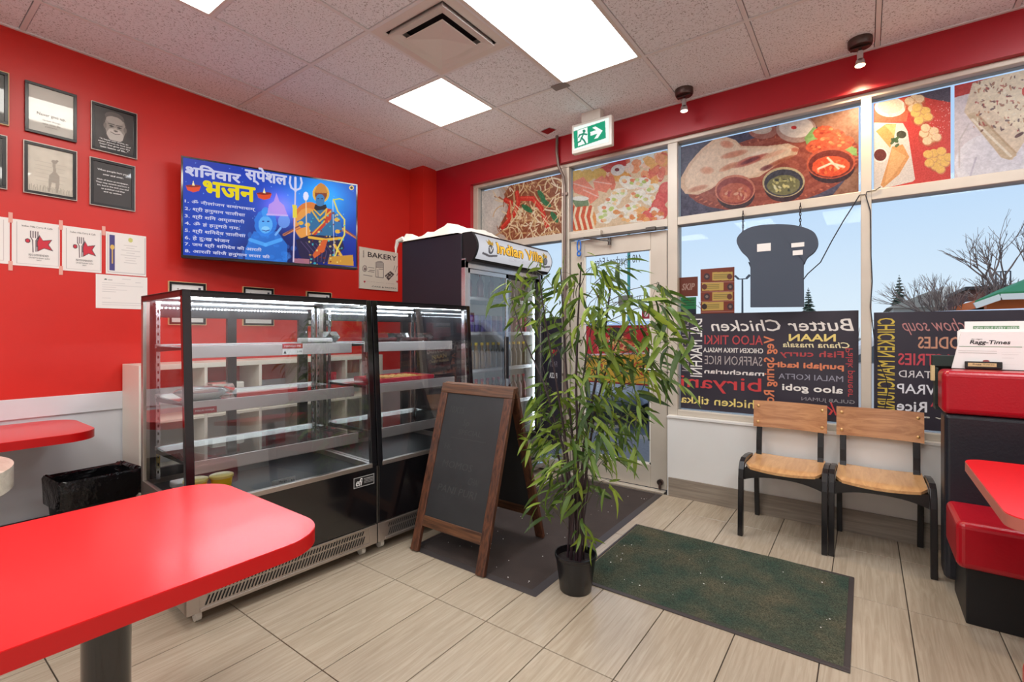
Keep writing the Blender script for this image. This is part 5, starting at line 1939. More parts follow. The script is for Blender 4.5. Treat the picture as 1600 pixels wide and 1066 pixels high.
# ================================================================== DRINKS FRIDGE
fx0, fx1, fy0, fy1, fz = -3.10, -2.40, 2.685, 3.755, 2.03
fg = thing('drinks_fridge', 'tall black and silver two-door drinks fridge with lit sign', 'fridge', ((fx0 + fx1) / 2, (fy0 + fy1) / 2, 0))
b = MB()
b.box(fx0, fx1 - .04, fy0, fy0 + .03, .12, fz).box(fx0, fx1 - .04, fy1 - .03, fy1, .12, fz)
b.box(fx0, fx0 + .03, fy0 + .03, fy1 - .03, .12, fz).box(fx0 + .03, fx1 - .04, fy0 + .03, fy1 - .03, fz - .18, fz).box(fx0 + .03, fx1 - .04, fy0 + .03, fy1 - .03, .12, .30)
M['fridge_side'] = mat('fridge_dark_side', (38, 34, 44), .45)
b.build('cabinet', 'fridge_side', fg, bevel=.003)
b = MB()
b.box(fx0 + .03, fx0 + .036, fy0 + .03, fy1 - .03, .30, fz - .18).box(fx0 + .03, fx1 - .05, fy0 + .03, fy0 + .036, .3, fz - .18).box(fx0 + .03, fx1 - .05, fy1 - .036, fy1 - .03, .3, fz - .18)
b.build('lining', 'white_plastic', fg)
b = MB()
fm_ = (fy0 + fy1) / 2
b.box(fx1 - .04, fx1, fy0, fy0 + .035, .20, fz - .2).box(fx1 - .04, fx1, fy1 - .035, fy1, .20, fz - .2).box(fx1 - .04, fx1, fy0, fy1, fz - .26, fz - .19).box(fx1 - .04, fx1, fy0, fy1, .20, .33)
b.build('front_frame', 'steel_bright', fg, bevel=.002)
for k, (y0, y1, xo) in enumerate(((fy0 + .035, fm_ + .02, -.012), (fm_ - .02, fy1 - .035, -.03))):
    dd = MB()
    x = fx1 + xo
    z0, z1 = .33, fz - .26
    s_ = .035
    dd.box(x - .016, x, y0, y0 + s_, z0, z1).box(x - .016, x, y1 - s_, y1, z0, z1).box(x - .016, x, y0, y1, z1 - s_, z1).box(x - .016, x, y0, y1, z0, z0 + s_ * 2)
    do = dd.build('door', 'steel_bright' if k == 0 else 'black_frame', fg, bevel=.002)
    MB().quad((x - .006, y0 + s_, z0 + s_), (x - .006, y1 - s_, z0 + s_), (x - .006, y1 - s_, z1 - s_), (x - .006, y0 + s_, z1 - s_)).build('pane', 'fridge_glass', do)
    MB().box(x, x + .012, (y1 - .03) if k == 0 else y0 + .008, (y1 - .008) if k == 0 else y0 + .03, .9, 1.25).build('handle', 'black_frame', do, bevel=.003)
for k, (z0, z1) in enumerate(((.05, .09), (.105, .145), (.16, .20))):
    MB().box(fx1 - .06, fx1 + .01 - .006 * k, fy0, fy1, z0, z1).build('louvre', 'steel_bright', fg, bevel=.004)
for y in (fy0 + .08, fy1 - .08):
    for x in (fx0 + .08, fx1 - .09):
        MB().cyl((x, y, 0), (x, y, .125), .022, n=14).build('foot', 'black_frame', fg)
for zs_ in (.36, .68, .98, 1.28, 1.56):
    b = MB().box(fx1 - .11, fx1 - .10, fy0 + .036, fy1 - .036, zs_ - .018, zs_ + .012)
    sh = b.build('shelf', 'rail', fg)
    b = MB()
    for k in range(34):
        y = fy0 + .04 + k * (fy1 - fy0 - .08) / 33
        b.box(fx0 + .04, fx1 - .11, y - .0012, y + .0012, zs_ - .004, zs_)
    b.build('wires', 'steel_bright', sh, kind='stuff')
    b = MB().box(fx1 - .098, fx1 - .098 + .001, fy0 + .05, fy1 - .05, zs_ - .012, zs_ + .006)
    b.build('price_strip', 'white_paper', sh)
for y in (fy0 + .05, fy1 - .06):
    MB().box(fx1 - .07, fx1 - .06, y, y + .01, .4, fz - .3).build('glow_strip', 'led_soft', fg)
# curved sign box
prof = []
for k in range(9):
    t_ = k / 8
    prof.append((fx1 + .02 + .085 * math.sin(math.pi * (.12 + .76 * t_)), 1.815 + (fz + .005 - 1.815) * t_))
b = MB()
vs, fs = [], []
for y in (fy0 + .01, fy1 - .005):
    vs += [(fx1 - .04, y, prof[0][1])] + [(x, y, z_) for x, z_ in prof] + [(fx1 - .04, y, prof[-1][1])]
n_ = len(prof) + 2
fs = [tuple(range(n_)), tuple(reversed(range(n_, 2 * n_)))] + [(i, i + n_, (i + 1) % n_ + n_, (i + 1) % n_) for i in range(n_)]
sign = b.add(vs, fs).build('sign_box', 'black_matt', fg)
# the printed face: a bent canvas
PSg = Plane((fx1 + .1, 0, 0), (0, 1, 0), (0, 0, 1))
ya, yb, za_, zb2 = fy0 + .03, fy1 - .02, 1.835, fz - .012
c = Canvas(PSg, ya, yb, za_, zb2, 300, (206, 206, 214))
zg_ = zm(600, 330, 5.33)
c.c[:] = (np.array((214, 214, 220)) / 255)
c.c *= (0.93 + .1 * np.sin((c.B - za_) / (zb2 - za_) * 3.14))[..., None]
fc = lambda u, v: (ya + (yb - ya) * u, zb2 - (zb2 - za_) * v)
fwd_ = (zb2 - za_)
def sE(u, v, ru, rv, col, al=1.0, n=24):
    a, b_ = fc(u, v)
    c.poly([(a + ru * fwd_ * math.cos(i / n * 6.283), b_ + rv * fwd_ * math.sin(i / n * 6.283)) for i in range(n)], col, al)
def sP(pts, col):
    c.poly([fc(*q_) for q_ in pts], col)
for cx_ in (.14, .90):
    k_ = .17
    sP([(cx_ - .045, .16), (cx_ - .022, .26), (cx_, .10), (cx_ + .022, .26), (cx_ + .045, .16), (cx_ + .03, .38), (cx_ - .03, .38)], (190, 150, 60))
    sE(cx_, .55, .17, .19, (70, 68, 74)); sE(cx_, .55, .12, .14, (120, 118, 124))
    for q_ in range(-5, 6):
        sE(cx_ + q_ * .016, .80 - abs(q_) * .012 + .02, .06, .045, (96, 92, 96))
V_ = []
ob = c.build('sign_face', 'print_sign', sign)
me = ob.data
co = np.empty(len(me.vertices) * 3)
me.vertices.foreach_get('co', co)
co = co.reshape(-1, 3)
wloc = W[fg.name].translation
tt = (co[:, 2] + wloc.z - 1.815) / (fz + .005 - 1.815)
co[:, 0] = fx1 + .0225 + .085 * np.sin(np.pi * (.12 + .76 * tt)) - wloc.x
me.vertices.foreach_set('co', co.reshape(-1))
def bend(o, d_=.001):
    import bmesh
    me = o.data
    bm = bmesh.new()
    bm.from_mesh(me)
    for k in range(1, 20):
        bmesh.ops.bisect_plane(bm, geom=bm.verts[:] + bm.edges[:] + bm.faces[:], plane_co=(0, 0, za_ + (zb2 - za_) * k / 20 - wloc.z), plane_no=(0, 0, 1))
    bm.to_mesh(me)
    bm.free()
    for v_ in me.vertices:
        t__ = (v_.co.z + wloc.z - 1.815) / (fz + .005 - 1.815)
        v_.co.x = fx1 + .0225 + d_ + .085 * math.sin(math.pi * (.12 + .76 * t__)) - wloc.x
M['sign_gold'] = mat('sign_gold', (206, 160, 50), .4, emit=(226, 180, 70), estr=.55)
M['sign_dark'] = mat('sign_dark', (50, 40, 30), .5)
M['sign_grey'] = mat('sign_grey', (170, 170, 176), .5, emit=(180, 180, 190), estr=.6)
def slet(body, u0, v0, u1, v1, m, bold, d_, **k):
    mb = MB()
    a0, b1 = fc(u0, v0); a1, b0 = fc(u1, v1)
    letter(mb, body, PSg, a0, a1, b0, b1, bold=bold, n=0, **k)
    bend(mb.build('lettering', m, sign), d_)
slet('Indian Villa', .22, .20, .85, .64, 'sign_dark', 0, .0014, fat=.0095)
slet('Indian Villa', .22, .20, .85, .64, 'sign_gold', 0, .0030, fat=.0045)
slet('CURRY & CAFE', .38, .73, .72, .86, 'sign_grey', 0, .0014)
slet('V', .118, .46, .162, .66, 'ink_white', .02, .0022)
# drinks on the shelves
def can_mesh(col, name):
    M[name] = mat(name, col, .3, metal=.3)
    p_ = MB().lathe([(.026, 0), (.033, .008), (.033, .135), (.027, .145)], n=14)
    o = p_.build('drink_can', name, origin=(0, 0, 0), smooth=True)
    top = MB().lathe([(.026, .145), (.028, .147), (.024, .1475), (.0, .146)], n=14).build('lid', 'steel_bright', o, smooth=True)
    return o
def bottle_mesh(col, name, cap='yellow'):
    M[name] = mat(name, col, .12, spec=.7)
    o = MB().lathe([(.028, 0), (.031, .006), (.031, .12), (.026, .145), (.012, .17), (.012, .205)], n=14).build('drink_bottle', name, origin=(0, 0, 0), smooth=True)
    MB().lathe([(.014, .2), (.014, .222), (0, .223)], n=12).build('cap', cap, o, smooth=True)
    return o
protos = {}
def place(kind, col, x, y, z_, label, group, cat, cap='yellow'):
    k = (kind, col, cap)
    nm = kind + '_%d_%d_%d' % col
    if k not in protos:
        o = can_mesh(col, nm) if kind == 'can' else bottle_mesh(col, nm, cap)
        protos[k] = o
    else:
        o = copy_tree(protos[k])
    o.location = (x, y, z_)
    setp(o, label, cat, group)
n_c = 13
cols2 = [(96, 76, 150), (120, 60, 120), (150, 40, 60), (196, 150, 120)]
for k in range(n_c):
    y = fy0 + .09 + k * (fy1 - fy0 - .18) / (n_c - 1)
    left = y < fm_
    place('can', cols2[0] if (left and k > 1) else cols2[2], fx1 - .16, y, 1.28, 'purple can in the row behind the left fridge door' if (left and k > 1) else ('dark red can at the left end of the fridge can row' if left else 'dark red can in the row behind the right fridge door'), 'cans in the drinks fridge', 'can')
    place('bottle', (150, 110, 50) if left else (110, 90, 50), fx1 - .16, y, .98, 'amber bottle on the shelf below the cans, left fridge door' if left else 'amber bottle on the shelf below the cans, right fridge door', 'bottles in the drinks fridge', 'bottle')
    place('bottle', (196, 90, 40) if left else (120, 60, 50), fx1 - .16, y, .68, 'orange bottle on the lower shelf, left fridge door' if left else 'brown bottle on the lower shelf, right fridge door', 'bottles in the drinks fridge', 'bottle', 'label_red')
    if k % 2 == 0:
        place('bottle', (120, 50, 50), fx1 - .18, y, 1.56, 'dark red bottle on the top fridge shelf', 'bottles in the drinks fridge', 'bottle', 'label_red')
# crumpled sheet on top
g = MB()
nx, ny = 18, 26
vs = []
rr = random.Random(5)
for j in range(ny + 1):
    for i in range(nx + 1):
        u_, v_ = i / nx, j / ny
        x = fx0 - .01 + (fx1 - fx0 - .05) * u_
        y = fy0 - .02 + (fy1 - fy0 + .0) * v_
        edge = min(u_, 1 - u_, v_, 1 - v_)
        bump = .03 + .065 * math.exp(-((u_ - .78) / .28) ** 2 - ((v_ - .22) / .35) ** 2) + .03 * math.exp(-((u_ - .1) / .15) ** 2) + .012 * math.sin(u_ * 17 + v_ * 11) + rr.uniform(-.006, .006)
        z_ = fz + .004 + max(.008, bump) * min(1, edge / .035)
        vs.append((x, y, z_))
fs = [(j * (nx + 1) + i, j * (nx + 1) + i + 1, (j + 1) * (nx + 1) + i + 1, (j + 1) * (nx + 1) + i) for j in range(ny) for i in range(nx)]
g.add(vs, fs)
g.tube([(fx0 + .03, fy0 - .012, fz + .03), (fx0 - .02, fy0 - .03, fz + .01), (fx0 - .035, fy0 - .035, fz - .04), (fx0 - .03, fy0 - .04, fz - .09)], [.02, .018, .012, .005], 7)
o = g.build('plastic_sheet', 'white_plastic', origin=((fx0 + fx1) / 2, (fy0 + fy1) / 2, fz), smooth=True)
setp(o, 'crumpled white plastic sheet lying on top of the fridge', 'plastic sheet')

# ================================================================== FLOOR MATS
bm_ = thing('entrance_mat', 'dark brown entrance mat with rubber border inside the door', 'mat', (-1.74, 2.87, 0))
MB().box(-2.15, -1.335, 1.99, 3.74, .001, .007).build('carpet', 'mat_brown', bm_)
b = MB()
X0, X1, Y0, Y1 = -2.195, -1.29, 1.952, 3.785
for q in (((X0, Y0), (X1, Y0), (-1.335, 1.99), (-2.15, 1.99)), ((X1, Y0), (X1, Y1), (-1.335, 3.74), (-1.335, 1.99)), ((X1, Y1), (X0, Y1), (-2.15, 3.74), (-1.335, 3.74)), ((X0, Y1), (X0, Y0), (-2.15, 1.99), (-2.15, 3.74))):
    b.quad((*q[0], .001), (*q[1], .001), (*q[2], .0075), (*q[3], .0075))
b.build('rubber_border', 'mat_rubber', bm_)
gm = thing('ribbed_mat', 'dark green ribbed mat on the tiles before the wooden chairs', 'mat', (-.64, 2.65, 0))
b = MB()
gx0, gx1, gy0, gy1 = -1.235, -.045, 2.215, 3.09
n_r = 62
vs, fs = [], []
nxs = 24
for j in range(n_r * 2 + 1):
    y = gy0 + .022 + (gy1 - gy0 - .044) * j / (n_r * 2)
    for i in range(nxs + 1):
        x = gx0 + .022 + (gx1 - gx0 - .044) * i / nxs
        edge = max(0, (y - 2.9) / .19)
        vs.append((x, y + .006 * math.sin(x * 9) * edge, .003 + (.0085 if j % 2 else 0) + .004 * edge * (1 + math.sin(x * 13))))
fs = [(j * (nxs + 1) + i, j * (nxs + 1) + i + 1, (j + 1) * (nxs + 1) + i + 1, (j + 1) * (nxs + 1) + i) for j in range(n_r * 2) for i in range(nxs)]
b.add(vs, fs)
b.build('carpet', 'mat_green', gm)
b = MB()
b.box(gx0, gx1, gy0, gy0 + .024, .0005, .006).box(gx1 - .024, gx1, gy0 + .024, gy1 - .02, .0005, .006).box(gx0, gx0 + .012, gy0 + .024, gy1 - .02, .0005, .006).box(gx0, gx1, gy1 - .02, gy1, .0005, .006)
b.build('rubber_border', 'mat_rubber', gm, bevel=.002)
# crumbs on the mats
rr = random.Random(9)
b = MB()
for _ in range(70):
    if rr.random() < .6:
        x, y, z_ = rr.uniform(-2.05, -1.35), rr.uniform(2.0, 3.6), .0075
    else:
        x, y, z_ = rr.uniform(-1.2, -.1), rr.uniform(2.3, 3.0), .0118
    s = rr.uniform(.001, .003)
    b.box(x - s, x + s, y - s * .7, y + s * .7, z_, z_ + s)
o = b.build('crumbs', 'white_paper', origin=(-1.3, 2.6, .008), kind='stuff')
setp(o, 'scattered white crumbs on the two mats', 'crumbs')

# ================================================================== CHALKBOARD A-FRAME
ab = thing('chalkboard', 'dark wooden A-frame chalkboard standing on the brown mat', 'chalkboard', (-1.885, 2.2, 0))
xa, xb = -2.165, -1.605
Hh, yf, yt, yb_ = .985, 1.935, 2.215, 2.545
def leaf(fr_, m1, m2, dark=False):
    w_ = xb - xa
    L_ = 1.0
    for x0 in (0, w_ - .058):
        MB(fr_).box(x0, x0 + .058, 0, .026, 0, L_ - .062).build('leg', m1, ab, bevel=.004)
    MB(fr_).box(0, w_, 0, .026, L_ - .062, L_).build('top_rail', m2, ab, bevel=.004)
    MB(fr_).box(.058, w_ - .058, .002, .024, .145, .205).build('lower_rail', m2, ab, bevel=.003)
    return MB(fr_).box(.058, w_ - .058, .008, .018, .205, L_ - .062).build('slate', 'slate', ab)
ang = math.atan2(yt - yf, Hh)
F_f = Matrix.Translation((xa, yf, 0.0)) @ Matrix.Rotation(-ang, 4, 'X')
F_f = Matrix.Translation((0, 0, .008)) @ F_f
sl_ = leaf(F_f, 'board_wood', 'board_wood_h')
ang2 = math.atan2(yb_ - yt - .03, Hh)
F_b = Matrix.Translation((0, 0, .01)) @ Matrix.Translation((xa, yb_ - .03, 0)) @ Matrix.Rotation(ang2, 4, 'X')
leaf(F_b, 'board_wood', 'board_wood_h')
# faint chalk writing
ps = Plane(F_f @ Vector((0, .0075, 0)), F_f.to_3x3() @ Vector((1, 0, 0)), F_f.to_3x3() @ Vector((0, 0, 1)))
mb = MB()
for body, a0, a1, b0, b1 in (('10X15', .10, .22, .82, .86), ('Sp', .22, .28, .74, .79), ('SPECIAL', .20, .38, .70, .73), ('Hi..', .11, .18, .60, .635), ('MOMOS', .12, .36, .50, .54), ('CHAI', .34, .42, .43, .47), ('PANI PURI', .12, .42, .36, .40)):
    letter(mb, body, ps, a0, a1, b0, b1, n=.0008, shear=.2)
for k in range(9):
    x = .15 + k * .03
    mb.add([ps.pt(x, .672 + .004 * (k % 2), .0008), ps.pt(x + .03, .676 - .004 * (k % 2), .0008), ps.pt(x + .03, .679 - .004 * (k % 2), .0008), ps.pt(x, .675 + .004 * (k % 2), .0008)], [(0, 1, 2, 3)])
M['chalk_faint'] = mat('faint_chalk', (66, 66, 66), .9)
mb.build('chalk_writing', 'chalk_faint', sl_)

# ================================================================== BAMBOO PLANT
pc = Vector((-1.170, 2.135, 0))
pot = thing('potted_bamboo', 'tall potted bamboo plant in a black pot beside the green mat', 'potted plant', pc)
MB().lathe([(.074, .0), (.078, .004), (.100, .165), (.104, .168), (.104, .182), (.098, .182), (.094, .150), (.088, .148)], pc, 36).build('pot', 'pot', pot, smooth=True)
MB().lathe([(0, .150), (.05, .153), (.092, .149)][::-1], pc, 24).build('soil', 'soil', pot)
yp = 2.12
rr = random.Random(21)
def at_plane(u, v, dy=0.0):
    p = aty(u, v, yp + dy)
    return p
# canes: (bottom offset, control pixel points, radius)
canes = [
    [(-.03, .01), [(893, 800), (880, 700), (850, 600), (815, 520), (800, 470)], .0075, -.05],
    [(-.015, -.02), [(896, 800), (884, 690), (868, 590), (852, 500), (842, 430)], .008, -.10],
    [(.0, .02), [(900, 800), (896, 700), (886, 600), (880, 500), (876, 420)], .009, .04],
    [(.01, -.01), [(903, 800), (903, 700), (900, 600), (903, 500), (908, 410)], .010, -.03],
    [(.02, .01), [(907, 800), (912, 700), (930, 600), (945, 520), (955, 440)], .011, .02],
    [(.03, -.015), [(910, 800), (918, 720), (930, 640), (952, 560), (985, 500)], .0085, .07],
    [(-.04, -.01), [(890, 810), (874, 720), (862, 640), (848, 570)], .006, .08],
    [(.035, .02), [(912, 812), (920, 760), (915, 800 - 70)], .005, -.04],
    [(.005, .03), [(900, 800), (898, 720), (905, 640), (915, 560), (930, 480)], .007, .10],
]
for off, pp, r_, dy in canes:
    pts = [Vector((pc.x + off[0], pc.y + off[1], .14))]
    n_ = len(pp)
    for k, (u, v_) in enumerate(pp):
        pts.append(at_plane(u, v_, dy * (k + 1) / n_))
    # smooth interpolation
    sm = []
    for i in range(len(pts) - 1):
        for t_ in (0, .5):
            sm.append(pts[i].lerp(pts[i + 1], t_))
    sm.append(pts[-1])
    rad = [r_ * (1 - .65 * i / (len(sm) - 1)) for i in range(len(sm))]
    MB().tube(sm, rad, 8).build('cane', 'stem', pot, smooth=True)


def leaf_geo(L_, w_, droop):
    """a narrow bamboo blade along +x bending down, folded along the midrib"""
    vs, fs = [], []
    n = 5
    for i in range(n + 1):
        t_ = i / n
        half = w_ * math.sin(math.pi * min(1, (t_ * .86 + .14)) ** .9) * .5 if t_ < 1 else 0.0
        x = L_ * (t_ - .25 * droop * t_ * t_)
        z_ = -L_ * droop * t_ * t_ * .62
        vs += [(x, -half, z_ + half * .35), (x, 0, z_), (x, half, z_ + half * .35)]
    for i in range(n):
        a = i * 3
        fs += [(a, a + 3, a + 4, a + 1), (a + 1, a + 4, a + 5, a + 2)]
    return vs, fs


leaf_meshes = []
for k in range(8):
    v_, f_ = leaf_geo(.088 + .0095 * k, .0150 + .0011 * k, .25 + .14 * (k % 4))
    me = bpy.data.meshes.new('leaf')
    me.from_pydata(v_, [], f_)
    me.materials.append(M['leaf'])
    me.polygons.foreach_set('use_smooth', [True] * len(me.polygons))
    leaf_meshes.append((me, v_, f_))
# sprays: (px, py, spread px, number of leaves, lean) measured along the foliage
sprays = [(800, 455, 26, 9), (835, 430, 26, 8), (870, 450, 30, 10), (815, 500, 26, 9), (850, 490, 28, 11), (885, 485, 26, 9), (900, 440, 26, 8), (925, 425, 26, 9), (950, 440, 24, 8), (975, 420, 22, 6),
          (935, 470, 28, 10), (965, 480, 26, 9), (1000, 470, 22, 6), (1030, 450, 20, 7), (1045, 480, 20, 7), (1030, 515, 22, 8), (1050, 540, 20, 7), (1000, 520, 26, 9), (960, 520, 28, 11), (925, 515, 28, 11),
          (890, 530, 24, 8), (860, 540, 22, 7), (990, 560, 26, 11), (955, 565, 28, 12), (925, 570, 28, 11), (1020, 575, 24, 9), (1045, 590, 18, 6), (990, 610, 26, 11), (955, 615, 28, 12), (925, 625, 26, 10), (1000, 650, 24, 8),
          (970, 660, 26, 10), (940, 670, 26, 10), (850, 610, 24, 10), (875, 625, 26, 11), (900, 640, 26, 11), (840, 640, 20, 8), (860, 665, 24, 11), (885, 680, 26, 12), (905, 690, 24, 10), (930, 710, 22, 8), (955, 720, 20, 6),
          (850, 700, 22, 10), (870, 720, 24, 11), (895, 730, 24, 10), (915, 745, 20, 7), (940, 760, 16, 4), (860, 750, 20, 8), (880, 765, 20, 7), (845, 790, 16, 4), (862, 800, 16, 4), (905, 820, 14, 5), (915, 840, 12, 3), (900, 770, 18, 6), (920, 650, 24, 9), (905, 590, 26, 9), (980, 695, 18, 5), (830, 680, 16, 6), (815, 465, 24, 7), (945, 540, 26, 9)]
leaves = []
tw = MB()
stem_u = lambda v_: 900 + (v_ - 650) * .02
for (u, v_, s, n_) in sprays:
    dy0 = rr.uniform(-.16, .16)
    node = at_plane(u, v_ - 8, dy0)
    # twig from the nearest cane line outwards
    su = stem_u(v_) + max(-46, min(46, (u - 900) * .4))
    root_ = at_plane(su, v_ + 26, dy0 * .4)
    midp = root_.lerp(node, .5) + Vector((0, 0, .02))
    tw.tube([root_, midp, node], [.0022, .0018, .0012], 5)
    n_ = int(n_ * 1.75)
    for k in range(n_):
        p0 = at_plane(u + rr.gauss(0, s * .55), v_ + rr.gauss(0, s * .5), dy0 + rr.uniform(-.06, .06))
        out = (u - 900) / 160
        az = rr.uniform(-1.0, 1.0) * 1.9 + (0 if out > 0 else math.pi)
        leaves.append((p0, az, rr.uniform(-.1, .95), rr.uniform(-1.2, 1.2), rr.randrange(8), rr.uniform(.7, 1.25)))
        if k % 3 == 0:
            tw.tube([node, node.lerp(p0, .6) + Vector((0, 0, .008)), p0], [.0012, .001, .0008], 4)
tw.build('twigs', 'twig', pot, kind='stuff')
leaves.sort(key=lambda q: q[0].y)
rest = MB()
for k, (p0, az, dip, roll, mi, sc) in enumerate(leaves):
    mt = Matrix.Translation(p0) @ Matrix.Rotation(az, 4, 'Z') @ Matrix.Rotation(dip, 4, 'Y') @ Matrix.Rotation(roll, 4, 'X') @ Matrix.Scale(sc, 4)
    if k < 295:
        o = bpy.data.objects.new('leaf', leaf_meshes[mi][0])
        COL.objects.link(o)
        o.parent = pot
        o.matrix_local = W[pot.name].inverted() @ mt
    else:
        rest.fr = mt
        rest.add(leaf_meshes[mi][1], leaf_meshes[mi][2])
rest.build('foliage', 'leaf', pot, kind='stuff', smooth=True)

# ================================================================== WOODEN CHAIRS
def make_chair(cx, cy, label):
    """front faces -y; origin between the feet"""
    Fm = Matrix.Translation((cx, cy, 0))
    r = thing('wooden_chair', label, 'chair', (cx, cy, 0), 0, 'bentwood chairs under the window')
    hw = .224
    zs_ = .435
    # seat: curved front edge, slightly dished
    b = MB(Fm)
    nx, ny = 14, 10
    vs, fs = [], []
    for top in (1, 0):
        for j in range(ny + 1):
            for i in range(nx + 1):
                u_, v_ = i / nx * 2 - 1, j / ny
                wv = .205 if v_ > .12 else .205 - .03 * (1 - v_ / .12) ** 2
                x = u_ * wv
                y = -.205 + .40 * v_ - (0.0 if v_ > .5 else .022 * (1 - u_ * u_))
                z_ = zs_ + .012 - .008 * math.cos(u_ * 1.57) + (.0 if v_ > .15 else -.012 * (1 - v_ / .15) ** 2)
                vs.append((x, y, z_ if top else z_ - .016))
    N_ = (nx + 1) * (ny + 1)
    for j in range(ny):
        for i in range(nx):
            a = j * (nx + 1) + i
            fs.append((a, a + 1, a + nx + 2, a + nx + 1)); fs.append((N_ + a, N_ + a + nx + 1, N_ + a + nx + 2, N_ + a + 1))
    for i in range(nx):
        fs.append((i, N_ + i, N_ + i + 1, i + 1)); a = ny * (nx + 1) + i; fs.append((a, a + 1, N_ + a + 1, N_ + a))
    for j in range(ny):
        a = j * (nx + 1); fs.append((a, a + nx + 1, N_ + a + nx + 1, N_ + a)); a += nx; fs.append((a, N_ + a, N_ + a + nx + 1, a + nx + 1))
    b.add(vs, fs)
    b.build('seat', 'chair_wood', r, smooth=True)
    # backrest: curved plywood panel
    b = MB(Fm)
    vs, fs = [], []
    nx, nz = 16, 5
    for side in (0, 1):
        for j in range(nz + 1):
            for i in range(nx + 1):
                u_, w_ = i / nx * 2 - 1, j / nz
                x = u_ * .215
                z_ = .632 + .178 * w_
                y = .150 + .032 * (1 - u_ * u_) + .022 * w_ + (.012 if side else 0)
                vs.append((x, y, z_))
    N_ = (nx + 1) * (nz + 1)
    for j in range(nz):
        for i in range(nx):
            a = j * (nx + 1) + i
            fs.append((a, a + 1, a + nx + 2, a + nx + 1)); fs.append((N_ + a, N_ + a + nx + 1, N_ + a + nx + 2, N_ + a + 1))
    for i in range(nx):
        fs.append((i, N_ + i, N_ + i + 1, i + 1)); a = nz * (nx + 1) + i; fs.append((a, a + 1, N_ + a + 1, N_ + a))
    for j in range(nz):
        a = j * (nx + 1); fs.append((a, a + nx + 1, N_ + a + nx + 1, N_ + a)); a += nx; fs.append((a, N_ + a, N_ + a + nx + 1, a + nx + 1))
    b.add(vs, fs)
    bk = b.build('backrest', 'chair_back_wood', r, smooth=True)
    for sx in (-1, 1):
        for zc in (.665, .775):
            x = sx * .188
            y = .150 + .032 * (1 - (x / .215) ** 2) + .022 * ((zc - .632) / .178)
            MB(Fm).lathe([(.008, 0), (.008, .003), (.0, .006)], n=12)
            f2 = Fm @ Matrix.Translation((x, y, zc)) @ Matrix.Rotation(R(90), 4, 'X')
            MB(f2).lathe([(.0105, -.001), (.010, .003), (.0, .006)], n=14).build('screw', 'brass', bk, smooth=True)
    def ribbon(pts, w_, t_, x):
        """bent flat bar in the y-z plane at given x"""
        b = MB(Fm)
        vs, fs = [], []
        n = len(pts)
        for i, (y, z_) in enumerate(pts):
            a = Vector((pts[min(i + 1, n - 1)][0] - pts[max(i - 1, 0)][0], pts[min(i + 1, n - 1)][1] - pts[max(i - 1, 0)][1])).normalized()
            nrm = Vector((-a.y, a.x))
            for sx, sn in ((-1, -1), (1, -1), (1, 1), (-1, 1)):
                vs.append((x + sx * w_ / 2, y + nrm.x * sn * t_ / 2, z_ + nrm.y * sn * t_ / 2))
        for i in range(n - 1):
            for k in range(4):
                a, c_ = i * 4 + k, i * 4 + (k + 1) % 4
                fs.append((a, c_, c_ + 4, a + 4))
        fs += [(3, 2, 1, 0), (4 * n - 4, 4 * n - 3, 4 * n - 2, 4 * n - 1)]
        return b.add(vs, fs)
    for sx in (-1, 1):
        x = sx * hw
        pts = [(-.235, 0), (-.225, .2), (-.215, .36), (-.205, .41), (-.18, .445), (-.14, .458), (-.02, .455), (.1, .44)]
        ribbon(pts, .03, .036, x).build('leg', 'chair_black', r, bevel=.003)
        pts = [(.215, 0), (.19, .2), (.175, .43)]
        ribbon(pts, .03, .034, sx * .20).build('leg', 'chair_black', r, bevel=.003)
        pts = [(.08, .418), (.12, .42), (.145, .437), (.155, .47), (.160, .54), (.180, .66), (.196, .79)]
        ribbon(pts, .034, .02, sx * .180).build('back_post', 'chair_black', r, bevel=.003)
    # apron with a curved lower edge, side rails
    b = MB(Fm)
    n = 14
    top_, bot_ = [], []
    for i in range(n + 1):
        u_ = i / n * 2 - 1
        top_.append((u_ * .208, zs_ - .012)); bot_.append((u_ * .208, zs_ - .085 + .035 * (1 - abs(u_) ** 2.5)))
    vs = []
    for y in (-.205, -.185):
        vs += [(x, y, z_) for x, z_ in top_] + [(x, y, z_) for x, z_ in bot_]
    m_ = n + 1
    fs = []
    for i in range(n):
        fs += [(i, m_ + i, m_ + i + 1, i + 1), (2 * m_ + i, 2 * m_ + i + 1, 3 * m_ + i + 1, 3 * m_ + i), (m_ + i, 3 * m_ + i, 3 * m_ + i + 1, m_ + i + 1), (i, i + 1, 2 * m_ + i + 1, 2 * m_ + i)]
    b.add(vs, fs)
    b.box(-.208, .208, .18, .198, zs_ - .07, zs_ - .015).box(-.208, -.19, -.2, .19, zs_ - .07, zs_ - .015).box(.19, .208, -.2, .19, zs_ - .07, zs_ - .015)
    b.build('apron', 'chair_black', r)
    return r


make_chair(-.413, 3.555, 'bentwood chair with pale seat under the window, the one nearer the door')
make_chair(.067, 3.565, 'bentwood chair with pale seat, the one beside the booth')

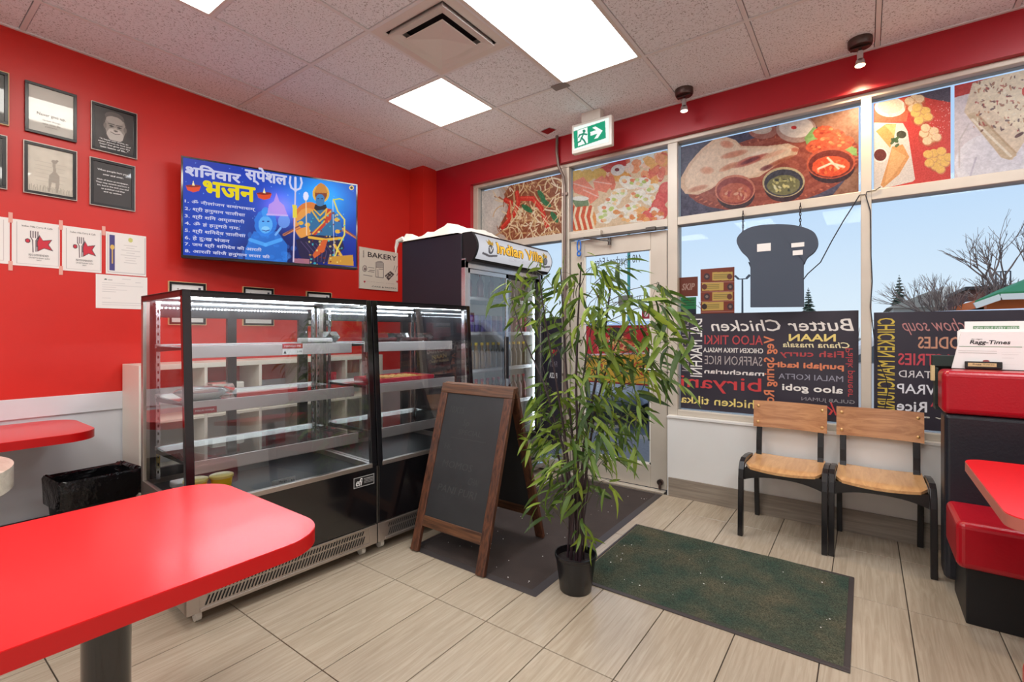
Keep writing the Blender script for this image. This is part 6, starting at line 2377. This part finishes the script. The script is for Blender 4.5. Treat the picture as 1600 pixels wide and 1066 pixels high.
# ================================================================== BOOTHS
bo = thing('booth_bench', 'red and black vinyl booth bench with its back to the window', 'booth', (1.1, 3.15, 0))
MB().box(.36, 2.4, 2.905, 3.24, 0, .262).build('base', 'booth_base', bo, bevel=.004)
MB().box(.322, 2.4, 2.842, 3.20, .258, .462).build('seat', 'vinyl_red', bo, bevel=.028, segs=4)
MB().box(.318, 2.4, 3.20, 3.36, .06, .885).build('backrest', 'vinyl_black', bo, bevel=.022, segs=4)
MB().box(.308, 2.4, 3.185, 3.375, .885, 1.098).build('head_roll', 'vinyl_red', bo, bevel=.026, segs=4)
b = MB()
for q in ((.335, .90, 1.075),):
    pass
b.tube([(.33, 3.192, .90), (.33, 3.187, 1.07)], .003, 6).tube([(.33, 3.187, 1.07), (2.39, 3.187, 1.07)], .003, 6)
b.build('piping', 'vinyl_red', bo)
b2 = thing('booth_bench', 'red booth bench end at the lower right picture edge', 'booth', (1.1, 1.7, 0))
MB().box(.39, 2.4, 1.35, 1.82, 0, .20).build('base', 'booth_base', b2, bevel=.004)
MB().box(.338, 2.4, 1.28, 1.865, .20, .42).build('seat', 'vinyl_red', b2, bevel=.028, segs=4)
MB().box(.375, 2.4, 1.16, 1.28, .06, .5).build('backrest', 'vinyl_black', b2, bevel=.02, segs=3)
# booth table
def rounded(x0, x1, y0, y1, r, n=8, M_=None):
    pts = []
    for cx_, cy_, a0 in ((x1 - r, y1 - r, 0), (x0 + r, y1 - r, 90), (x0 + r, y0 + r, 180), (x1 - r, y0 + r, 270)):
        for k in range(n + 1):
            a = R(a0 + 90 * k / n)
            pts.append((cx_ + r * math.cos(a), cy_ + r * math.sin(a)))
    return pts
bt = thing('booth_table', 'red topped booth table at the right edge', 'table', (1.0, 2.4, 0))
pts = rounded(.335, 1.5, 1.97, 2.80, .075)
MB().prism(pts, .712, .748).build('table_edge', 'table_edge_brown', bt, smooth=True)
MB().prism([(.92 + (x - .92) * .998, 2.4 + (y - 2.4) * .998) for x, y in pts], .7482, .751).build('tabletop', 'table_red', bt)
MB().cyl((.95, 2.4, .02), (.95, 2.4, .712), .04).lathe([(.22, 0), (.22, .012), (.05, .03)], (.95, 2.4, 0), 24).build('pedestal', 'black_matt', bt, smooth=True)

# newspaper stack and holder on the booth
nw = thing('newspaper_stack', 'stack of Ragg-Times newspapers standing on the booth back', 'newspaper', (.5, 3.42, 1.1))
PN = Plane(Vector((0, 3.405, 0)), (1, 0, 0), (0, .10, 1))
zn = zm(1400, 360, 4.44)
for k, (x0, x1, dz, dy) in enumerate(((.425, .66, .245, .045), (.405, .69, .205, .03), (.398, .69, .20, .02), (.392, .70, .195, .01))):
    p0 = Matrix.Translation((0, 3.405 + dy, 1.10)) @ Matrix.Rotation(-R(5), 4, 'X')
    MB(p0).box(x0, x1, 0.0, .006, 0, dz).build('newspaper', 'white_paper', nw)
PN = Plane(Matrix.Translation((0, 3.404, 1.10)) @ Vector((0, 0, 0)), (1, 0, 0), (0, math.sin(R(5)), math.cos(R(5))))
def nb(x, y):
    return PN.px(*zn(x, y))
pp = [nb(386, 965), nb(440, 705), nb(470, 690), nb(880, 720), nb(880, 985)]
a_lo, a_hi = min(p[0] for p in pp), max(p[0] for p in pp)
b_lo, b_hi = 0.0, max(p[1] for p in pp) - .01
fbk = MB()
quad = [PN.pt(a_lo, 0), PN.pt(.70, 0), PN.pt(.70, b_hi), PN.pt(a_lo + .04, b_hi)]
fbk.add([q for q in quad] + [q + Vector((0, .012, 0)) for q in quad], [(0, 1, 2, 3), (7, 6, 5, 4), (0, 3, 7, 4), (3, 2, 6, 7), (2, 1, 5, 6), (1, 0, 4, 5)])
front = fbk.build('front_page', 'white_paper', nw)
mb = MB()
PN2 = Plane(PN.O - Vector((0, .0006, 0)), PN.A, PN.B)
letter_px(mb, 'Ragg-Times', PN2, zn, 508, 762, 800, 800, shear=.25, bold=.02, n=.0006)
letter_px(mb, 'the calgary', PN2, zn, 522, 750, 600, 762, n=.0006)
mb.build('lettering', 'ink', front)
M['news_green'] = mat('news_green', (96, 140, 96), .6)
M['news_grey'] = mat('news_grey', (150, 146, 140), .6)
M['news_red'] = mat('news_red', (150, 60, 60), .6)
def strip(pl, z_, x0, y0, x1, y1, m, par, nm='rule'):
    a0, b1 = pl.px(*z_(x0, y0)); a1, b0 = pl.px(*z_(x1, y1))
    MB().quad(pl.pt(a0, b0, .0006), pl.pt(a1, b0, .0006), pl.pt(a1, b1, .0006), pl.pt(a0, b1, .0006)).build(nm, m, par)
strip(PN2, zn, 436, 803, 875, 812, 'news_green', front)
for k, (x0, x1, y) in enumerate(((432, 700, 836), (730, 870, 846), (432, 700, 850), (735, 850, 862), (735, 820, 885), (735, 850, 910), (735, 850, 930))):
    strip(PN2, zn, x0, y, x1, y + 3, 'news_grey', front)
a, b_ = PN2.px(*zn(625, 908))
e_ = [PN2.pt(a + .013 * math.cos(k / 12 * 6.283), b_ + .006 * math.sin(k / 12 * 6.283), .0006) for k in range(12)]
MB().add(e_, [tuple(range(12))]).build('picture', 'news_red', front)
PN3 = Plane(Vector((0, 3.4485, 1.10)), (1, 0, 0), (0, math.sin(R(5)), math.cos(R(5))))
strip(PN3, zn, 535, 665, 855, 690, 'news_green', nw, 'header_band')
mb = MB()
letter_px(mb, 'NEW ISSUE EVERY WEEK!', PN3, zn, 545, 670, 850, 686, n=.0012)
mb.build('lettering', 'ink_white', nw)
hd = thing('newspaper_holder', 'dark green newspaper holder behind the booth', 'holder', (.45, 3.5, 1.0))
M['holder_green'] = mat('holder_green', (26, 44, 40), .4)
MB().box(.29, .385, 3.42, 3.47, 1.105, 1.165).box(.30, 1.0, 3.478, 3.49, .9, 1.16).box(.30, .315, 3.40, 3.49, .9, 1.10).build('tray', 'holder_green', hd, bevel=.003)
MB().box(.285, .30, 3.395, 3.45, 1.03, 1.11).build('end_card', 'gold_frame', hd)
MB().box(.30, 1.0, 3.378, 3.49, .88, .90).box(.62, .66, 3.40, 3.80, .885, .90).build('bracket', 'holder_green', hd)
a0, b1 = PN2.px(*zn(472, 912)); a1, b0 = PN2.px(*zn(735, 975))
fc_ = thing('name_plate', 'black holder clip with a cream name card on the newspapers', 'name plate', (.48, 3.39, 1.1))
MB().box(a0, a1, 3.385, 3.398, 1.102, 1.102 + (b1 - b0) * .9).build('clip', 'black', fc_, bevel=.003)
MB().box(a0 + .012, a1 - .022, 3.3835, 3.3852, 1.113, 1.102 + (b1 - b0) * .72).build('card', 'gold_frame', fc_)
mb = MB()
pc_ = Plane((0, 3.3833, 0), (1, 0, 0), (0, 0, 1))
letter(mb, 'Ragg Times', pc_, a0 + .03, a1 - .03, 1.119, 1.128, n=.0004)
mb.build('lettering', 'ink', fc_)

# ================================================================== TABLES ON THE LEFT
def table(name, cx_, cy_, w_, d_, rz, label, ztop=.75, rad=.09, group='red dining tables', base=True, th=.045):
    r = thing(name, label, 'table', (cx_, cy_, 0), rz, group)
    Fm = rot_frame((cx_, cy_, 0), rz)
    pts = rounded(-w_ / 2, w_ / 2, -d_ / 2, d_ / 2, rad, 10)
    MB(Fm).prism(pts, ztop - th, ztop - .002).build('table_edge', 'table_edge', r, smooth=True)
    MB(Fm).prism([(x * .997, y * .997) for x, y in pts], ztop - .002, ztop).build('tabletop', 'table_red', r)
    if base:
        MB(Fm).cyl((0, 0, .02), (0, 0, ztop - th), .05, n=28).build('pedestal', 'black', r, smooth=True)
        MB(Fm).box(-.2, .2, -.2, .2, ztop - th - .01, ztop - th).build('mounting_plate', 'black_matt', r)
        MB(Fm).lathe([(.25, 0), (.25, .01), (.06, .03)], n=28).build('foot', 'black', r, smooth=True)
    return r


th_ = -R(11)
# far corner region measured at (-1.84,.735)-(-1.27,.77); the long side runs towards the camera
c0 = Vector((-1.545, .215, 0))
table('dining_table', -1.548, .376, .75, .805, 0, 'red dining table in the lower left with black pedestal', rad=.135, th=.04)
table('dining_table', -3.70, .20, .645, 1.20, 0, 'red table against the left wall by the bin', ztop=.75, rad=.15)
# round pale table
rt = thing('round_table', 'round pale stone-look table cut off by the left edge', 'table', (-2.88, -.07, 0))
# waste bin
bc = Vector((-3.50, .795, 0))
bn = thing('waste_bin', 'slim black waste bin with liner beside the display case', 'bin', bc, R(5))
Fm = rot_frame(bc, R(5))
def rbox(b, hx, hy, r_, z_, n=6):
    return [(x, y, z_) for x, y in rounded(-hx, hx, -hy, hy, r_, n)]
def loft(b, rings):
    vs, fs = [], []
    n = len(rings[0])
    for q in rings:
        vs += q
    for i in range(len(rings) - 1):
        for j in range(n):
            a, c_ = i * n + j, i * n + (j + 1) % n
            fs.append((a, c_, c_ + n, a + n))
    b.add(vs, fs)
    return b
b = MB(Fm)
loft(b, [rbox(b, .10, .145, .03, 0), rbox(b, .135, .175, .035, .49), rbox(b, .128, .168, .035, .49), rbox(b, .095, .14, .03, .02)])
b.add(rbox(b, .095, .14, .03, .02), [tuple(range(28))])
b.build('body', 'bin', bn, smooth=True)
b = MB(Fm)
rg = []
rr = random.Random(2)
for hx, hy, z_ in ((.142, .184, .36), (.146, .186, .44), (.146, .188, .495), (.14, .182, .505), (.124, .165, .49), (.115, .155, .40), (.10, .13, .2)):
    q = rbox(b, hx, hy, .035, z_)
    rg.append([(x * (1 + rr.uniform(-.02, .02)), y * (1 + rr.uniform(-.015, .015)), z__ + rr.uniform(-.006, .006)) for x, y, z__ in q])
loft(b, rg)
b.build('bin_liner', 'liner', bn, smooth=True)
# round table geometry
Fr_ = rot_frame((-2.88, -.07, 0))
MB(Fr_).lathe([(.0, .66), (.455, .66), (.46, .665), (.46, .752), (.0, .752)], n=64).build('tabletop', 'marble', rt, smooth=True)
MB(Fr_).cyl((0, 0, .02), (0, 0, .66), .05).lathe([(.26, 0), (.26, .012), (.06, .03)], n=28).build('pedestal', 'black_matt', rt, smooth=True)

# ================================================================== OUTSIDE
struct(MB().box(-60, 60, 5.6, 140, -.35, -.13).build('parking_lot_ground', 'asphalt'))
struct(MB().box(-40, 40, 4.0, 5.6, -.3, -.03).build('sidewalk_ground', 'concrete'))
struct(MB().box(-40, 40, 5.55, 5.7, -.3, -.028).build('kerb', 'concrete', bevel=.01))
struct(MB().box(LX - .3, RX + .3, BY - .3, 4.05, ZC + .2, ZC + .5).build('roof', 'concrete'))
# parked car, side on
def make_car(cx_, cy_, label, paint, rz=0):
    r = thing('parked_car', label, 'car', (cx_, cy_, -.13), rz, 'cars parked outside')
    Fm = rot_frame((cx_, cy_, -.13), rz)
    prof = [(-2.25, .45), (-2.28, .75), (-2.1, .95), (-1.25, 1.08), (-.55, 1.62), (1.35, 1.66), (1.95, 1.15), (2.2, 1.05), (2.25, .5), (2.1, .35), (-2.1, .35)]
    f2 = Fm @ Matrix(((1, 0, 0, 0), (0, 0, -1, 0), (0, 1, 0, 0), (0, 0, 0, 1)))
    b = MB(f2).prism(prof, -.88, .88)
    b.build('body', paint, r, bevel=.06, segs=3)
    for s in (-1, 1):
        b = MB(Fm)
        for q in ([(-1.05, 1.1), (-.5, 1.54), (.1, 1.56), (.1, 1.12)], [(.18, 1.12), (.18, 1.56), (1.25, 1.58), (1.62, 1.18)]):
            b.add([(x, s * .887, z_) for x, z_ in q], [(0, 1, 2, 3)])
        b.build('window', 'car_glass', r)
    for x in (-1.4, 1.4):
        for s in (-1, 1):
            w_ = MB(Fm).cyl((x, s * .68, .34), (x, s * .92, .34), .34, n=32).build('wheel', 'tyre', r, smooth=True)
            f3 = Fm @ Matrix.Translation((x, s * .925, .34))
            b = MB(f3)
            for k in range(10):
                a = k / 10 * 6.283
                b.bar((.03 * math.cos(a), 0, .03 * math.sin(a)), (.22 * math.cos(a), 0, .22 * math.sin(a)), .012, .03, up=(0, 1, 0))
            pts_ = [(.23 * math.cos(k / 20 * 6.283), 0, .23 * math.sin(k / 20 * 6.283)) for k in range(21)]
            b.tube(pts_, .014, 6, False)
            b.cyl((0, -.01, 0), (0, .01, 0), .05, n=14)
            b.build('rim', 'alloy', w_)
    return r


make_car(.9, 7.14, 'white car parked sideways outside, seen mirrored in the fridge glass', 'car_white')
M['car_silver'] = mat('car_silver', (176, 188, 204), .25, coat=.6)
make_car(-3.45, 8.85, 'silver car parked nose-in behind the red board outside the door', 'car_silver', R(90))
# red promotional board outside the door
PB = Plane((0, 6.0, 0), (1, 0, 0), (0, 0, 1))
pbn = thing('promo_board', 'red and yellow food promotion board standing outside the door', 'sign board', (-2.65, 6.0, -.13))
zc_ = zm(880, 380, 5.33)
c = Canvas(PB, -3.16, -2.16, .62, 1.36, 200, (196, 34, 40))
c.P(zc_, [(190, 940), (760, 920), (760, 1300), (190, 1300)], (214, 160, 50))
for _ in range(60):
    c.E(zc_, rs.uniform(330, 660), rs.uniform(780, 900), rs.uniform(10, 30), rs.uniform(8, 20), rs.choice([(236, 150, 90), (246, 200, 130), (206, 110, 60), (190, 50, 50)]), .9)
c.E(zc_, 440, 750, 60, 50, (50, 44, 50)); c.P(zc_, [(395, 705), (420, 725), (440, 700), (460, 725), (485, 702), (475, 740), (405, 742)], (60, 50, 50))
for _ in range(40):
    c.E(zc_, rs.uniform(240, 700), rs.uniform(960, 1100), rs.uniform(10, 26), rs.uniform(8, 20), rs.choice([(246, 210, 90), (226, 140, 40), (190, 60, 40), (120, 150, 60)]), .8)
c.L(zc_, [(200, 930), (750, 915)], 12, (230, 200, 200))
c.build('printed_face', 'print', pbn, n=.001)
mb = MB()
letter(mb, 'V', PB, -2.79, -2.73, 1.13, 1.19, bold=.03, n=.003)
mb.build('lettering', 'ink_white', pbn)
MB().box(-3.18, -2.14, 6.0, 6.03, .60, 1.38).build('panel', 'red_plate', pbn)
for x in (-3.1, -2.22):
    MB().bar((x, 6.02, -.13), (x, 6.02, .65), .04, .04).build('leg', 'lamp_post', pbn)
# sign pole with teal post
sp_ = thing('street_sign_pole', 'tall teal sign pole seen through the door glass', 'sign pole', (-5.8, 14, -.13))
MB().cyl((-5.83, 14, -.13), (-5.83, 14, 4.6), .045, n=12).build('pole', 'teal', sp_)
MB().box(-6.15, -5.72, 13.95, 14.05, 2.1, 2.42).build('box', 'roof_grey', sp_)
# double street lamp
p = aty(1160, 436, 40)
lp = thing('street_lamp', 'distant double-headed street lamp left of the hanging sign', 'street lamp', (p.x, 40, -.3))
MB().cyl((p.x, 40, -.3), (p.x, 40, p.z), .09, .06, n=8).build('pole', 'lamp_post', lp)
MB().bar((p.x - .33, 40, p.z), (p.x + .33, 40, p.z), .07, .07).build('arm', 'lamp_post', lp)
for s in (-1, 1):
    MB().bar((p.x + s * .28, 40, p.z + .02), (p.x + s * .52, 40, p.z + .28), .26, .13).build('lamp_head', 'lamp_post', lp)


def conifer(u, v_top, v_base, halfpx, y, label):
    t_ = aty(u, v_top, y)
    w_ = (aty(u + halfpx, v_base, y) - aty(u, v_base, y)).length
    H_ = t_.z + .3
    base = Vector((t_.x, y, -.3))
    r = thing('conifer_tree', label, 'tree', base, 0, 'trees beyond the parking lot')
    MB().cyl(base, base + Vector((0, 0, H_ * .96)), .12 + .01 * H_, .02, n=8).build('trunk', 'bark', r)
    b = MB()
    rr = random.Random(int(u))
    lv = 24
    for k in range(lv):
        f = k / (lv - 1)
        zc = H_ * (.12 + .86 * f)
        rad = w_ * (1 - f) ** .8 * 1.05 + .05
        nb_ = 15
        for j in range(nb_):
            a = j / nb_ * 6.283 + rr.uniform(-.3, .3)
            l_ = rad * rr.uniform(.7, 1.2)
            tip = base + Vector((math.cos(a) * l_, math.sin(a) * l_, zc - rad * .18 + rr.uniform(-.1, .1)))
            root_ = base + Vector((0, 0, zc + rad * .12))
            s_ = Vector((-math.sin(a), math.cos(a), 0)) * l_ * .42
            md = root_.lerp(tip, .6)
            b.add([root_, md + s_ - Vector((0, 0, .1 * rad)), tip, md - s_ - Vector((0, 0, .1 * rad)), md + Vector((0, 0, .12 * rad))], [(0, 1, 4), (1, 2, 4), (2, 3, 4), (3, 0, 4), (0, 3, 2, 1)])
    b.build('foliage', 'needle', r, kind='stuff')


conifer(1405, 428, 488, 26, 55, 'dark pointed conifer right of the middle mullion')
conifer(1263, 448, 488, 20, 55, 'dark conifer partly behind the hanging sign')
conifer(1535, 428, 455, 11, 60, 'small far conifer behind the brown flat building')


def bare_tree(base, H_, label, seed, lean=0.0, mname='bark', spread=.5, group='bare trees beyond the parking lot', depth=6, r0=None):
    r = thing('bare_tree', label, 'tree', base, 0, group)
    rr = random.Random(seed)
    tr, br = MB(), MB()
    def grow(p, d_, l_, rad, lv):
        q = p + d_ * l_
        md = p.lerp(q, .5) + Vector((rr.uniform(-.04, .04), rr.uniform(-.04, .04), 0)) * l_
        (tr if lv == depth else br).tube([p, md, q], [rad, rad * .85, rad * .7], 5 if lv > 2 else 4, False)
        if lv == 0:
            return
        for k in range(3 if lv > 1 else 2):
            ax = Vector((rr.uniform(-1, 1), rr.uniform(-1, 1), rr.uniform(-.2, .6)))
            nd = (d_ + ax * spread * (1.0 if k else .45)).normalized()
            nd.z = max(nd.z, -.05)
            grow(p.lerp(q, rr.uniform(.6, 1.0)), nd.normalized(), l_ * rr.uniform(.6, .82), rad * .62, lv - 1)
    grow(Vector(base), Vector((lean, 0, 1)).normalized(), H_ * .30, r0 or H_ * .02, depth)
    tr.build('trunk', mname, r)
    br.build('branches', mname, r, kind='stuff')


p = aty(1585, 500, 22)
bare_tree((p.x, 22, -.3), 5.6, 'large leafless tree over the green-roofed building', 3, -.12, spread=.75)
p = aty(1540, 500, 18)
bare_tree((p.x - .2, 18, -.3), 3.9, 'leafless leaning tree left of the large one', 8, -.35, spread=.6)
p = aty(1108, 495, 24)
bare_tree((p.x, 24, -.3), 4.4, 'leafless tree top showing over the brown stickers', 5, .0, depth=5)
p = aty(1480, 500, 30)
bare_tree((p.x - 1.8, 30, -.3), 3.0, 'thin leafless sapling before the grey-roofed house', 15, -.1, depth=5)
for k, (u, h_) in enumerate(((1275, 2.8), (1295, 3.2), (1318, 3.0), (1335, 3.3), (1375, 2.7), (1395, 2.9), (1420, 2.8), (1160, 2.6), (1140, 2.4))):
    p = aty(u, 490, 29)
    bare_tree((p.x, 29, -.3), h_ * .70, 'low leafless grey shrub on the skyline behind the parking lot', 30 + k, 0, 'bark_pale', .8, 'leafless shrubs on the skyline', 4, .05)


def house(u0, u1, v_eave, v_ridge, y, roof, wall, label, depth_=6.0):
    a, b_ = aty(u0, v_eave, y), aty(u1, v_eave, y)
    ridge = aty((u0 + u1) / 2, v_ridge, y).z
    r = thing('house', label, 'building', ((a.x + b_.x) / 2, y, -.3), 0, 'buildings beyond the parking lot')
    MB().box(a.x + .3, b_.x - .3, y, y + depth_, -.3, a.z).build('wall', wall, r)
    m1, m2 = a.x + (b_.x - a.x) * .62, a.x + (b_.x - a.x) * .86
    MB().add([(a.x, y - .3, a.z), (b_.x, y - .3, a.z), (b_.x, y + depth_ + .3, a.z), (a.x, y + depth_ + .3, a.z), (m1, y + depth_ / 2, ridge), (m2, y + depth_ / 2, ridge)], [(0, 1, 5, 4), (1, 2, 5), (2, 3, 4, 5), (3, 0, 4), (3, 2, 1, 0)]).build('roof', roof, r)
    b = MB()
    n = 3
    for k in range(n):
        x = a.x + (b_.x - a.x) * (k + .7) / (n + .4)
        b.box(x - .4, x + .4, y - .02, y + .05, a.z - 1.2, a.z - .4)
    b.build('window', 'car_glass', r)
    x = a.x + (b_.x - a.x) * .8
    MB().box(x - .25, x + .25, y + 1, y + 1.5, a.z + .1, ridge + .1).build('chimney', 'white_plastic', r)


house(1385, 1512, 482, 450, 33, 'roof_grey', 'shelf_white', 'low house with weathered grey roof right of the conifer')
a, b_ = aty(1513, 453, 26), aty(1570, 453, 26)
r = thing('flat_building', 'brown flat-roofed building left of the green roof', 'building', ((a.x + b_.x) / 2, 26, -.3), 0, 'buildings beyond the parking lot')
MB().box(a.x, b_.x + 1.5, 26, 32, -.3, a.z).build('wall', 'brick_brown', r)
MB().box(a.x - .1, b_.x + 1.6, 25.9, 32.1, a.z, a.z + .12).build('parapet', 'dark_base', r)
b = MB()
for k in range(4):
    x = aty(1565 + k * 8, 440, 26).x
    b.bar((x, 27, a.z), (x, 27, a.z + .75), .04, .04)
b.bar((aty(1565, 440, 26).x, 27, a.z + .74), (aty(1589, 440, 26).x, 27, a.z + .74), .04, .04)
b.build('roof_railing', 'lamp_post', r)
y = 14.0
a = aty(1523, 478, y)
r = thing('diner_building', 'orange building with sloping green roof at the right', 'building', (a.x + 3, y + 2, -.3), 0, 'buildings beyond the parking lot')
em = aty(1563, 464, y - .3)
ea = aty(1523, 478, y - .3)
rr_, rl_ = aty(1600, 443, y + 3), aty(1556, 461, y + 3)
ex_ = 2.2
MB().box(em.x - .15, em.x + ex_ - .1, y, y + 5, -.3, em.z + .02).build('wall', 'orange', r)
MB().box(ea.x + .25, em.x - .15, y + .3, y + 5, -.3, ea.z).build('side_wall', 'brick_brown', r)
sl_r = (rr_.z - rl_.z) / (rr_.x - rl_.x)
q = [ea, em, Vector((em.x + ex_, em.y, em.z)), Vector((rr_.x + 1.0, rr_.y, rr_.z + sl_r * 1.0)), rl_]
MB().add(q + [p_ + Vector((0, 0, .1)) for p_ in q], [(0, 4, 1), (1, 4, 3, 2), (5, 6, 9), (6, 7, 8, 9), (0, 1, 6, 5), (1, 2, 7, 6), (2, 3, 8, 7), (3, 4, 9, 8), (4, 0, 5, 9)]).build('roof', 'green_roof', r)
MB().bar(ea, em, .08, .12).bar(em, em + Vector((ex_, 0, 0)), .08, .12).build('gutter', 'white_plastic', r)
p = aty(1519, 478, 20)
o = MB().lathe([(.12, 0), (.3, .15), (.3, .55), (.15, .72), (0, .74)], (p.x, 20, p.z - .6), 14).cyl((p.x, 20, -.3), (p.x, 20, p.z - .5), .08, n=8).build('white_lamp_post', 'white_plastic', origin=(p.x, 20, -.3), smooth=True)
setp(o, 'white rounded lamp post before the brown building', 'lamp post')

print('objects', len(bpy.data.objects), 'tris~', sum(len(m.polygons) for m in bpy.data.meshes) * 2)
